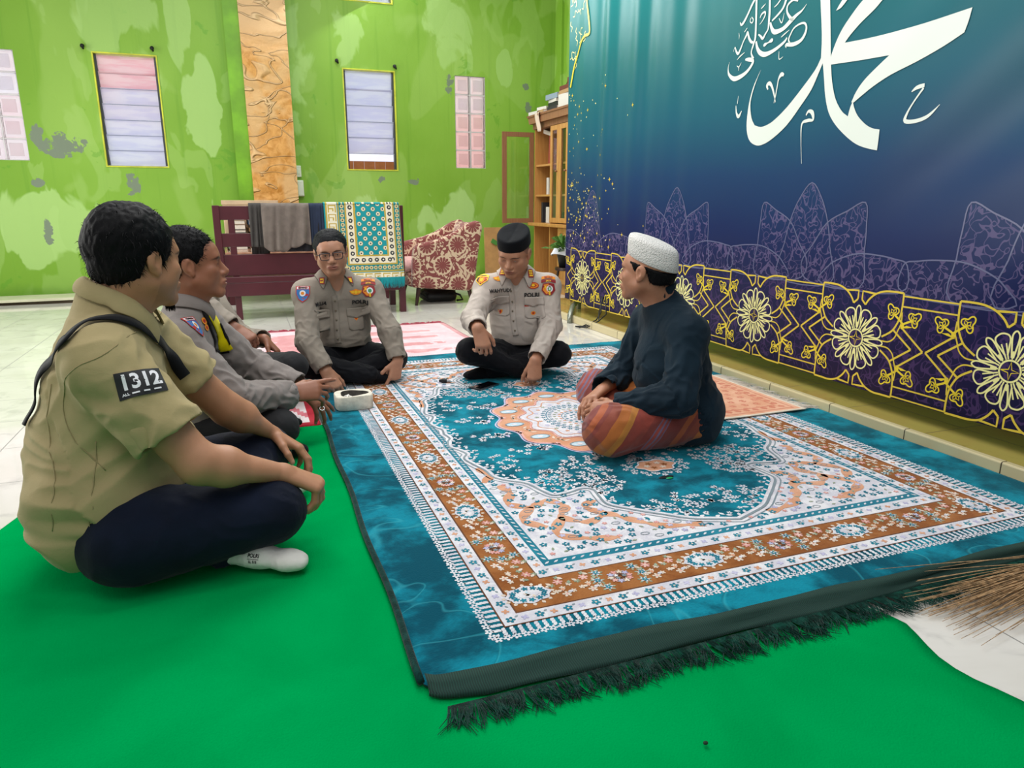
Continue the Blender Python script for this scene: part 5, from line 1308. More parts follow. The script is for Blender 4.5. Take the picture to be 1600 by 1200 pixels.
class Grid:
    def __init__(s, lo, hi, h):
        s.lo = np.asarray(lo, float); s.h = h; s.n = np.ceil((np.asarray(hi)-s.lo)/h).astype(int)+1
        s.a = np.full(s.n, 1.0, f32)
    def box(s, lo, hi):
        i0 = np.maximum(np.floor((lo-s.lo)/s.h).astype(int), 0); i1 = np.minimum(np.ceil((hi-s.lo)/s.h).astype(int)+1, s.n)
        if (i1 <= i0).any(): return None
        ax = [(s.lo[k]+s.h*np.arange(i0[k], i1[k])).astype(f32) for k in range(3)]
        return tuple(slice(i0[k], i1[k]) for k in range(3)), ax[0][:, None, None], ax[1][None, :, None], ax[2][None, None, :]
    def add(s, prims, k=0.01, km=None, joint=None, kj=0.05, rj=0.10, m=0.035):
        """blend a group of shapes into the field; km: softness of the seam, larger (kj) near the joint"""
        lo = np.min([p[1] for p in prims], axis=0)-m; hi = np.max([p[2] for p in prims], axis=0)+m
        bx = s.box(lo, hi)
        if bx is None: return
        sl, X, Y, Z = bx; loc = np.full(tuple(q.stop-q.start for q in sl), 1.0, f32); off = [q.start for q in sl]
        for p in prims:
            b2 = s.box(p[1]-m, p[2]+m)
            if b2 is None: continue
            s2, x, y, z = b2; ss = tuple(slice(q.start-o, q.stop-o) for q, o in zip(s2, off))
            loc[ss] = smin(loc[ss], p[0](x, y, z).astype(f32), p[3] if len(p) > 3 else k)
        km = k if km is None else km
        if joint is not None:
            kk = 1e9; kv = km
            for jn in (joint if isinstance(joint, list) else [joint]):
                d2 = (X-jn[0])**2+(Y-jn[1])**2+(Z-jn[2])**2; kv = np.maximum(kv, km+(kj-km)*np.exp(-d2/rj**2))
            s.a[sl] = smin(s.a[sl], loc, kv.astype(f32))
        else: s.a[sl] = smin(s.a[sl], loc, km)
    def sub(s, prim, k=0.006, m=0.03):
        bx = s.box(prim[1]-m, prim[2]+m)
        if bx is None: return
        sl, X, Y, Z = bx; s.a[sl] = smax(s.a[sl], -prim[0](X, Y, Z).astype(f32), k)
    def cut(s, c, n, region=None, k=0.004):
        """remove what lies beyond plane (c, outward normal n), only inside region (centre, radius)"""
        n = unit(n)
        lo, hi = (s.lo, s.lo+s.h*s.n) if region is None else (nv(*region[0])-region[1], nv(*region[0])+region[1])
        bx = s.box(lo, hi)
        if bx is None: return
        sl, X, Y, Z = bx; d = ((X-c[0])*n[0]+(Y-c[1])*n[1]+(Z-c[2])*n[2]).astype(f32)
        if region is not None:
            r = np.sqrt((X-region[0][0])**2+(Y-region[0][1])**2+(Z-region[0][2])**2); d = np.where(r < region[1], d, -1).astype(f32)
        s.a[sl] = smax(s.a[sl], d, k)
    def mesh(s):
        a = s.a; A = a < 0; n = s.n
        c = np.zeros(n-1, np.uint8)
        for i in (0, 1):
            for j in (0, 1):
                for k in (0, 1): c += A[i:n[0]-1+i, j:n[1]-1+j, k:n[2]-1+k]
        act = np.flatnonzero(((c > 0) & (c < 8)).ravel()); I, J, K = np.unravel_index(act, tuple(n-1))
        val = np.empty((len(act), 8), f32); cor = [(i, j, k) for i in (0, 1) for j in (0, 1) for k in (0, 1)]
        for q, (i, j, k) in enumerate(cor): val[:, q] = a[I+i, J+j, K+k]
        P = np.zeros((len(act), 3)); W = np.zeros(len(act))
        for q0 in range(8):
            for ax in range(3):
                if cor[q0][ax]: continue
                t = list(cor[q0]); t[ax] = 1; q1 = cor.index(tuple(t)); v0, v1 = val[:, q0], val[:, q1]; mk = (v0 < 0) != (v1 < 0)
                if not mk.any(): continue
                tt = v0[mk]/(v0[mk]-v1[mk]); p = np.tile(np.array(cor[q0], float), (mk.sum(), 1)); p[:, ax] = tt
                P[mk] += p; W[mk] += 1
        P = (P/W[:, None]+np.stack([I, J, K], 1))*s.h+s.lo
        faces = []
        nc = n-1; st = (nc[1]*nc[2], nc[2], 1)
        for ax in range(3):
            sl0 = [slice(1, n[d]-1) for d in range(3)]; sl1 = list(sl0); sl0[ax] = slice(0, n[ax]-1); sl1[ax] = slice(1, n[ax])
            B0, B1 = A[tuple(sl0)], A[tuple(sl1)]; e = np.argwhere(B0 != B1)
            if len(e) == 0: continue
            flip = B0[tuple(e.T)]; o = np.array([1, 1, 1]); o[ax] = 0; e = e+o
            b, cx = [d for d in range(3) if d != ax]
            ids = []
            for db, dc in ((0, 0), (-1, 0), (-1, -1), (0, -1)):
                q = e.copy(); q[:, b] += db; q[:, cx] += dc; ids.append(np.searchsorted(act, q[:, 0]*st[0]+q[:, 1]*st[1]+q[:, 2]))
            F_ = np.stack(ids, 1)
            if ax == 1: flip = ~flip
            F_[~flip] = F_[~flip][:, ::-1]; faces.append(F_[:, ::-1])
        Fq = np.concatenate(faces); a_, b_, c_, d_ = (P[Fq[:, q]] for q in range(4))
        if (np.cross(c_-a_, d_-b_)*(a_+c_)).sum() < 0: Fq = Fq[:, ::-1].copy()
        return P, Fq
# smooth lattice noise
_prm = np.random.RandomState(7).permutation(256); _prm = np.concatenate([_prm, _prm, _prm]); _grd = np.random.RandomState(3).normal(size=(256, 3)); _grd /= np.linalg.norm(_grd, axis=1)[:, None]
def pnoise(P):
    P = np.asarray(P); I = np.floor(P).astype(int); Fv = P-I; I &= 255; U = Fv*Fv*Fv*(Fv*(Fv*6-15)+10); out = 0
    for i in (0, 1):
        for j in (0, 1):
            for k in (0, 1):
                h = _prm[_prm[_prm[(I[:, 0]+i) & 255]+((I[:, 1]+j) & 255)]+((I[:, 2]+k) & 255)]; g = _grd[h]
                d = (g*(Fv-np.array([i, j, k]))).sum(1)
                w = (U[:, 0] if i else 1-U[:, 0])*(U[:, 1] if j else 1-U[:, 1])*(U[:, 2] if k else 1-U[:, 2]); out = out+w*d
    return out*1.6
def vnormals(P, Fq):
    n = np.cross(P[Fq[:, 2]]-P[Fq[:, 0]], P[Fq[:, 3]]-P[Fq[:, 1]]); N = np.zeros_like(P)
    for k in range(4): 
        for d in range(3): N[:, d] += np.bincount(Fq[:, k], n[:, d], len(P))
    return N/(np.linalg.norm(N, axis=1)[:, None]+1e-12)
def relax(P, Fq, it=1, w=0.5):
    for _ in range(it):
        S = np.zeros_like(P); cnt = np.zeros(len(P))
        for k in range(4):
            for o in (1, 3):
                for d in range(3): S[:, d] += np.bincount(Fq[:, k], P[Fq[:, (k+o) % 4], d], len(P))
                cnt += np.bincount(Fq[:, k], minlength=len(P))
        P = P*(1-w)+w*S/cnt[:, None]
    return P
def folds(P, N, segs, amp, freq, seed=0, around=1.3):
    """cloth folds running across each limb: segs = [(a, b, amplitude factor at a, at b)]"""
    best = np.full(len(P), 1e9); co = np.zeros((len(P), 3)); am = np.zeros(len(P))
    for i, (a, b, fa, fb) in enumerate(segs):
        a, b = nv(*a), nv(*b); ab = b-a; L = np.linalg.norm(ab); t = np.clip(((P-a)@ab)/L**2, 0, 1); q = P-a-t[:, None]*ab; r = np.linalg.norm(q, axis=1)
        u = q/(r[:, None]+1e-6); m = r < best; best[m] = r[m]; co[m] = (u*around+np.outer(t*L*freq, ab/L)+i*17.3+seed*5.1)[m]; am[m] = (fa+(fb-fa)*t)[m]
    n1 = pnoise(co+0.6*pnoise(co*0.7+9)[:, None]); n2 = pnoise(co*2.1+31)
    d = (1-2*np.abs(n1))*0.9+n2*0.35-0.5
    return P+N*(amp*am*d)[:, None]

def obj_from(name, P, Fq, mats, parent=None, origin=None, attr=None, smooth=True, mi=None):
    me = bpy.data.meshes.new(name); o = bpy.data.objects.new(name, me); COL.objects.link(o)
    if origin is not None: P = P-np.asarray(origin); o.location = origin
    n = len(P); m = len(Fq); kf = Fq.shape[1]
    me.vertices.add(n); me.vertices.foreach_set('co', P.astype(f32).ravel())
    me.loops.add(m*kf); me.loops.foreach_set('vertex_index', Fq.astype(np.int32).ravel())
    me.polygons.add(m); me.polygons.foreach_set('loop_start', np.arange(0, m*kf, kf, dtype=np.int32))
    try: me.polygons.foreach_set('loop_total', np.full(m, kf, np.int32))
    except Exception: pass
    for q in (mats if isinstance(mats, (list, tuple)) else [mats]): me.materials.append(q)
    if mi is not None: me.polygons.foreach_set('material_index', mi.astype(np.int32))
    me.polygons.foreach_set('use_smooth', np.ones(m, bool)); me.update(calc_edges=True); me.validate()
    if attr is not None:
        ca = me.color_attributes.new('tone', 'FLOAT_COLOR', 'POINT'); ca.data.foreach_set('color', np.concatenate([attr, np.ones((n, 1))], 1).astype(f32).ravel())
    if parent: setpar(o, parent)
    return o
def bvh_of(P, Fq): return BVHTree.FromPolygons(P.tolist(), Fq.tolist())

# ---------------------------------------------------------------- anatomy
def frame_of(deg): a = R(deg); F_ = nv(math.cos(a), math.sin(a), 0); return F_, nv(F_[1], -F_[0], 0)
def head_axes(yaw, pitch, roll):
    """columns: right, forward, up"""
    F_, Rt = frame_of(yaw); U = nv(0, 0, 1); p = R(pitch); f2 = F_*math.cos(p)-U*math.sin(p); u2 = U*math.cos(p)+F_*math.sin(p)
    r = R(roll); r3 = Rt*math.cos(r)-u2*math.sin(r); u3 = u2*math.cos(r)+Rt*math.sin(r)
    return np.stack([r3, f2, u3], 1)
def hand_prims(W, d, n, side, curls, spread=(6, 0, -5, -12), thumb=(40, 15, 25), s=1.0, thumb_up=0.0):
    """W wrist, d towards the fingers, n back of the hand, side towards the thumb; curls: (knuckle, middle, tip) bends per finger"""
    d = unit(d); n = unit(n-d*(n@d)); side = unit(side-d*(side@d)-n*(side@n)); out = []; tips = []
    rot = lambda v, k, a: v*math.cos(a)+np.cross(k, v)*math.sin(a)+k*(k@v)*(1-math.cos(a))
    bend_ax = np.cross(n, d)      # turning d towards -n
    if (rot(d, bend_ax, .1)@n) > 0: bend_ax = -bend_ax
    offs = (.0285, .0095, -.0095, -.028); lens = ((.042, .026, .021), (.046, .030, .022), (.043, .028, .021), (.034, .021, .019)); roots = (.091, .094, .089, .081)
    for i in range(4):
        kn = W+(d*roots[i]+side*offs[i]+n*(0.004 if i in (1, 2) else 0))*s
        out.append(cone(W+side*offs[i]*0.55*s, kn, .0155*s, .0125*s, n, 0.82)+(0.016,))
        a = rot(d, n, R(spread[i])*(1 if rot(d, n, .1)@side > 0 else -1)); p = kn
        for j in range(3):
            a = rot(a, bend_ax, R(curls[i][j])); q = p+a*lens[i][j]*s
            ra, rb = ((.0098, .0088), (.0088, .0078), (.0078, .0064))[j]
            out.append(cone(p, q, ra*s, rb*s)+(0.004,)); p = q
        tips.append((p, a))
    tb = W+(d*.022+side*.024-n*.004)*s
    a = unit(d*math.cos(R(thumb[0]))+side*math.sin(R(thumb[0]))-n*(0.35-thumb_up)); p = tb
    tax = unit(np.cross(side, n)); 
    inward = unit(-side*.8-n*.5)
    for j, (l, ra, rb) in enumerate(((.040, .0150, .0118), (.032, .0115, .0100), (.026, .0100, .0078))):
        if j: a = unit(a*math.cos(R(thumb[j]))+unit(d*.55+inward*.7)*math.sin(R(thumb[j])))
        q = p+a*l*s; out.append(cone(p, q, ra*s, rb*s)+(0.010 if j == 0 else .005,)); p = q
    tips.append((p, a))
    out.append(ell(W+(d*.045+side*.018-n*.008)*s, (.032*s, .017*s, .014*s), np.stack([d, side, n], 1))+(0.010,))
    return out, tips
def head_prims(H, C, wide=1.0, hz=1.0):
    """H: 3x3 axes, C: centre between the ears"""
    L = lambda x, y, z: C+H@nv(x*wide, y, z*hz); E = lambda c, r: ell(L(*c), (r[0]*wide, r[1], r[2]*hz), H)
    add = [E((0, -.014, .036), (.076, .096, .084)), E((0, .022, -.022), (.064, .070, .082)), E((0, .035, .040), (.062, .058, .052))]+[E((sx*.036, .046, -.044), (.030, .036, .034))+(.025,) for sx in (-1, 1)]+[E((0, .075, -.055), (.030, .024, .030))+(.02,)]
    for sx in (-1, 1): add += [cone(L(sx*.056, .006, -.052), L(sx*.014, .078, -.098), .020, .017)+(.025,), E((sx*.040, .066, -.018), (.024, .020, .020))+(.02,)]
    add += [E((0, .082, -.098), (.020, .014, .015))+(.02,), cone(L(-.034, .080, .026), L(.034, .080, .026), .012, .012)+(.018,)]
    nose = [cone(L(0, .088, .012), L(0, .112, -.026), .0075, .0115)+(.010,), cone(L(0, .086, -.005), L(0, .100, -.034), .013, .014)+(.01,)]+[E((sx*.0135, .098, -.033), (.0085, .011, .0085))+(.007,) for sx in (-1, 1)]
    lips = [E((0, .090, -.066), (.030, .020, .020))+(.012,), E((0, .102, -.0585), (.025, .009, .0062))+(.005,), E((0, .100, -.070), (.021, .010, .0072))+(.005,)]
    lids = [E((sx*.031, .077, .004), (.0175, .0155, .0135))+(.006,) for sx in (-1, 1)]
    ears = []
    for sx in (-1, 1):
        ears += [E((sx*.079, -.004, .002), (.008, .020, .031))+(.008,), E((sx*.084, -.010, .008), (.006, .017, .024))+(.006,), E((sx*.079, .004, -.024), (.007, .010, .011))+(.006,)]
    return add, nose, lips, lids, ears
def head_subs(H, C, wide=1.0, eye_open=.0042, mouth=.0012, hz=1.0):
    L = lambda x, y, z: C+H@nv(x*wide, y, z*hz); E = lambda c, r: ell(L(*c), (r[0]*wide, r[1], r[2]*hz), H)
    pre = [E((sx*.031, .107, .007), (.018, .018, .012)) for sx in (-1, 1)]
    post = [E((sx*.031, .094, .003), (.0135, .009, eye_open)) for sx in (-1, 1)]+[E((0, .113, -.0645), (.026, .013, mouth))]+[E((sx*.0066, .110, -.041), (.0036, .006, .004)) for sx in (-1, 1)]
    post += [E((sx*.089, .001, .003), (.006, .010, .017)) for sx in (-1, 1)]
    return pre, post

def skin_mat(name):
    t = NT(name); at = t.node('ShaderNodeAttribute', attribute_name='tone'); v = t.coord('Object')
    n = t.noise(v, 60, 4, .6); n2 = t.noise(v, 9, 3)
    c = t.mix(t.math('MULTIPLY', n, .22), at.outputs[0], '#6b3320'); c = t.mix(t.math('MULTIPLY', t.step(n2, .4, .7), .12), c, '#f0b090')
    t.col(c); t.set(Roughness=.48, Subsurface_Weight=.08, Subsurface_Scale=.01, Subsurface_Radius=(1, .4, .25), Specular_IOR_Level=.45); t.bump(t.noise(v, 350, 3, .6), .12, .002)
    return t.m
M_SKIN = skin_mat('skin')
def hair_mat(name, c1, c2):
    t = NT(name); v = t.coord('Object'); n = t.noise(t.node('ShaderNodeMapping', {'Vector': v, 'Scale': (1, 1, .35)}).outputs[0], 420, 3, .6)
    t.col(t.mix(n, c1, c2)); t.set(Roughness=.6, Specular_IOR_Level=.12); t.bump(n, .5, .002); return t.m
M_HAIR = hair_mat('black_hair', '#030304', '#0b0b0e'); M_HAIRG = hair_mat('greying_hair', '#060607', '#232427')
M_EYEW = mat('eye_white', '#d8d0c8', .2); M_IRIS = mat('dark_iris', '#120a07', .1)

def make_body(sp):
    """the bare figure, one continuous skin mesh; clothing is built over it"""
    H, C = head_axes(*sp['look']), nv(*sp['head']); g = sp.get('girth', 1.0); w = sp.get('wide', 1.0)
    pts = [nv(*sp[k]) for k in ('pelvis', 'chest', 'neck', 'head', 'kneeR', 'kneeL', 'elR', 'elL', 'wrR', 'wrL')]
    lo = np.min(pts, axis=0)-.26; hi = np.max(pts, axis=0)+.26; hi[2] = C[2]+.17; lo[2] = -.01
    G_ = Grid(lo, hi, sp.get('h', .0034)); F_, Rt = frame_of(sp['face'])
    A = lambda k: nv(*sp[k])
    S = unit(A('neck')-A('pelvis')); Fp = unit(F_-S*(F_@S)); Rp = np.cross(Fp, S); T = np.stack([Rp, Fp, S], 1)
    mid = A('pelvis')*.55+A('chest')*.45
    G_.add([ell(A('pelvis'), (.150*g, .105*g, .10), T), ell(mid, (.135*g, .098*g, .14), T), ell(A('chest'), (.145*g, .095*g, .15), T), cone(A('shR'), A('shL'), .044, .044), cone(A('neck'), A('shR'), .040, .038), cone(A('neck'), A('shL'), .040, .038)], .05)
    for q in 'RL':
        if 'hip'+q in sp:
            G_.add([cone(A('hip'+q), A('knee'+q), .070, .050), cone(A('knee'+q), A('ank'+q), .046, .030)], .03, .005, A('hip'+q), .06, .12)
    hz = sp.get('hz', 1.0)
    head, nose, lips, lids, ears = head_prims(H, C, w, hz)
    L = lambda x, y, z: C+H@nv(x*w, y, z*hz)
    nr = sp.get('neckr', .055)
    hg = Grid(np.min([C-.17], axis=0), C+.17, G_.h); 
    hg.lo = G_.lo+np.round((hg.lo-G_.lo)/G_.h)*G_.h; hg.n = np.minimum(hg.n, hg.n)
    hg.add(head, .03); pre, post = head_subs(H, C, w, sp.get('eye', .0042), sp.get('mouth', .0012), hz)
    for p in pre: hg.sub(p, .014)
    hg.add(nose, .008, .008); hg.add(lips, .008, .008); hg.add(lids, .003, .004); hg.add(ears, .005, .006)
    for p in post: hg.sub(p, .0025)
    # merge the head grid in place, then run the neck through both
    i0 = np.round((hg.lo-G_.lo)/G_.h).astype(int); i1 = np.minimum(i0+hg.n, G_.n); c0 = np.maximum(i0, 0)
    sl = tuple(slice(c0[k], i1[k]) for k in range(3)); hs = tuple(slice(c0[k]-i0[k], i1[k]-i0[k]) for k in range(3))
    G_.a[sl] = smin(G_.a[sl], hg.a[hs], .01)
    G_.add([cone(L(0, -.022, -.045), A('neck')+(F_*-.005), nr, nr+.006), cone(L(0, .02, -.07), A('neck')+F_*.02, nr*.7, nr*.75)], .02, .022, A('neck'), .05, .09)
    tips = []
    for q in 'RL':
        h = sp['hand'+q]
        Wp = A('wr'+q); E_ = A('el'+q); ar = sp.get('arm', 1.0); nb = unit(nv(*h['n']))
        G_.add([cone(A('sh'+q), E_, .046*ar, .038*ar), cone(E_, E_*.72+Wp*.28, .037*ar, .040*ar), cone(E_*.72+Wp*.28, Wp, .040*ar, .0265, nb, .82)], .02, .004, A('sh'+q), .05, .10)
        hp, tp = hand_prims(Wp, nv(*h['d']), nv(*h['n']), nv(*h['side']), h['curls'], h.get('spread', (6, 0, -5, -12)), h.get('thumb', (40, 15, 25)), h.get('s', 1.0), h.get('tup', 0))
        G_.add(hp, .006, .004, Wp, .020, .035); tips += tp
    P, Fq = G_.mesh(); N = vnormals(P, Fq)
    # colouring of the skin: tone, lips, brows, beard shadow, nails
    base = np.array(lin(sp['skin'])[:3]); col = np.tile(base, (len(P), 1)); q = (P-C)@H; q[:, 0] /= w; q[:, 2] /= hz
    def blend(mask, c, a): m = np.clip(mask, 0, 1)[:, None]*a; col[:] = col*(1-m)+np.array(lin(c)[:3])*m
    sm = lambda e0, e1, v: np.clip((v-e0)/(e1-e0), 0, 1)
    near = np.linalg.norm(q, axis=1) < .16
    lipm = near*sm(1.15, .85, np.sqrt((q[:, 0]/.027)**2+((q[:, 2]+.0645)/.0125)**2))*(q[:, 1] > .085); blend(lipm, sp.get('lip', '#7c3d38'), .75)
    for sx in (-1, 1):
        bx = (q[:, 0]*sx-.033)/.022; bz = (q[:, 2]-(.0265-.006*bx*bx))/.0048; blend(near*sm(1.2, .8, np.sqrt(bx**2+bz**2))*(q[:, 1] > .05), '#120d0b', sp.get('brow', .85))
        blend(near*sm(1.3, .7, np.sqrt(((q[:, 0]*sx-.031)/.021)**2+((q[:, 2]-.001)/.013)**2))*(q[:, 1] > .06), '#4a2418', .30)
    if sp.get('beard', 0):
        bm_ = near*sm(-.035, -.06, q[:, 2])*(q[:, 1] > .01)*sm(.125, .10, np.abs(q[:, 2])); blend(bm_, '#1c1512', sp['beard'])
        blend(near*sm(1.2, .8, np.sqrt((q[:, 0]/.024)**2+((q[:, 2]+.049)/.006)**2))*(q[:, 1] > .085), '#0f0c0b', min(1, sp['beard']*1.6))
    if sp.get('crop', 0):   # closely cropped hair reads as a grey shadow on the scalp
        yy, zz = q[:, 1], q[:, 2]; blend(near*(zz > np.interp(yy, [-.12, -.03, 0, .03, .055, .12], [-.06, -.05, .0, .02, .062, .075]))*(1-(np.abs(q[:, 0]) > .080)), '#2a2826', sp['crop'])
    for tp, a in tips:
        v = P-tp; al = v@a; m = (np.linalg.norm(v, axis=1) < .011)&(al > -.006); blend(m*1.0, '#d9a896', .35)
    body = obj_from('person', P, Fq, M_SKIN, origin=sp['base'], attr=col)
    tag(body, sp['label'], 'person', sp.get('group'))
    for sx in (-1, 1):
        b = MB(); e = L(sx*.031, .0770, .003); b.ball(e, .0120, 0, 16); b.ball(L(sx*.031+sp.get('gaze', 0)*.004, .0830, .0025-.0012*(sp.get('gazez', 0))), .0068, 1, 12)
        b.build('eye', [M_EYEW, M_IRIS], body, smooth=True)
    sp['H'], sp['C'], sp['T'], sp['F'], sp['Rt'], sp['L'] = H, C, T, F_, Rt, L
    return body

def make_hair(sp, body, m, t=.010, top=.016, line=None, blades=2600, lb=.018, seed=1, comb=(0, .5, -.6), name='hair', spike=.5, zcut=None):
    H, C, w = sp['H'], sp['C'], sp.get('wide', 1.0); L = sp['L']; hz = sp.get('hz', 1.0)
    G_ = Grid(C-.17, C+.17, .0032)
    G_.add([ell(L(0, -.016, .036), ((.076+t)*w, .096+t, .082*hz+t), H), ell(L(0, -.020, .055), ((.070+t)*w, .088+t, .068*hz+top), H), ell(L(0, -.045, -.015), ((.062+t*.6)*w, .060+t*.7, .060), H)], .02)
    ys, zs = line or ([-.14, -.03, -.012, .012, .018, .040, .058, .075, .14], [-.062, -.058, -.035, -.030, .015, .035, .072, .082, .085])
    sl, X, Y, Z = G_.box(C-.17, C+.17)
    qx = (X-C[0])*H[0, 0]+(Y-C[1])*H[1, 0]+(Z-C[2])*H[2, 0]; qy = (X-C[0])*H[0, 1]+(Y-C[1])*H[1, 1]+(Z-C[2])*H[2, 1]; qz = ((X-C[0])*H[0, 2]+(Y-C[1])*H[1, 2]+(Z-C[2])*H[2, 2])/hz
    edge = (np.interp(qy, ys, zs)-qz)*.8
    if zcut is not None: edge = np.maximum(edge, (qz-(zcut[0]+zcut[1]*qy)))
    G_.a[sl] = smax(G_.a[sl], edge.astype(f32), .010)
    for sx in (-1, 1): G_.sub(ell(L(sx*.086, .000, -.004), (.016, .021, .032), H), .006)
    P, Fq = G_.mesh(); N = vnormals(P, Fq); q = (P-C)@H
    d = pnoise(q*np.array([20, 20, 20.])+seed)*.004+pnoise(q*np.array([90, 90, 40.])+seed)*.0025
    P = P+N*(d*min(1.0, t/.010))[:, None]
    rs = np.random.RandomState(seed); V = P.tolist(); FF = Fq.tolist()
    if blades:
        pick = rs.randint(0, len(P), blades); cb = H@nv(*comb); side_noise = rs.normal(size=(blades, 3))*.35
        base = len(P); nvv, nff = [], []
        for k, i in enumerate(pick):
            n_ = N[i]; a = unit(n_*spike+cb*.7+side_noise[k]); a2 = unit(a+cb*.7-n_*.25); l = lb*rs.uniform(.5, 1.2); s = unit(np.cross(a, n_)+1e-4)*.0011
            p0 = P[i]-n_*.004; p1 = p0+a*l*.6; p2 = p1+a2*l*.6
            nvv += [p0-s, p0+s, p1+s*.8, p1-s*.8, p2]; nff += [(base, base+1, base+2, base+3), (base+3, base+2, base+4, base+4)]; base += 5
        P2 = np.concatenate([P, np.array(nvv)]); F2 = np.concatenate([Fq, np.array(nff)])
    else: P2, F2 = P, Fq
    # tip triangles are stored as plain triangles
    quads = F2[F2[:, 2] != F2[:, 3]]; tris = F2[F2[:, 2] == F2[:, 3]][:, :3]
    o = mesh_obj(name, P2-np.asarray(sp['base']), quads.tolist()+tris.tolist(), m, smooth=True); o.location = sp['base']; setpar(o, body)
    return o

def garment(sp, body, name, groups, mats, segs, amp=.006, freq=14, h=.0048, seed=0, cuts=(), hollows=(), subs=(), floor=None, post=None, around=1.3, label=None, relaxit=1, mifn=None):
    """groups: list of (prims, k, km, joint, kj, rj)"""
    allp = [p for g in groups for p in g[0]]; lo = np.min([p[1] for p in allp], axis=0)-.03; hi = np.max([p[2] for p in allp], axis=0)+.03
    G_ = Grid(lo, hi, h)
    for g in groups: G_.add(*g)
    if floor is not None: G_.cut(nv(0, 0, floor), nv(0, 0, -1), None, .012)
    for c in cuts: G_.cut(*c)
    for p in hollows: G_.sub(p, .003)
    for p in subs: G_.sub(p, .008)
    P, Fq = G_.mesh(); P = relax(P, Fq, relaxit, .5); N = vnormals(P, Fq)
    if amp: 
        P0 = P; P = folds(P, N, segs, amp, freq, seed, around); P = relax(P, Fq, 1, .35)
        if floor is not None: P[:, 2] = np.maximum(P[:, 2], floor+.001)
    if post: P = post(P, N)
    mi = mifn(P[Fq].mean(1)) if mifn else None
    o = obj_from(name, P-np.asarray(sp['base']), Fq, mats, mi=mi); o.location = sp['base']; setpar(o, body)
    if label: o['label'] = label
    return o, P, Fq, bvh_of(P, Fq)

def decal(parent, sp, bvh, c, n, up, polys, mats, name, off=.002, grid=.006, thick=0.0, label=None):
    """flat shapes (u to the viewer's right, v up, metres) laid on cloth seen along -n"""
    c = nv(*c); n = unit(n); up = unit(nv(*up)-n*(nv(*up)@n)); rt = np.cross(up, n)
    vs, fs, mi = [], [], []
    for li, (pl, m) in enumerate(polys):
        bm = bmesh.new()
        if isinstance(pl, tuple):  # ready-made mesh (verts, faces)
            vv = [bm.verts.new((x, y, 0)) for x, y in pl[0]]
            for f in pl[1]:
                try: bm.faces.new([vv[i] for i in f])
                except ValueError: pass
            bmesh.ops.triangulate(bm, faces=bm.faces[:])
        else:
            v_ = [bm.verts.new((p[0], p[1], 0)) for p in pl]; ed = [bm.edges.new((v_[i], v_[(i+1) % len(v_)])) for i in range(len(v_))]
            bmesh.ops.triangle_fill(bm, edges=ed, use_beauty=True)
        for _ in range(4):
            le = [e for e in bm.edges if e.calc_length() > grid*1.5]
            if not le: break
            bmesh.ops.subdivide_edges(bm, edges=le, cuts=1); bmesh.ops.triangulate(bm, faces=bm.faces[:])
        bm.verts.index_update(); b0 = len(vs)
        for v in bm.verts:
            p = c+rt*v.co.x+up*v.co.y; hit = bvh.ray_cast(Vector(p+n*.12), Vector(-n), .24)
            if hit[0] is None:
                nr_ = bvh.find_nearest(Vector(p)); hit = (nr_[0], nr_[1])
            vs.append(tuple(nv(*hit[0])+n*(off+.0004*li)))
        for f in bm.faces: fs.append([b0+v.index for v in f.verts]); mi.append(m)
        bm.free()
    o = mesh_obj(name, [tuple(nv(*p)-np.asarray(sp['base'])) for p in vs], fs, mats, mi=mi, smooth=True); o.location = sp['base']
    bm = bmesh.new(); bm.from_mesh(o.data)
    for f in bm.faces:
        if f.normal.dot(Vector(n)) < 0: f.normal_flip()
    bm.to_mesh(o.data); bm.free()
    if thick: md = o.modifiers.new('s', 'SOLIDIFY'); md.thickness = thick; md.offset = 1
    setpar(o, parent)
    if label: o['label'] = label
    return o
_txt = {}
def text_shape(s, size, bold=0.0, sx=1.0):
    """lettering as a flat mesh, centred"""
    cu = bpy.data.curves.new('t', 'FONT'); cu.body = s; cu.size = size; cu.align_x = 'CENTER'; cu.align_y = 'CENTER'; cu.offset = bold; cu.resolution_u = 3
    o = bpy.data.objects.new('t', cu); COL.objects.link(o); me = o.to_mesh()
    v = [(p.co.x*sx, p.co.y) for p in me.vertices]; f = [tuple(p.vertices) for p in me.polygons]
    o.to_mesh_clear(); bpy.data.objects.remove(o); bpy.data.curves.remove(cu)
    return (v, f)
def rectp(w, h, x=0, y=0): return [(x-w/2, y-h/2), (x+w/2, y-h/2), (x+w/2, y+h/2), (x-w/2, y+h/2)]
def ovalp(rx, ry, x=0, y=0, n=16): return [(x+rx*math.cos(2*PI*k/n), y+ry*math.sin(2*PI*k/n)) for k in range(n)]
# ================================================================ the six seated men
def cloth(name, c1, c2, rough=.85, weave=500, sheen=.06, slub=None):
    t = NT(name); v = t.coord('Object'); n = t.noise(v, 5, 4, .6); n2 = t.noise(v, weave, 2)
    c = t.mix(t.step(n, .3, .7), c1, c2)
    t.col(c); t.set(Roughness=rough, Sheen_Weight=sheen, Sheen_Roughness=.5, Specular_IOR_Level=.12)
    n3 = t.noise(v, 28, 4, .55, .6)
    t.bump(t.math('ADD', t.math('MULTIPLY', n2, .12), t.math('MULTIPLY', n3, .9)), .35, .006); return t.m
C_KHAKI = cloth('khaki_cotton', '#a3946a', '#ad9d73', .85)
C_UNI = cloth('grey_brown_uniform', '#8a8176', '#968c80', .8)
C_UNI2 = cloth('pale_grey_brown_uniform', '#b0a59c', '#bcb1a7', .8)
C_UNI3 = cloth('grey_uniform', '#827a76', '#8c8480', .8)
C_BLACK = cloth('black_trousers', '#0e0f13', '#131419', .75)
C_CHAR = cloth('charcoal_trousers', '#222224', '#2a2a2c', .75)
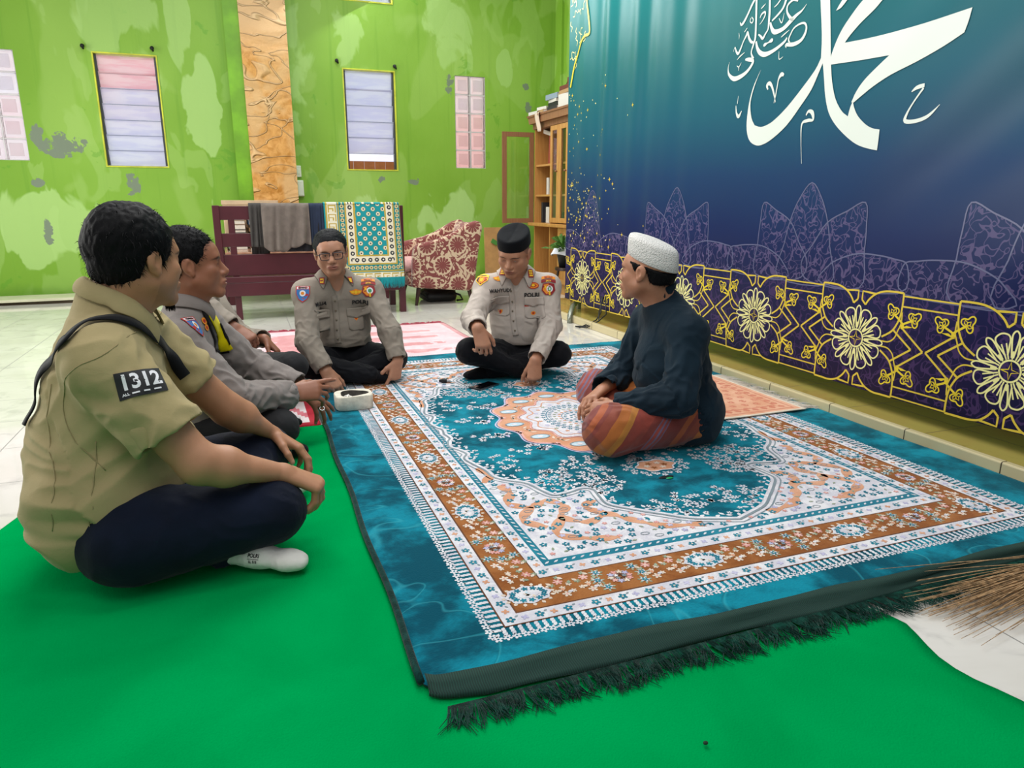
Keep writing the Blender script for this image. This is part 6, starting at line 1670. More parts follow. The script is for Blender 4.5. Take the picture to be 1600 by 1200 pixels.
C_JEAN = cloth('dark_blue_denim', '#0d1220', '#121a2e', .8, 700)
C_TUNIC = cloth('blue_black_cotton', '#101f2a', '#152733', .8)
C_SOCKW = cloth('white_sock_knit', '#d2cfc8', '#dedbd4', .95)
C_SOCKB = cloth('black_sock_knit', '#101013', '#17171b', .95)
P_RED, P_YEL, P_ORA, P_BLK, P_WHT, P_BLU, P_DKR, P_GRN = [mat('badge_'+n, c, .6) for n, c in (('red', '#b3241c'), ('yellow', '#f0c020'), ('orange', '#e88a1c'), ('black', '#101014'), ('white', '#e8e8ec'), ('blue', '#2a6fb0'), ('dark_red', '#8e1a20'), ('green', '#3f9a6a'))]
M_BTN = mat('shirt_button', '#6e6452', .4)
def campx(u, v): d = fw*FPX+rr*(u-800)+uu*(600-v); return Vector((0, 0, CAM_H)), d.normalized()
def on_cloth(bvh, u, v, mixc=.4):
    o, d = campx(u, v); h = bvh.ray_cast(o, d)
    if h[0] is None:
        for r in range(4, 60, 4):
            for a in range(0, 360, 30):
                o, d = campx(u+r*math.cos(R(a)), v+r*math.sin(R(a))); h = bvh.ray_cast(o, d)
                if h[0] is not None: break
            if h[0] is not None: break
    n = nv(*h[1]); d = nv(*d)
    if n@d > 0: n = -n
    return nv(*h[0]), unit(n*(1-mixc)-d*mixc)
def torso(sp, inf, belly=1.0, low=0.0, chest=1.0, back=0.0):
    g = sp.get('girth', 1.0); A = lambda k: nv(*sp[k]); T, F_ = sp['T'], sp['F']
    P0, C0 = A('pelvis'), A('chest'); mid = P0*.5+C0*.5+F_*(.02*belly)
    return [ell(P0+nv(0, 0, low), (.150*g+inf, .108*g+inf, .115+inf), T), ell(mid, (.138*g+inf, (.100*g*belly)+inf, .145+inf), T), ell(C0, (.150*g*chest+inf, .098*g*chest+inf, .155+inf), T),
            cone(A('shR'), A('shL'), .050+inf, .050+inf), cone(A('neck'), A('shR'), .036+inf, .042+inf), cone(A('neck'), A('shL'), .036+inf, .042+inf)]
def sleeves(sp, r0=.062, r1=.055, r2=.044, cuff=.93, inf=.0):
    out = []; holl = []; cuts = []
    for q in 'RL':
        S_, E_, W_ = nv(*sp['sh'+q]), nv(*sp['el'+q]), nv(*sp['wr'+q]); d = unit(W_-E_); end = E_+(W_-E_)*cuff
        out.append(([cone(S_, E_, r0+inf, r1+inf), cone(E_, end+d*.03, r1+inf, r2+inf)], .03, .006, S_, .055, .09))
        cuts.append((end, d, (end+d*.04, .075), .003)); holl.append(cone(end-d*.02, end+d*.06, r2-.005+inf, r2-.004+inf))
    return out, holl, cuts
def neck_hollow(sp, r=.060): 
    return cone(nv(*sp['neck'])+(nv(*sp['head'])-nv(*sp['neck']))*.12, nv(*sp['head']), r, r)
def vee(sp, low=.085, w=.020):
    Nk, F_ = nv(*sp['neck']), sp['F']
    return [cone(Nk+F_*.085+nv(0, 0, -low), Nk+F_*.075+nv(0, 0, .05), w*.5, w*2.6)]
def collar(sp, body, bvh, m, r=.064, opening=26, stand=.030, flap=.042, point=.052, drop=.0, label=None, name='collar', ycen=0.0):
    Nk, F_, Rt = nv(*sp['neck']), sp['F'], sp['Rt']; ax = unit(nv(*sp['head'])-Nk); ax = unit(ax*.6+nv(0, 0, .6)); f = unit(F_-ax*(F_@ax)); rt = np.cross(f, ax)
    cen = Nk+f*.004; vs, fs = [], []; nph = 48; rows = 7
    H0 = []
    for i in range(nph+1):
        ph = R(opening)+(2*PI-2*R(opening))*i/nph; dirv = f*math.cos(ph)+rt*math.sin(ph); h = bvh.ray_cast(Vector(cen+dirv*(r+.008)+ax*.16), Vector(-ax), .30)
        H0.append(max(-.035, min(.075, float((nv(*h[0])-cen)@ax))) if h[0] is not None else -.02)
    H0 = np.array(H0)
    for _ in range(6): H0[1:-1] = (H0[:-2]+H0[1:-1]*2+H0[2:])/4
    for i in range(nph+1):
        ph = R(opening)+(2*PI-2*R(opening))*i/nph; dirv = f*math.cos(ph)+rt*math.sin(ph); fr = max(0, math.cos(ph))**1.5
        rad = r+.004*fr; zt = H0[i]+stand*(1-.45*fr)
        prof = [(rad-.004, zt-.030), (rad-.003, zt-.008), (rad, zt), (rad+.006, zt+.002)]
        Lf = flap+point*fr**2*1.2
        for k, (a, b_) in enumerate(prof): vs.append(cen+dirv*a+ax*b_)
        top = cen+dirv*(rad+.006)+ax*(zt+.002)
        dn = unit(dirv*.75-ax*(.75+.5*fr)+f*.25*fr+ (rt*math.copysign(.30, math.sin(ph)))*fr)
        for k in (1, 2, 3):
            p = top+dn*Lf*k/3; h = bvh.find_nearest(Vector(p))
            q = nv(*h[0]); nn = nv(*h[1]); 
            if nn@(q-cen) < 0: nn = -nn
            if k > 1 or (p-q)@nn < .004: p = q+nn*(.009 if k < 3 else .007) if ((p-q)@nn < .006 or k == 3) else p*.5+(q+nn*.009)*.5
            vs.append(p)
    for i in range(nph):
        for k in range(6): b_ = i*7+k; fs.append((b_, b_+1, b_+8, b_+7))
    o = mesh_obj(name, [tuple(np.asarray(v)-np.asarray(sp['base'])) for v in vs], fs, m, smooth=True); o.location = sp['base']
    md = o.modifiers.new('s', 'SOLIDIFY'); md.thickness = .003; md.offset = 0
    sd = o.modifiers.new('d', 'SUBSURF'); sd.levels = 1; sd.render_levels = 1
    setpar(o, body)
    if label: o['label'] = label
    return o
def legs(sp, r=(.092, .066, .062, .046), inf=.0, km=.012, kj=.08, shin_sq=1.0):
    out = []
    g = sp.get('girth', 1.0)
    out.append(([ell(nv(*sp['pelvis'])-nv(0, 0, .005), (.160*g, .125*g, .108), sp['T'])], .03))
    for q in 'RL':
        Hh, K, An = nv(*sp['hip'+q]), nv(*sp['knee'+q]), nv(*sp['ank'+q])
        out.append(([cone(Hh, K, r[0], r[1], nv(0, 0, 1), .92), cone(K, An, r[2], r[3])], .028, km, Hh, kj, .15))
    return out
def sock(sp, body, q, m, s=1.0, name='sock', label=None, **k):
    a, t_ = nv(*sp['ank'+q]), nv(*sp['toe'+q]); up = nv(*sp.get('footup'+q, (0, 0, 1))); d = unit(t_-a); up = unit(up-d*(up@d)); side = np.cross(d, up); L_ = np.linalg.norm(t_-a)
    pr = [ell(a-d*.028-up*.004, (.034*s, .030*s, .033*s), np.stack([d, side, up], 1)), cone(a, a+d*L_*.5-up*.006, .034*s, .033*s, up, .9), cone(a+d*L_*.45-up*.008, t_-d*.03-up*.012, .036*s, .034*s, up, .62), cone(t_-d*.035-up*.012+side*.012, t_-up*.014+side*.008, .024*s, .018*s, up, .75), cone(t_-d*.035-up*.012-side*.015, t_-d*.012-up*.014-side*.02, .022*s, .015*s, up, .75)]
    shin = unit(nv(*sp['knee'+q])-a); pr.append(cone(a, a+shin*.07, .034*s, .033*s))
    return garment(sp, body, name, [(pr, .018)], m, [(a, t_, 1, 1)], .0012, 40, .0036, label=label)
def socket(bvh, c, r): pass
def pocket(sp, shirt, bvh, c, n, m, w=.10, h=.115):
    up = (0, 0, 1)
    a = decal(shirt, sp, bvh, c, n, up, [([(-w/2, h/2), (w/2, h/2), (w/2, -h/2+.012), (w/2-.015, -h/2), (-w/2+.015, -h/2), (-w/2, -h/2+.012)][::-1], 0)], [m], 'pocket', .0012, .012, .0025)
    u_ = unit(nv(0, 0, 1)-n*n[2])
    f = decal(shirt, sp, bvh, nv(*c)+u_*(h/2-.010), n, up, [([(-w/2-.003, .022), (w/2+.003, .022), (w/2+.003, -.020), (0, -.032), (-w/2-.003, -.020)][::-1], 0)], [m], 'pocket_flap', .004, .012, .003)
    return a, f
def placket(sp, shirt, bvh, pts, m, w=.032, btn=True):
    """strip down the front following the cloth; pts: pixels seen by the camera"""
    P_ = [on_cloth(bvh, u, v) for u, v in pts]; vs, fs = [], []
    Q = catmull([p[0] for p in P_], 8); Ns = [p[1] for p in P_]
    for i, q in enumerate(Q):
        n = Ns[min(len(Ns)-1, i//8)]; a, c_ = nv(*Q[max(0, i-1)]), nv(*Q[min(len(Q)-1, i+1)]); t_ = unit(c_-a); s = np.cross(t_, n)
        for k in (-1, 0, 1):
            p = nv(*q)+s*w/2*k; h = bvh.ray_cast(Vector(p+n*.05), Vector(-n), .12); p = nv(*h[0]) if h[0] is not None else p
            vs.append(tuple(p+n*(.003 if k else .0035)-np.asarray(sp['base'])))
    for i in range(len(Q)-1):
        for k in (0, 1): fs.append((i*3+k, i*3+k+1, i*3+k+4, i*3+k+3))
    o = mesh_obj('placket', vs, fs, m, smooth=True); o.location = sp['base']; md = o.modifiers.new('s', 'SOLIDIFY'); md.thickness = .0025; md.offset = 0; setpar(o, shirt)
    if btn:
        for i in range(4, len(Q)-2, max(4, len(Q)//5)):
            b = MB(); n = Ns[min(len(Ns)-1, i//8)]; c_ = nv(*vs[i*3+1])+np.asarray(sp['base'])+n*.002; b.ball(c_, .0055, 0, 10); b.build('button', M_BTN, o, smooth=True)
    return o
def small_badge(sp, shirt, bvh, u, v, kind, s=1.0, mixc=.4):
    c, n = on_cloth(bvh, u, v, mixc)
    M_ = [P_RED, P_YEL, P_ORA, P_BLK, P_WHT, P_BLU, P_DKR, P_GRN]
    S_ = lambda pts: [(a*s, b*s) for a, b in pts]
    if kind == 'wings': pl = [(S_([(-.034, .010), (-.012, .014), (0, .020), (.012, .014), (.034, .010), (.026, -.004), (.010, -.012), (-.010, -.012), (-.026, -.004)][::-1]), 2), (S_(ovalp(.009, .009, 0, .002)), 1), (S_([(-.028, .007), (-.010, .009), (-.012, -.004), (-.022, -.001)][::-1]), 1), (S_([(.028, .007), (.010, .009), (.012, -.004), (.022, -.001)]), 1)]
    elif kind == 'wreath': pl = [(S_(ovalp(.032, .018)), 0), (S_(ovalp(.027, .014)), 2), (S_(ovalp(.016, .009)), 0), (S_(ovalp(.010, .006, 0, .001)), 1)]
    elif kind == 'bar': pl = [(S_([(-.034, -.010), (.034, -.010), (.034, .010), (.012, .012), (0, .018), (-.012, .012), (-.034, .010)]), 0), (S_(rectp(.050, .010)), 2), (S_(rectp(.044, .005)), 3)]
    elif kind == 'star': pl = [(S_([(-.018, .012), (.018, .012), (.016, -.006), (0, -.020), (-.016, -.006)][::-1]), 2), (S_(ovalp(.008, .010, 0, -.002)), 0)]
    elif kind == 'small': pl = [(S_(ovalp(.016, .012)), 2), (S_(ovalp(.008, .006)), 0)]
    elif kind == 'shield_blue':
        pl = [(S_([(-.036, .040), (.036, .040), (.036, .0), (.022, -.030), (0, -.046), (-.022, -.030), (-.036, 0)][::-1]), 0), (S_([(-.032, .022), (.032, .022), (.032, .0), (.020, -.026), (0, -.040), (-.020, -.026), (-.032, 0)][::-1]), 5), (S_(rectp(.060, .012, 0, .031)), 4), (S_(ovalp(.016, .016, 0, .002)), 4), (S_(ovalp(.009, .008, 0, .002)), 2), (S_(rectp(.05, .005, 0, .031)), 0)]
        v_, f_ = text_shape('BINMAS', .011, .0004); pl.append((([(a*s, (b+.031)*s) for a, b in v_], f_), 3))
    elif kind == 'shield_metro':
        pl = [(S_([(-.036, .058), (0, .066), (.036, .058), (.036, .044), (0, .052), (-.036, .044)][::-1]), 2), (S_([(-.038, .040), (0, .048), (.038, .040), (.038, .026), (0, .034), (-.038, .026)][::-1]), 6), (S_([(-.030, .022), (0, .028), (.030, .022), (.036, -.012), (.016, -.036), (-.016, -.036), (-.036, -.012)][::-1]), 6), (S_([(-.025, .017), (0, .022), (.0, -.030), (-.012, -.030), (-.030, -.010)]), 2), (S_(ovalp(.017, .017, .006, -.004)), 4), (S_(ovalp(.010, .010, .006, -.004)), 7), (S_(ovalp(.005, .007, -.016, .004)), 1), (S_(rectp(.008, .022, .006, -.026)), 1)]
        v_, f_ = text_shape('METRO', .013, .0004); pl.append((([(a*s, (b+.056)*s) for a, b in v_], f_), 6)); v_, f_ = text_shape('JAYA', .012, .0004); pl.append((([(a*s, (b+.037)*s) for a, b in v_], f_), 1))
    elif kind == 'shield_yellow': pl = [(S_([(-.034, .026), (0, .042), (.034, .026), (.034, -.008), (0, -.042), (-.034, -.008)][::-1]), 1), (S_([(-.029, .012), (.029, .012), (.029, -.008), (0, -.034), (-.029, -.008)][::-1]), 0), (S_([(-.029, .012), (0, .012), (0, -.034), (-.029, -.008)][::-1]), 3), (S_(ovalp(.017, .020, 0, -.006)), 2), (S_(ovalp(.009, .012, 0, -.006)), 1), (S_(rectp(.04, .004, 0, .022)), 3)]
    elif kind == 'rank': pl = [(S_(rectp(.030, .042)), 6), (S_(rectp(.019, .026)), 1)]
    elif kind == 'rank3': pl = [(S_(rectp(.034, .048)), 6)]+[(S_(rectp(.022, .009, 0, y)), 1) for y in (-.013, 0, .013)]
    o = decal(shirt, sp, bvh, c, n, (0, 0, 1), pl, M_, 'badge', .004, .02, label={'wings': 'gold wing badge', 'wreath': 'orange wreath badge', 'bar': 'red and gold bar badge', 'star': 'small orange shield badge', 'small': 'small orange badge', 'shield_blue': 'blue and white shield patch', 'shield_metro': 'gold and red regional patch', 'shield_yellow': 'yellow and red pointed patch', 'rank': 'red collar tab with gold bar', 'rank3': 'red collar tab with gold bars'}[kind])
    return o
def lettering(sp, shirt, bvh, u, v, txt, size, m, name='lettering', bold=.0006, sx=1.0, mixc=.4, up=(0, 0, 1), back=None):
    c, n = on_cloth(bvh, u, v, mixc); pl = []
    if back: pl.append((back[0], 1))
    pl.append((text_shape(txt, size, bold, sx), 0))
    return decal(shirt, sp, bvh, c, n, up, pl, [m]+([back[1]] if back else []), name, .0060, .02)
FELT = .008; RUG = .024
REL = ((20, 25, 15), (22, 28, 15), (25, 30, 18), (30, 32, 18))
FIST = ((70, 80, 45), (72, 85, 45), (74, 85, 45), (76, 85, 45))
# ---------------------------------------------------------------- man in khaki, seen from behind
m1 = dict(base=(-.37, 2.08, FELT), face=9, girth=1.30, wide=1.06, h=.0034, skin='#b3805f', neckr=.070, arm=1.32,
    label='man in short-sleeved khaki shirt sitting cross-legged on the green felt, back half turned',
    pelvis=(-.395, 2.05, .140), chest=(-.375, 2.07, .46), neck=(-.325, 2.07, .680), head=(-.262, 2.065, .805), look=(38, 4, 0),
    shR=(-.340, 1.885, .575), shL=(-.300, 2.235, .575), elR=(-.150, 1.815, .325), elL=(-.090, 2.30, .325), wrR=(.050, 1.90, .243), wrL=(.035, 2.38, .210),
    hipR=(-.325, 1.875, .132), hipL=(-.335, 2.20, .125), kneeR=(.005, 1.875, .150), kneeL=(.000, 2.43, .135), ankR=(-.03, 2.20, .075), ankL=(-.125, 1.890, .050), toeR=(.112, 2.300, .055), toeL=(.070, 1.785, .046),
    handR=dict(d=(.78, .05, -.45), n=(.45, -.15, .9), side=(-.1, 1, 0), curls=((48, 30, 15), (58, 36, 20), (64, 40, 22), (68, 42, 22)), s=1.10, thumb=(30, 15, 25)),
    handL=dict(d=(.7, -.2, -.5), n=(.5, .2, .8), side=(-.2, -1, 0), curls=REL, s=1.08), beard=.25, crop=0)
b1 = make_body(m1)
make_hair(m1, b1, M_HAIR, t=.014, top=.026, blades=5200, lb=.017, seed=3, spike=.10, comb=(0, .15, -.8), line=([-.16, -.05, -.036, -.026, .014, .024, .045, .060, .075, .14], [-.078, -.075, -.060, .012, .014, -.020, .020, .055, .072, .075]))
b = MB()
rnd = random.Random(5)
for k in range(70):   # goatee
    p = m1['L'](rnd.uniform(-.010, .010), .084+rnd.uniform(-.01, .008), -.108+rnd.uniform(-.004, .004)); d = m1['H']@nv(rnd.uniform(-.3, .3), .15, -1)
    b.tube([p, p+d*.012, p+d*.024+nv(0, 0, .001)], [.0012, .001, .0003], 4)
b.build('goatee', M_HAIR, b1)
K = nv(*m1['kneeR'])
tr, P_, Q_, BV = garment(m1, b1, 'trousers', legs(m1, (.136, .094, .078, .050), kj=.09), C_JEAN, [(m1['hipR'], m1['kneeR'], .7, .5), (m1['kneeR'], m1['ankR'], .6, 1), (m1['hipL'], m1['kneeL'], .7, .5), (m1['kneeL'], m1['ankL'], .6, 1)], .0055, 12, seed=1, floor=FELT+.001)
t_ = torso(m1, .018, belly=1.35, low=-.005, chest=1.02)
t_.append(ell((-.40, 2.07, .30), (.20, .165, .17), m1['T'])); t_.append(ell((-.425, 2.045, .20), (.195, .150, .19), m1['T'])+(.04,)); t_.append(ell((-.30, 2.08, .22), (.18, .125, .12), m1['T'])+(.04,)); t_.append(ell((-.405, 1.935, .20), (.160, .148, .16))+(.04,)); t_.append(cone((-.36, 2.06, .60), (-.335, 2.065, .69), .098, .078)+(.05,))
sg, cu = [], []
ho = []
for q in 'RL':
    S_, E_ = nv(*m1['sh'+q]), nv(*m1['el'+q]); d = unit(E_-S_); end = S_+(E_-S_)*(.70 if q == 'R' else .58); dn = unit(d+nv(0, 0, -.15))
    sg.append(([cone(S_, end+d*.05, .087, .091, None)], .03, .010, S_, .07, .10)); cu.append((end, dn, (end+d*.08, .13), .004)); ho.append(cone(end-d*.05, end+d*.08, .077, .081))
spine = [(m1['pelvis'], m1['chest'], 1.3, .8), (m1['chest'], m1['neck'], .5, .15)]
sh, P_, Q_, BV1 = garment(m1, b1, 'shirt', [(t_, .07)]+sg, C_KHAKI, spine+[(m1['shR'], tuple(nv(*m1['shR'])*.3+nv(*m1['elR'])*.7), .5, .7), (m1['shL'], m1['elL'], .6, .7)], .0145, 12, seed=4, hollows=[neck_hollow(m1, .074)]+ho,
    cuts=cu+[((-.40, 2.09, .085), unit(nv(.22, 0, -1)), None, .004), ((-.215, 1.85, .215), unit(nv(.61, .0, -.79)), ((-.08, 1.98, .05), .45), .004)], floor=FELT+.002, around=1.0)
collar(m1, sh, BV1, C_KHAKI, r=.080, stand=.024, flap=.05, point=.04)
# seam lines of the shirt: shoulder seam and back darts as raised welts
def welt(sp, parent, bvh, pix, m, r=.0014, name='seam', off=.0005):
    pts = [on_cloth(bvh, u, v, 0) for u, v in pix]; P2 = catmull([p[0] for p in pts], 6); Q2 = []
    for p in P2:
        h = bvh.find_nearest(Vector(p)); n = nv(*h[1]); Q2.append(nv(*h[0])+n*off)
    b = MB(); b.tube(Q2, r, 6); return b.build(name, m, parent, smooth=True)
C_KH2 = mat('khaki_seam', '#968860', .9)
welt(m1, sh, BV1, [(258, 478), (182, 540), (118, 575), (100, 620), (112, 680), (165, 735)], C_KH2)
welt(m1, sh, BV1, [(80, 600), (78, 680), (84, 760), (82, 830)], C_KH2)
welt(m1, sh, BV1, [(150, 690), (146, 760), (142, 850)], C_KH2)
# number patch on the sleeve
c, n = on_cloth(BV1, 221, 597, .55); upv = nv(*uu)-nv(*rr)*.30
pl = [(rectp(.104, .062), 0), (rectp(.098, .056), 1), (rectp(.092, .050), 0)]
v_, f_ = text_shape('1312', .050, .0014, .92); pl.append((([(a, b_+.005) for a, b_ in v_], f_), 1))
v_, f_ = text_shape('ALL', .0085, .0003); pl.append((([(a-.038, b_-.0215) for a, b_ in v_], f_), 1)); pl += [(rectp(.016-.002*(k % 2), .0035, -.018+k*.024, -.0215), 1) for k in range(3)]
decal(sh, m1, BV1, c, n, upv, pl[:1]+pl[3:], [P_BLK, P_WHT], 'number_patch', .003, .012, label='black patch lettered 1312 in white')
# shoulder bag strap: over the near shoulder from the chest to the far side of the back
def strap(sp, parent, bvh, pix, m, w, name, off=.008, th=.003, mixc=.2, extra=None):
    pts = [on_cloth(bvh, u, v, mixc)[0] for u, v in pix]; Q = catmull(pts, 8); vs, fs = [], []
    HH = [bvh.find_nearest(Vector(q)) for q in Q]; QN = np.array([nv(*h[1]) for h in HH]); QP = np.array([nv(*h[0]) for h in HH])
    for _ in range(12): QN[1:-1] = (QN[:-2]+QN[1:-1]*2+QN[2:])/4
    for _ in range(4): QP[1:-1] = (QP[:-2]+QP[1:-1]*2+QP[2:])/4
    for i, q in enumerate(Q):
        n = unit(QN[i]); q0 = QP[i]; t2 = unit(QP[min(i+1, len(Q)-1)]-QP[max(i-1, 0)]); s = unit(np.cross(t2, n))
        for k in (-1, 0, 1): vs.append(q0+s*w/2*k+n*(off+(.001 if k == 0 else 0)))
    for i in range(len(Q)-1):
        for k in (0, 1): fs.append((i*3+k, i*3+k+1, i*3+k+4, i*3+k+3))
    o = mesh_obj(name, [tuple(v) for v in vs], fs, m, smooth=True); md = o.modifiers.new('s', 'SOLIDIFY'); md.thickness = th; md.offset = 1
    if parent: setpar(o, parent)
    return o
M_STRAP = cloth('black_webbing', '#0c0d10', '#141519', .7, 900)
st = strap(m1, None, BV1, [(287, 588), (278, 576), (262, 555), (235, 525), (205, 508), (170, 501), (135, 508), (105, 535), (78, 572), (58, 610), (48, 635), (44, 665)], M_STRAP, .034, 'bag_strap')
tag(st, 'black webbing bag strap slung over the shoulder of the man in khaki', 'strap')
sock(m1, b1, 'L', C_SOCKW, 1.06, label='white sock with small black lettering'); sock(m1, b1, 'R', C_SOCKW, 1.0)
for o_ in [c_ for c_ in bpy.data.objects if c_.parent == b1 and c_.name.startswith('sock') and c_.get('label')]:
    me = o_.data; P2 = [tuple(Vector(v.co)+o_.location) for v in me.vertices]; bvs = BVHTree.FromPolygons(P2, [tuple(p.vertices) for p in me.polygons])
    c, n = on_cloth(bvs, 395, 873, .3)
    v1, f1 = text_shape('POLRI', .014, .0004, .8); v2, f2 = text_shape('LL 515', .009, .0003, .9)
    decal(o_, m1, bvs, c, n, nv(*uu)+nv(*rr)*.1, [(([(a, b_+.007) for a, b_ in v1], f1), 0), (rectp(.030, .0012, 0, -.002), 0), (([(a, b_-.009) for a, b_ in v2], f2), 0)], [P_BLK], 'sock_lettering', .0012, .02)

def patch_px(sp, parent, bvh, pix, m, name, off=.004, thick=.002, grid=5.0, label=None, sub=3):
    """a flat applied panel whose outline is laid on the cloth"""
    bm = bmesh.new(); v_ = [bm.verts.new((p[0], p[1], 0)) for p in pix]; ed = [bm.edges.new((v_[i], v_[(i+1) % len(v_)])) for i in range(len(v_))]
    bmesh.ops.triangle_fill(bm, edges=ed, use_beauty=True)
    for _ in range(5):
        le = [e for e in bm.edges if e.calc_length() > grid]
        if not le: break
        bmesh.ops.subdivide_edges(bm, edges=le, cuts=1); bmesh.ops.triangulate(bm, faces=bm.faces[:])
    bm.verts.index_update(); vs = []
    for v in bm.verts: p, n = on_cloth(bvh, v.co.x, v.co.y, 0); vs.append(tuple(p+n*off))
    o = mesh_obj(name, vs, [[v.index for v in f.verts] for f in bm.faces], m, smooth=True); bm.free()
    bm = bmesh.new(); bm.from_mesh(o.data); bmesh.ops.recalc_face_normals(bm, faces=bm.faces[:]); bm.to_mesh(o.data); bm.free()
    md = o.modifiers.new('s', 'SOLIDIFY'); md.thickness = thick; md.offset = 0
    if parent: setpar(o, parent)
    if label: o['label'] = label
    return o
def uniform_shirt(sp, body, m, seed, hemz, belly=1.0, extra=(), amp=.0060, r=(.066, .058, .048), cuff=.93, hemn=None, nr=.060, V=None):
    t_ = torso(sp, .014, belly=belly)+list(extra); sg, ho, cu = sleeves(sp, *r, cuff=cuff)
    segs = [(sp['pelvis'], sp['chest'], 1.0, .55), (sp['chest'], sp['neck'], .35, .1)]+[x for q in 'RL' for x in ((sp['sh'+q], sp['el'+q], .35, 1.2), (sp['el'+q], sp['wr'+q], 1.3, .8))]
    hc = nv(*sp['pelvis']).copy(); hc[2] = hemz
    return garment(sp, body, 'shirt', [(t_, .06)]+sg, m, segs, amp, 15, seed=seed, hollows=[neck_hollow(sp, nr)]+ho+(vee(sp, *V) if V else []), cuts=cu+[(hc, unit(nv(*(hemn or (0, 0, -1)))), (hc, .30), .004)], around=1.15, h=.0044)
def vneck(sp, shirt, body, m, w=.030, d=.075):
    pass
# ---------------------------------------------------------------- officer beside him, in profile
m2 = dict(base=(-.22, 2.84, FELT), face=14, girth=1.05, wide=1.0, h=.0034, skin='#935f46', neckr=.060, arm=1.0,
    label='man in grey uniform with yellow vest strap, talking in profile beside the khaki shirt',
    pelvis=(-.255, 2.83, .125), chest=(-.245, 2.82, .37), neck=(-.215, 2.82, .570), head=(-.182, 2.80, .732), look=(0, -2, 0),
    shR=(-.245, 2.655, .490), shL=(-.185, 2.985, .490), elR=(-.075, 2.600, .275), elL=(-.010, 3.02, .300), wrR=(.125, 2.755, .240), wrL=(.165, 2.905, .225),
    hipR=(-.215, 2.73, .115), hipL=(-.215, 2.93, .115), kneeR=(.060, 2.655, .140), kneeL=(.110, 3.16, .150), ankR=(.00, 2.98, .075), ankL=(-.03, 2.76, .050), toeR=(.150, 3.06, .050), toeL=(.150, 2.690, .045),
    handR=dict(d=(.97, .22, .02), n=(-.15, -.80, .55), side=(0, .5, .85), curls=((8, 10, 8), (22, 25, 15), (32, 35, 20), (38, 38, 20)), s=1.06, thumb=(28, 20, 20)),
    handL=dict(d=(.66, -.12, -.70), n=(.62, -.50, .60), side=(.55, .75, .2), curls=((10, 14, 10), (14, 18, 12), (16, 20, 14), (20, 22, 14)), spread=(24, 8, -7, -22), s=1.04, thumb=(55, 10, 15)), eye=.0036, mouth=.0030)
b2 = make_body(m2)
make_hair(m2, b2, M_HAIR, t=.009, top=.018, blades=4200, lb=.015, seed=7, spike=.40, comb=(0, .5, -.3), line=([-.16, -.05, -.036, -.026, .014, .022, .045, .060, .075, .14], [-.055, -.052, -.040, .018, .020, .002, .030, .058, .070, .074]))
tr2, _, _, BV = garment(m2, b2, 'trousers', legs(m2, (.096, .078, .062, .046)), C_CHAR, [(m2['hipR'], m2['kneeR'], .7, .6), (m2['kneeR'], m2['ankR'], .6, 1), (m2['hipL'], m2['kneeL'], .7, .5), (m2['kneeL'], m2['ankL'], .6, 1)], .005, 13, seed=11, floor=FELT+.001)
sh2, _, _, BV2 = uniform_shirt(m2, b2, C_UNI3, 12, .115, 1.25, r=(.074, .066, .054), cuff=.96, amp=.0085, hemn=(.35, 0, -1), extra=[cone((-.235, 2.82, .48), (-.215, 2.82, .58), .085, .068)+(.04,)])
collar(m2, sh2, BV2, C_UNI3, r=.066, stand=.030, flap=.045, point=.045)
small_badge(m2, sh2, BV2, 305, 509, 'shield_blue', 1.0, .35); small_badge(m2, sh2, BV2, 318, 502, 'small', 1.1, .3); small_badge(m2, sh2, BV2, 322, 512, 'small', 1.0, .3)
M_VY = cloth('bright_yellow_vest', '#d8c400', '#e8d800', .6); M_VB = cloth('black_vest_trim', '#0c0c0e', '#121214', .7)
v1 = patch_px(m2, sh2, BV2, [(312, 478), (319, 479), (327, 493), (336, 512), (346, 532), (357, 546), (359, 551), (346, 552), (336, 549), (333, 530), (325, 510), (317, 494)], M_VB, 'vest_trim', .005, .003)
patch_px(m2, v1, BV2, [(317, 479), (324, 481), (334, 495), (345, 514), (356, 533), (364, 544), (360, 547), (342, 548), (339, 530), (332, 512), (324, 496)], M_VY, 'vest_panel', .0085, .003, label='bright yellow vest panel')
patch_px(m2, v1, BV2, [(339, 506), (341, 505), (350, 520), (359, 537), (357, 538), (348, 524)], M_VB, 'vest_piping', .0115, .002)
sock(m2, b2, 'L', C_SOCKB, .98); sock(m2, b2, 'R', C_SOCKB, .98)
b = MB(); # ring on the left hand
rc = nv(*m2['wrL'])+unit(nv(*m2['handL']['d']))*.118+nv(-.004, -.026, 0); b.tube([rc+nv(.0098*math.cos(a), .0098*math.sin(a)*.8, .006*math.sin(a)) for a in [2*PI*k/16 for k in range(16)]], .0018, 6, closed=True)
b.build('ring', mat('silver', '#c8c8c8', .2, .9), b2, smooth=True)

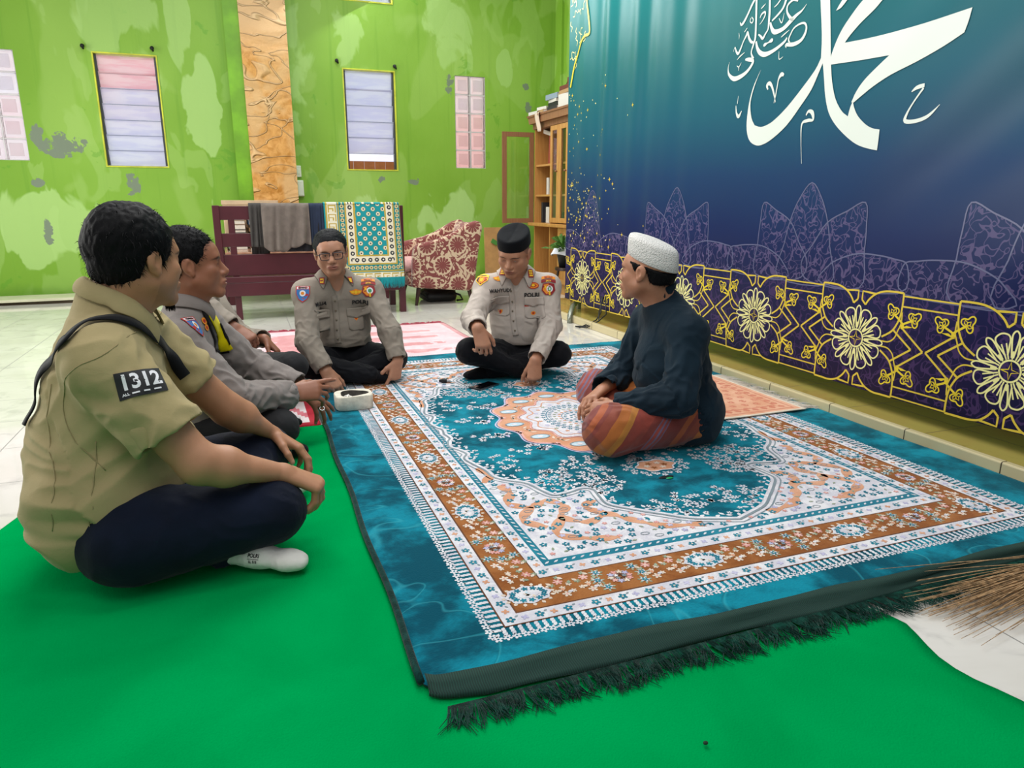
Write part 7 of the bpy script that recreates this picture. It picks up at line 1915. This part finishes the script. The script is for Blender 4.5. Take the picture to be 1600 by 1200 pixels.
# ---------------------------------------------------------------- man half hidden behind him
m6 = dict(hz=.92, base=(-.165, 3.84, .004), face=-45, girth=.98, h=.0045, skin='#8a5a44', neckr=.056,
    label='man in grey uniform mostly hidden behind the officer in profile, only arm and knee showing',
    pelvis=(-.165, 3.84, .115), chest=(-.205, 3.82, .36), neck=(-.245, 3.80, .520), head=(-.262, 3.79, .650), look=(-30, 8, 0),
    shR=(-.305, 3.66, .455), shL=(-.185, 3.96, .455), elR=(-.185, 3.505, .475), elL=(-.05, 4.0, .25), wrR=(-.075, 3.425, .400), wrL=(.06, 3.82, .27),
    hipR=(-.20, 3.73, .11), hipL=(-.09, 3.87, .11), kneeR=(-.10, 3.40, .140), kneeL=(.170, 3.52, .180), ankR=(.06, 3.68, .06), ankL=(-.02, 3.55, .055), toeR=(.14, 3.76, .045), toeL=(.08, 3.55, .045),
    handR=dict(d=(.75, -.35, -.55), n=(.3, -.55, .75), side=(.4, .8, .2), curls=((50, 50, 30), (60, 60, 35), (62, 62, 35), (60, 60, 35)), s=.98),
    handL=dict(d=(.6, -.3, -.7), n=(.6, .1, .8), side=(-.3, -.9, 0), curls=REL, s=.98))
b6 = make_body(m6)
make_hair(m6, b6, M_HAIR, t=.008, top=.012, blades=600, lb=.014, seed=17, line=([-.16, -.05, -.036, -.026, .014, .022, .045, .060, .075, .14], [-.055, -.052, -.040, .018, .020, .002, .030, .058, .070, .074]))
garment(m6, b6, 'trousers', legs(m6, (.094, .076, .062, .044)), C_CHAR, [(m6['hipR'], m6['kneeR'], .7, .5), (m6['kneeR'], m6['ankR'], .6, 1), (m6['hipL'], m6['kneeL'], .7, .5), (m6['kneeL'], m6['ankL'], .6, 1)], .005, 13, seed=21, floor=.006, h=.006)
sh6, _, _, BV6 = uniform_shirt(m6, b6, C_UNI, 22, .14, 1.05, r=(.062, .056, .046))
collar(m6, sh6, BV6, C_UNI)
sock(m6, b6, 'R', C_SOCKB); sock(m6, b6, 'L', C_SOCKB)

# ---------------------------------------------------------------- officer with glasses
m3 = dict(hz=.88, base=(0.470, 3.955, RUG), face=-86, girth=.98, wide=.98, h=.0032, skin='#b8866a', neckr=.055, arm=1.0,
    label='man with glasses and grey brown uniform sitting cross-legged beside the ashtray',
    pelvis=(0.480, 3.985, .130), chest=(0.460, 3.935, .385), neck=(0.435, 3.875, .550), head=(0.418, 3.800, .700), look=(-96, 6, 5),
    shR=(0.285, 3.855, .490), shL=(0.620, 3.875, .485), elR=(0.262, 3.695, .265), elL=(0.690, 3.725, .285), wrR=(0.335, 3.600, .125), wrL=(0.712, 3.650, .140),
    hipR=(0.390, 3.925, .12), hipL=(0.570, 3.925, .12), kneeR=(0.270, 3.735, .135), kneeL=(0.710, 3.765, .130), ankR=(0.560, 3.655, .075), ankL=(0.420, 3.715, .065), toeR=(0.665, 3.675, .055), toeL=(0.310, 3.735, .05),
    handR=dict(d=(.28, -.22, -.62), n=(.10, -.86, .42), side=(.95, 0, .1), curls=((28, 32, 20), (30, 36, 20), (34, 38, 20), (36, 38, 20)), s=1.0, thumb=(32, 10, 20)),
    handL=dict(d=(-.22, -.12, -.80), n=(.45, -.88, 0), side=(-.9, -.3, 0), curls=((18, 24, 15), (72, 80, 40), (76, 80, 40), (76, 80, 40)), s=1.0, thumb=(40, 15, 20)), eye=.0036, beard=.12, lip='#8a4a42')
b3 = make_body(m3)
make_hair(m3, b3, M_HAIRG, t=.008, top=.012, blades=2600, lb=.010, seed=9, spike=.35, comb=(0, .4, -.5), line=([-.16, -.05, -.036, -.026, .014, .022, .045, .060, .075, .14], [-.055, -.052, -.040, .018, .020, -.012, .018, .056, .076, .084]))
# glasses
M_LENS = NT('spectacle_lens'); M_LENS.col((1, 1, 1, 1)); M_LENS.set(Roughness=0.0, Transmission_Weight=1.0, IOR=1.06); M_LENS = M_LENS.m
L = m3['L']; b = MB(); M_FRM = mat('dark_navy_frame', '#0e1626', .25)
for sx in (-1, 1):
    pts = [(sx*(.0315+a), .103-abs(a)*.12, z) for a, z in ((-.023, .015), (-.021, .018), (.020, .018), (.026, .014), (.024, -.010), (.016, -.0185), (-.014, -.0185), (-.021, -.010))]
    b.tube([L(*p) for p in catmull(pts, 4, True)], .0022, 6, closed=True); b.tube([L(sx*.054, .100, .010), L(sx*.070, .088, .009), L(sx*.082, .04, .008), L(sx*.085, -.004, .006)], .0017, 6)
b.tube([L(-.011, .105, .007), L(0, .108, .010), L(.011, .105, .007)], .0016, 6)
gl = b.build('glasses', M_FRM, b3, smooth=True)
for sx in (-1, 1):
    b = MB(); q_ = [(sx*(.0315+.022*math.copysign(abs(math.cos(a))**.6, math.cos(a))), .1025-.0022, .0165*math.copysign(abs(math.sin(a))**.6, math.sin(a))) for a in [2*PI*k/20 for k in range(20)]]
    b.add([L(*p) for p in q_]+[L(p[0], p[1]+.001, p[2]) for p in q_], [tuple(range(20))[::-1], tuple(range(20, 40))]+[(k, (k+1) % 20, 20+(k+1) % 20, 20+k) for k in range(20)]); b.build('lens', M_LENS, gl)
tr3, _, _, BV = garment(m3, b3, 'trousers', legs(m3, (.094, .074, .066, .048)), C_BLACK, [(m3['hipR'], m3['kneeR'], .8, .6), (m3['kneeR'], m3['ankR'], .8, 1), (m3['hipL'], m3['kneeL'], .8, .6), (m3['kneeL'], m3['ankL'], .8, 1)], .0055, 14, seed=31, floor=RUG+.001)
sh3, _, _, BV3 = uniform_shirt(m3, b3, C_UNI, 32, .195, 1.2, r=(.066, .056, .047), V=(.085, .020))
co3 = collar(m3, sh3, BV3, C_UNI, r=.064, stand=.024, flap=.044, point=.050, opening=38, drop=.012)
def chest_kit(sp, sh, bv, px, name, big='shield_blue', rank='rank'):
    """px: dict of picture positions of the insignia"""
    for k in ('pocketR', 'pocketL'):
        if k in px: c, n = on_cloth(bv, *px[k], .3); pocket(sp, sh, bv, c, n, sh.data.materials[0], .098, .105)
    placket(sp, sh, bv, px['placket'], sh.data.materials[0])
    lettering(sp, sh, bv, *px['name'], name, .027, P_BLK, 'name_lettering', .0010, .95, .35)
    lettering(sp, sh, bv, *px['polri'], 'POLRI', .031, P_BLK, 'service_lettering', .0012, 1.0, .35)
    for k, v in px['badges']: small_badge(sp, sh, bv, v[0], v[1], k, v[2] if len(v) > 2 else 1)
chest_kit(m3, sh3, BV3, dict(pocketR=(502, 502), pocketL=(557, 500), placket=[(522, 462), (524, 480), (526, 500), (527, 520), (529, 536)], name=(499, 475), polri=(562, 471),
    badges=[('shield_blue', (473, 459, 1.0)), ('shield_metro', (576, 453, 1.0)), ('wings', (556, 457, 1.0)), ('small', (500, 490, 1.0)), ('bar', (557, 487, .8)), ('star', (556, 497, .7))]), 'MULIA')
def collar_tab(sp, co, u, v, kind, s=1.0):
    dg = bpy.context.evaluated_depsgraph_get(); ev = co.evaluated_get(dg); me = ev.to_mesh(); P2 = [tuple(Vector(q.co)+Vector(sp['base'])) for q in me.vertices]; bv = BVHTree.FromPolygons(P2, [tuple(p.vertices) for p in me.polygons]); ev.to_mesh_clear()
    small_badge(sp, co, bv, u, v, kind, s, .35)
collar_tab(m3, co3, 503, 439, 'rank', .9); collar_tab(m3, co3, 543, 438, 'rank', .9)
sock(m3, b3, 'R', C_SOCKB); sock(m3, b3, 'L', C_SOCKB)

# ---------------------------------------------------------------- officer in the black cap
m4 = dict(hz=.90, base=(1.415, 3.720, RUG), face=-112, girth=1.0, wide=1.02, h=.0032, skin='#b07e62', neckr=.060, arm=1.02,
    label='man in black cap and pale uniform looking down, sitting cross-legged with one hand raised',
    pelvis=(1.435, 3.750, .130), chest=(1.410, 3.700, .39), neck=(1.380, 3.645, .560), head=(1.340, 3.570, .694), look=(-130, 26, -4),
    shR=(1.220, 3.670, .500), shL=(1.555, 3.620, .500), elR=(1.090, 3.520, .360), elL=(1.535, 3.520, .300), wrR=(1.065, 3.355, .340), wrL=(1.370, 3.335, .155),
    hipR=(1.355, 3.690, .12), hipL=(1.515, 3.650, .12), kneeR=(1.080, 3.550, .185), kneeL=(1.580, 3.520, .140), ankR=(1.340, 3.510, .075), ankL=(1.205, 3.575, .060), toeR=(1.460, 3.520, .055), toeL=(1.075, 3.600, .055),
    handR=dict(d=(.15, -.30, -.75), n=(-.15, -.90, .35), side=(.95, -.2, .1), curls=((35, 40, 25), (40, 45, 25), (45, 48, 25), (50, 50, 25)), s=1.0),
    handL=dict(d=(-.14, -.22, -.85), n=(-.10, -.92, .30), side=(-.95, .2, .1), curls=((62, 70, 35), (64, 74, 35), (66, 74, 35), (66, 72, 35)), s=1.0, thumb=(28, 8, 15)), eye=.0016, crop=.45, gazez=2, lip='#7c4238')
b4 = make_body(m4)
trs, _, _, BV = garment(m4, b4, 'trousers', legs(m4, (.094, .074, .064, .046)), C_BLACK, [(m4['hipR'], m4['kneeR'], .8, .6), (m4['kneeR'], m4['ankR'], .9, 1), (m4['hipL'], m4['kneeL'], .8, .6), (m4['kneeL'], m4['ankL'], .8, 1)], .006, 14, seed=41, floor=RUG+.001)
sh4, _, _, BV4 = uniform_shirt(m4, b4, C_UNI2, 42, .185, 1.15, r=(.067, .058, .048), V=(.075, .018))
co4 = collar(m4, sh4, BV4, C_UNI2, r=.066, stand=.024, flap=.046, point=.050, opening=34)
chest_kit(m4, sh4, BV4, dict(pocketR=(783, 478), pocketL=(833, 482), placket=[(797, 446), (800, 466), (801, 486), (803, 506), (806, 524)], name=(781, 454), polri=(831, 461),
    badges=[('shield_yellow', (753, 436, 1.05)), ('shield_metro', (857, 450, 1.05)), ('wings', (780, 436, 1.0)), ('wreath', (833, 446, 1.0)), ('bar', (829, 476, 1.0)), ('small', (833, 489, .9)), ('star', (782, 486, .8))]), 'WAHYUDI')
collar_tab(m4, co4, 829, 427, 'rank3'); collar_tab(m4, co4, 786, 424, 'rank3')
sock(m4, b4, 'R', C_SOCKB); sock(m4, b4, 'L', C_SOCKB)
def cap_mesh(sp, body, prof, mats, name, rx=.079, ry=.099, cy=-.012, z0=.045, tilt=0.0, pinch=0.0, n=56):
    """cap around the head: prof = [(scale, height)], closed top"""
    vs, fs = [], []; L = sp['L']; m = len(prof)
    for i, (s_, z) in enumerate(prof):
        for k in range(n):
            a = 2*PI*k/n; x, y = rx*s_*math.cos(a), ry*s_*math.sin(a); zz = z0+z-tilt*y-(pinch*math.exp(-(x/.012)**2)*(1 if i > m-5 and s_ < .98 else 0))
            vs.append(tuple(L(x, y+cy, zz)-nv(*sp['base'])))
    for i in range(m-1):
        for k in range(n): fs.append((i*n+k, i*n+(k+1) % n, (i+1)*n+(k+1) % n, (i+1)*n+k))
    fs.append(tuple((m-1)*n+k for k in range(n)))
    o = mesh_obj(name, vs, fs, mats, smooth=True); o.location = sp['base']; bm = bmesh.new(); bm.from_mesh(o.data); bmesh.ops.recalc_face_normals(bm, faces=bm.faces[:]); bm.to_mesh(o.data); bm.free()
    setpar(o, body); return o
M_PECI = cloth('black_velvet_cap', '#080a0e', '#0d1015', .8, 800, .05)
cap_mesh(m4, b4, [(.99, -.002), (1.03, -.004), (1.075, 0), (1.075, .025), (1.06, .052), (1.045, .064), (1.0, .070), (.90, .072), (.7, .070), (.4, .069), (.1, .068)], M_PECI, 'cap', z0=.056, tilt=.06, pinch=.004)

# ---------------------------------------------------------------- man in dark shirt, sarong and white cap
m5 = dict(hz=.92, base=(1.60, 2.36, RUG), face=158, girth=1.0, wide=1.0, h=.0032, skin='#aa765a', neckr=.056, arm=1.0,
    label='man in dark blue shirt, striped sarong and white cap sitting near the banner',
    pelvis=(1.625, 2.355, .135), chest=(1.585, 2.380, .385), neck=(1.535, 2.412, .555), head=(1.462, 2.418, .690), look=(126, 0, 0),
    shR=(1.570, 2.560, .470), shL=(1.545, 2.245, .470), elR=(1.490, 2.62, .235), elL=(1.465, 2.160, .250), wrR=(1.335, 2.520, .205), wrL=(1.285, 2.315, .185),
    hipR=(1.60, 2.44, .125), hipL=(1.57, 2.27, .125), kneeR=(1.405, 2.690, .150), kneeL=(1.215, 2.230, .130), ankR=(1.36, 2.36, .07), ankL=(1.44, 2.55, .06), toeR=(1.30, 2.26, .055), toeL=(1.40, 2.65, .055),
    handR=dict(d=(-.80, -.42, -.25), n=(-.4, .2, .9), side=(-.4, .85, .1), curls=REL, s=.98),
    handL=dict(d=(-.60, .70, -.22), n=(-.55, -.5, .65), side=(.55, .45, .6), curls=((25, 30, 15), (28, 32, 18), (30, 34, 18), (32, 34, 18)), s=.98), eye=.0034)
b5 = make_body(m5)
make_hair(m5, b5, M_HAIR, t=.007, top=.006, blades=1800, lb=.012, seed=19, spike=.1, comb=(0, .1, -.8), zcut=(.038, .36), line=([-.16, -.05, -.036, -.026, .014, .022, .045, .060, .075, .14], [-.050, -.048, -.040, .012, .018, -.002, .028, .056, .068, .072]))
# sarong
t = NT('striped_sarong'); g = t.node('ShaderNodeNewGeometry').outputs['Position']; sp_ = t.node('ShaderNodeSeparateXYZ', {0: g})
s = t.math('ADD', t.math('SUBTRACT', t.math('MULTIPLY', sp_.outputs[0], .85), t.math('MULTIPLY', sp_.outputs[2], .6)), t.math('MULTIPLY', sp_.outputs[1], -.53)); s = t.math('ADD', s, t.math('MULTIPLY', t.noise(g, 6, 2), .03))
fr = t.math('FRACT', t.math('DIVIDE', t.math('ADD', s, .26), .36))
cr = t.node('ShaderNodeValToRGB', {0: fr}); cr.color_ramp.interpolation = 'CONSTANT'; el = cr.color_ramp.elements
el[0].position = 0; el[0].color = lin('#8a3a22'); el[1].position = .10; el[1].color = lin('#b5651e')
for p, c_ in ((.22, '#c07a26'), (.30, '#8e3222'), (.50, '#7d2a20'), (.585, '#6d5a76'), (.60, '#9a3a30'), (.635, '#71607e'), (.66, '#8e3a34'), (.69, '#6d5a76'), (.705, '#7a2a20'), (.88, '#a85020'), (.95, '#7f3024')): e = el.new(p); e.color = lin(c_)
n_ = t.noise(g, 300, 2); t.col(t.mix(t.math('MULTIPLY', n_, .25), cr.outputs[0], '#3a1a14')); t.set(Roughness=.75, Sheen_Weight=.2); t.bump(t.noise(g, 22, 4), .35, .006)
sar = [([ell(nv(*m5['pelvis']), (.165, .135, .115), m5['T']), cone(m5['hipR'], m5['kneeR'], .100, .086), cone(m5['kneeR'], m5['ankR'], .082, .062), cone(m5['hipL'], m5['kneeL'], .100, .088), cone(m5['kneeL'], m5['ankL'], .084, .060), ell((1.44, 2.42, .065), (.16, .16, .060))], .055)]
garment(m5, b5, 'sarong', sar, t.m, [(m5['hipR'], m5['kneeR'], .8, 1), (m5['hipL'], m5['kneeL'], .8, 1)], .008, 9, seed=51, floor=RUG+.001, h=.005)
ex = [ell((1.645, 2.345, .13), (.180, .135, .135), m5['T'])+(.05,), ell((1.58, 2.31, .10), (.13, .12, .09))+(.05,), cone((1.56, 2.39, .50), (1.537, 2.412, .560), .080, .064)+(.04,), ell((1.54, 2.39, .30), (.145, .115, .16), m5['T'])+(.05,)]
t_ = torso(m5, .018, belly=1.25)+ex; sg, ho, cu = sleeves(m5, .072, .068, .056, cuff=.97)
sh5, _, _, BV5 = garment(m5, b5, 'shirt', [(t_, .06)]+sg, C_TUNIC, [(m5['pelvis'], m5['chest'], 1.1, .7), (m5['chest'], m5['neck'], .4, .2)]+[x for q in 'RL' for x in ((m5['sh'+q], m5['el'+q], .5, 1.3), (m5['el'+q], m5['wr'+q], 1.4, 1.0))], .0085, 13, seed=52,
    hollows=[neck_hollow(m5, .060)]+ho, cuts=cu+[((1.455, 2.40, .2), unit(nv(-1, .1, -.12)), ((1.33, 2.42, .08), .17), .025)], floor=RUG+.0015, h=.0046)
collar(m5, sh5, BV5, C_TUNIC, r=.062, stand=.042, flap=.006, point=.0, opening=14, drop=.004)
M_KOP = NT('white_knitted_cap'); v_ = M_KOP.coord('Object'); w_ = M_KOP.node('ShaderNodeTexVoronoi', {'Vector': v_, 'Scale': 190.0}).outputs[0]
M_KOP.col(M_KOP.mix(w_, '#dcdad6', '#c4c2be')); M_KOP.set(Roughness=.9); M_KOP.bump(w_, .9, .003); M_KOP = M_KOP.m
cap_mesh(m5, b5, [(.97, .0), (1.0, -.002), (1.03, .002), (1.03, .03), (1.02, .055), (1.00, .072), (.95, .082), (.85, .088), (.6, .093), (.3, .096), (.08, .097)], M_KOP, 'cap', rx=.078, ry=.098, z0=.042, tilt=-.40, cy=-.018)
# ================================================================ small things on the carpet and the floor
# ashtray: stone-like block with a clover-shaped hollow
AXC, AYC, AZ = .420, 3.262, RZ+.0012
def clover(r, n=48, ph=.2): return [((r*(1+.12*math.cos(3*a+ph)))*math.cos(a), (r*.92*(1+.12*math.cos(3*a+ph)))*math.sin(a)) for a in [2*PI*k/n for k in range(n)]]
def ring_mesh(b, prof, mi=0, n=48):
    vs = []; 
    for r, z, w in prof:
        sq = [(r*math.copysign(abs(math.cos(a))**w, math.cos(a)), r*.82*math.copysign(abs(math.sin(a))**w, math.sin(a))) for a in [2*PI*k/n for k in range(n)]] if w < 1 else [(x, y) for x, y in clover(r, n)]
        vs += [(AXC+x, AYC+y, AZ+z) for x, y in sq]
    m = len(prof); fs = [(i*n+k, i*n+(k+1) % n, (i+1)*n+(k+1) % n, (i+1)*n+k) for i in range(m-1) for k in range(n)]+[tuple(range(n))[::-1], tuple((m-1)*n+k for k in range(n))]
    b.add(vs, fs[:-1], mi)
t = thing('ashtray', 'cream stone ashtray with clover-shaped hollow on the carpet edge', 'ashtray', (AXC, AYC, AZ))
b = MB(); ring_mesh(b, [(.080, 0, .5), (.086, .006, .5), (.087, .062, .5), (.084, .0675, .55), (.069, .0685, 1), (.064, .066, 1)])
b.build('body', mat('cream_stone', '#ddd6c4', .7, var=.12, vscale=40, bump=.5, bscale=70), t, smooth=True, angle=50)
b = MB(); m_ = 48; pr_ = [(.0642, .0652), (.061, .045), (.055, .036), (.001, .034)]
b.add([(AXC+x, AYC+y, AZ+z) for r, z in pr_ for x, y in clover(r, m_)], [(i*m_+k, i*m_+(k+1) % m_, (i+1)*m_+(k+1) % m_, (i+1)*m_+k) for i in range(3) for k in range(m_)])
b.build('hollow', mat('sooty_stone', '#4a4640', .9, var=.4, vscale=50), t, smooth=True)
b = MB(); vs = [(AXC, AYC, AZ+.046)]; n = 40; r_ = random.Random(4)
for rq_, z in ((.02, .047), (.04, .045), (.052, .041)): vs += [(AXC+rq_*math.cos(2*PI*k/n)*r_.uniform(.9, 1.05), AYC+rq_*.85*math.sin(2*PI*k/n), AZ+z+r_.uniform(-.002, .003)) for k in range(n)]
fs = [(0, 1+k, 1+(k+1) % n) for k in range(n)]+[(1+i*n+k, 1+(i+1)*n+k, 1+(i+1)*n+(k+1) % n, 1+i*n+(k+1) % n) for i in range(2) for k in range(n)]
b.add(vs, fs); o = b.build('ash', mat('grey_ash', '#55524e', .95, var=.5, vscale=90), t, smooth=True); o['kind'] = 'stuff'
for k, (x, y, a, l) in enumerate(((-.030, .008, .4, 'in front'), (-.012, -.016, 2.3, 'mid'), (-.028, -.008, 1.2, 'left'))):
    b = MB(); c_ = Vector((AXC+x, AYC+y, AZ+.054)); d = Vector((math.cos(a), math.sin(a), .15))*.013; b.tube([c_-d, c_+d], .004, 8)
    tag(b.build('cigarette_butt', mat('cigarette_paper', '#e6e2da', .8), smooth=True, angle=50), 'white cigarette butt on the ash, '+('nearest the khaki man', 'nearest the camera', 'nearest the officer with glasses')[k], 'cigarette butt', 'cigarette butts in the ashtray')
# telephone
t = thing('mobile_phone', 'black mobile phone lying face up on the teal carpet', 'phone', (1.112, 3.405, RZ+.0015))
PR = Euler((0, 0, R(32)))
b = MB(); b.xf = Matrix.Translation((1.112, 3.405, RZ+.0015)) @ PR.to_matrix().to_4x4(); b.box(-.078, -.038, 0, .078, .038, .009, bev=.004); b.build('case', mat('phone_case', '#16171a', .35), t, smooth=True, angle=50)
b = MB(); b.xf = Matrix.Translation((1.112, 3.405, RZ+.0015)) @ PR.to_matrix().to_4x4(); b.box(-.073, -.033, .0088, .073, .033, .0098, bev=.0003); b.build('screen', mat('black_screen_glass', '#08080c', .06), t)
b = MB(); b.xf = Matrix.Translation((1.112, 3.405, RZ+.0015)) @ PR.to_matrix().to_4x4(); b.box(-.079, -.0395, .0035, .079, -.038, .0062); b.box(-.079, .038, .0035, .079, .0395, .0062); b.build('metal_edge', mat('phone_metal_rim', '#9a9aa0', .25, .9), t)
# black pen cap and strap end
b = MB(); b.tube([(.913, 3.57, RZ+.012), (.931, 3.562, RZ+.013), (.951, 3.555, RZ+.012)], [.006, .012, .011], 10); b.tube([(.951, 3.555, RZ+.010), (.971, 3.55, RZ+.009)], .007, 8, 1)
tag(b.build('key_fob', [M_BLACK, mat('grey_plastic', '#8a8a8c', .4)], smooth=True, angle=50), 'small black key fob lying on the carpet left of the phone', 'key fob')
# flat black and green patch standing for a hole in the pendant motif
b = MB(); b.lathe([(0, 0), (.030, 0), (.026, .0012), (0, .0016)], (1.312, 1.985, RZ+.0042), 18, sy=.35); b.lathe([(0, 0), (.014, 0), (.010, .0015), (0, .002)], (1.318, 1.972, RZ+.0045), 14, 1, sy=.5)
tag(b.build('carpet_hole', [M_BLACK, mat('green_fleck', '#1a9a5a', .3)]), 'tiny black hole with green in it on the pendant motif of the carpet', 'hole')
# packet on the red mat
b = MB(); b.xf = Matrix.Translation((.135, 3.13, .0085)) @ Euler((0, 0, R(-12))).to_matrix().to_4x4(); b.box(-.075, -.03, 0, .03, .03, .022, bev=.002); b.box(-.075, -.0302, .006, -.02, .0302, .0222, 1, bev=.001); b.box(-.02, -.0302, .006, -.012, .0302, .0223, 2)
tag(b.build('cigarette_packet', [mat('packet_white', '#dedede', .5), mat('packet_green', '#5cb82e', .5), mat('packet_orange', '#e0a05a', .5)]), 'white and green packet lying on the red mat beside the black sock', 'packet')
# palm-rib broom at the right
t = thing('broom', 'palm rib broom lying on the white tiles at the right edge', 'broom', (1.9, 1.17, .01))
r_ = random.Random(31); b = MB()
root = Vector((2.25, 1.070, .050))
for k in range(125):
    a = r_.gauss(0.030, .062); l = r_.uniform(.60, .84); d = Vector((-math.cos(a), -math.sin(a), 0)); s_ = Vector((-d.y, d.x, 0))
    p0 = root+Vector((r_.uniform(-.01, .01), r_.gauss(0, .012), r_.gauss(0, .010)))
    p1 = p0+d*l*.5+s_*r_.uniform(-.012, .012); p2 = p0+d*l+s_*r_.uniform(-.025, .025)
    lift = lambda y: .006 if y < 1.08 else (.020 if y < 1.13 else .030)
    p1.z = max(lift(p1.y)+.004, .034*r_.uniform(.6, 1.2)); p2.z = lift(p2.y)+r_.uniform(0, .006)
    b.tube([p0, p0.lerp(p1, .5), p1, p1.lerp(p2, .5)+Vector((0, 0, .002)), p2], [.0017, .0016, .0015, .0012, .0006], 5)
o = b.build('bristles', mat('dry_palm_rib', '#a88862', .7, var=.45, vscale=60), t); o['kind'] = 'stuff'
b = MB(); b.tube([(2.23, 1.070, .050), (2.30, 1.072, .052), (2.52, 1.078, .055)], [.024, .022, .020], 16); b.build('handle', mat('broom_binding', '#7c5c3c', .7), t, smooth=True, angle=50)
# specks on the felt
for k, (x, y, l) in enumerate(((.415, .80, 'pale seed husk lying on the green felt in the foreground'),)):
    b = MB(); b.ball((x, y, .012), (.008, .004, .003)); tag(b.build('seed_husk', mat('husk', '#b8a84a', .7), smooth=True), l, 'husk')
b = MB(); b.ball((.70, .885, .0115), (.005, .004, .003)); tag(b.build('crumb', mat('dark_crumb', '#14301e', .9), smooth=True), 'dark crumb on the green felt near the carpet fringe', 'crumb')
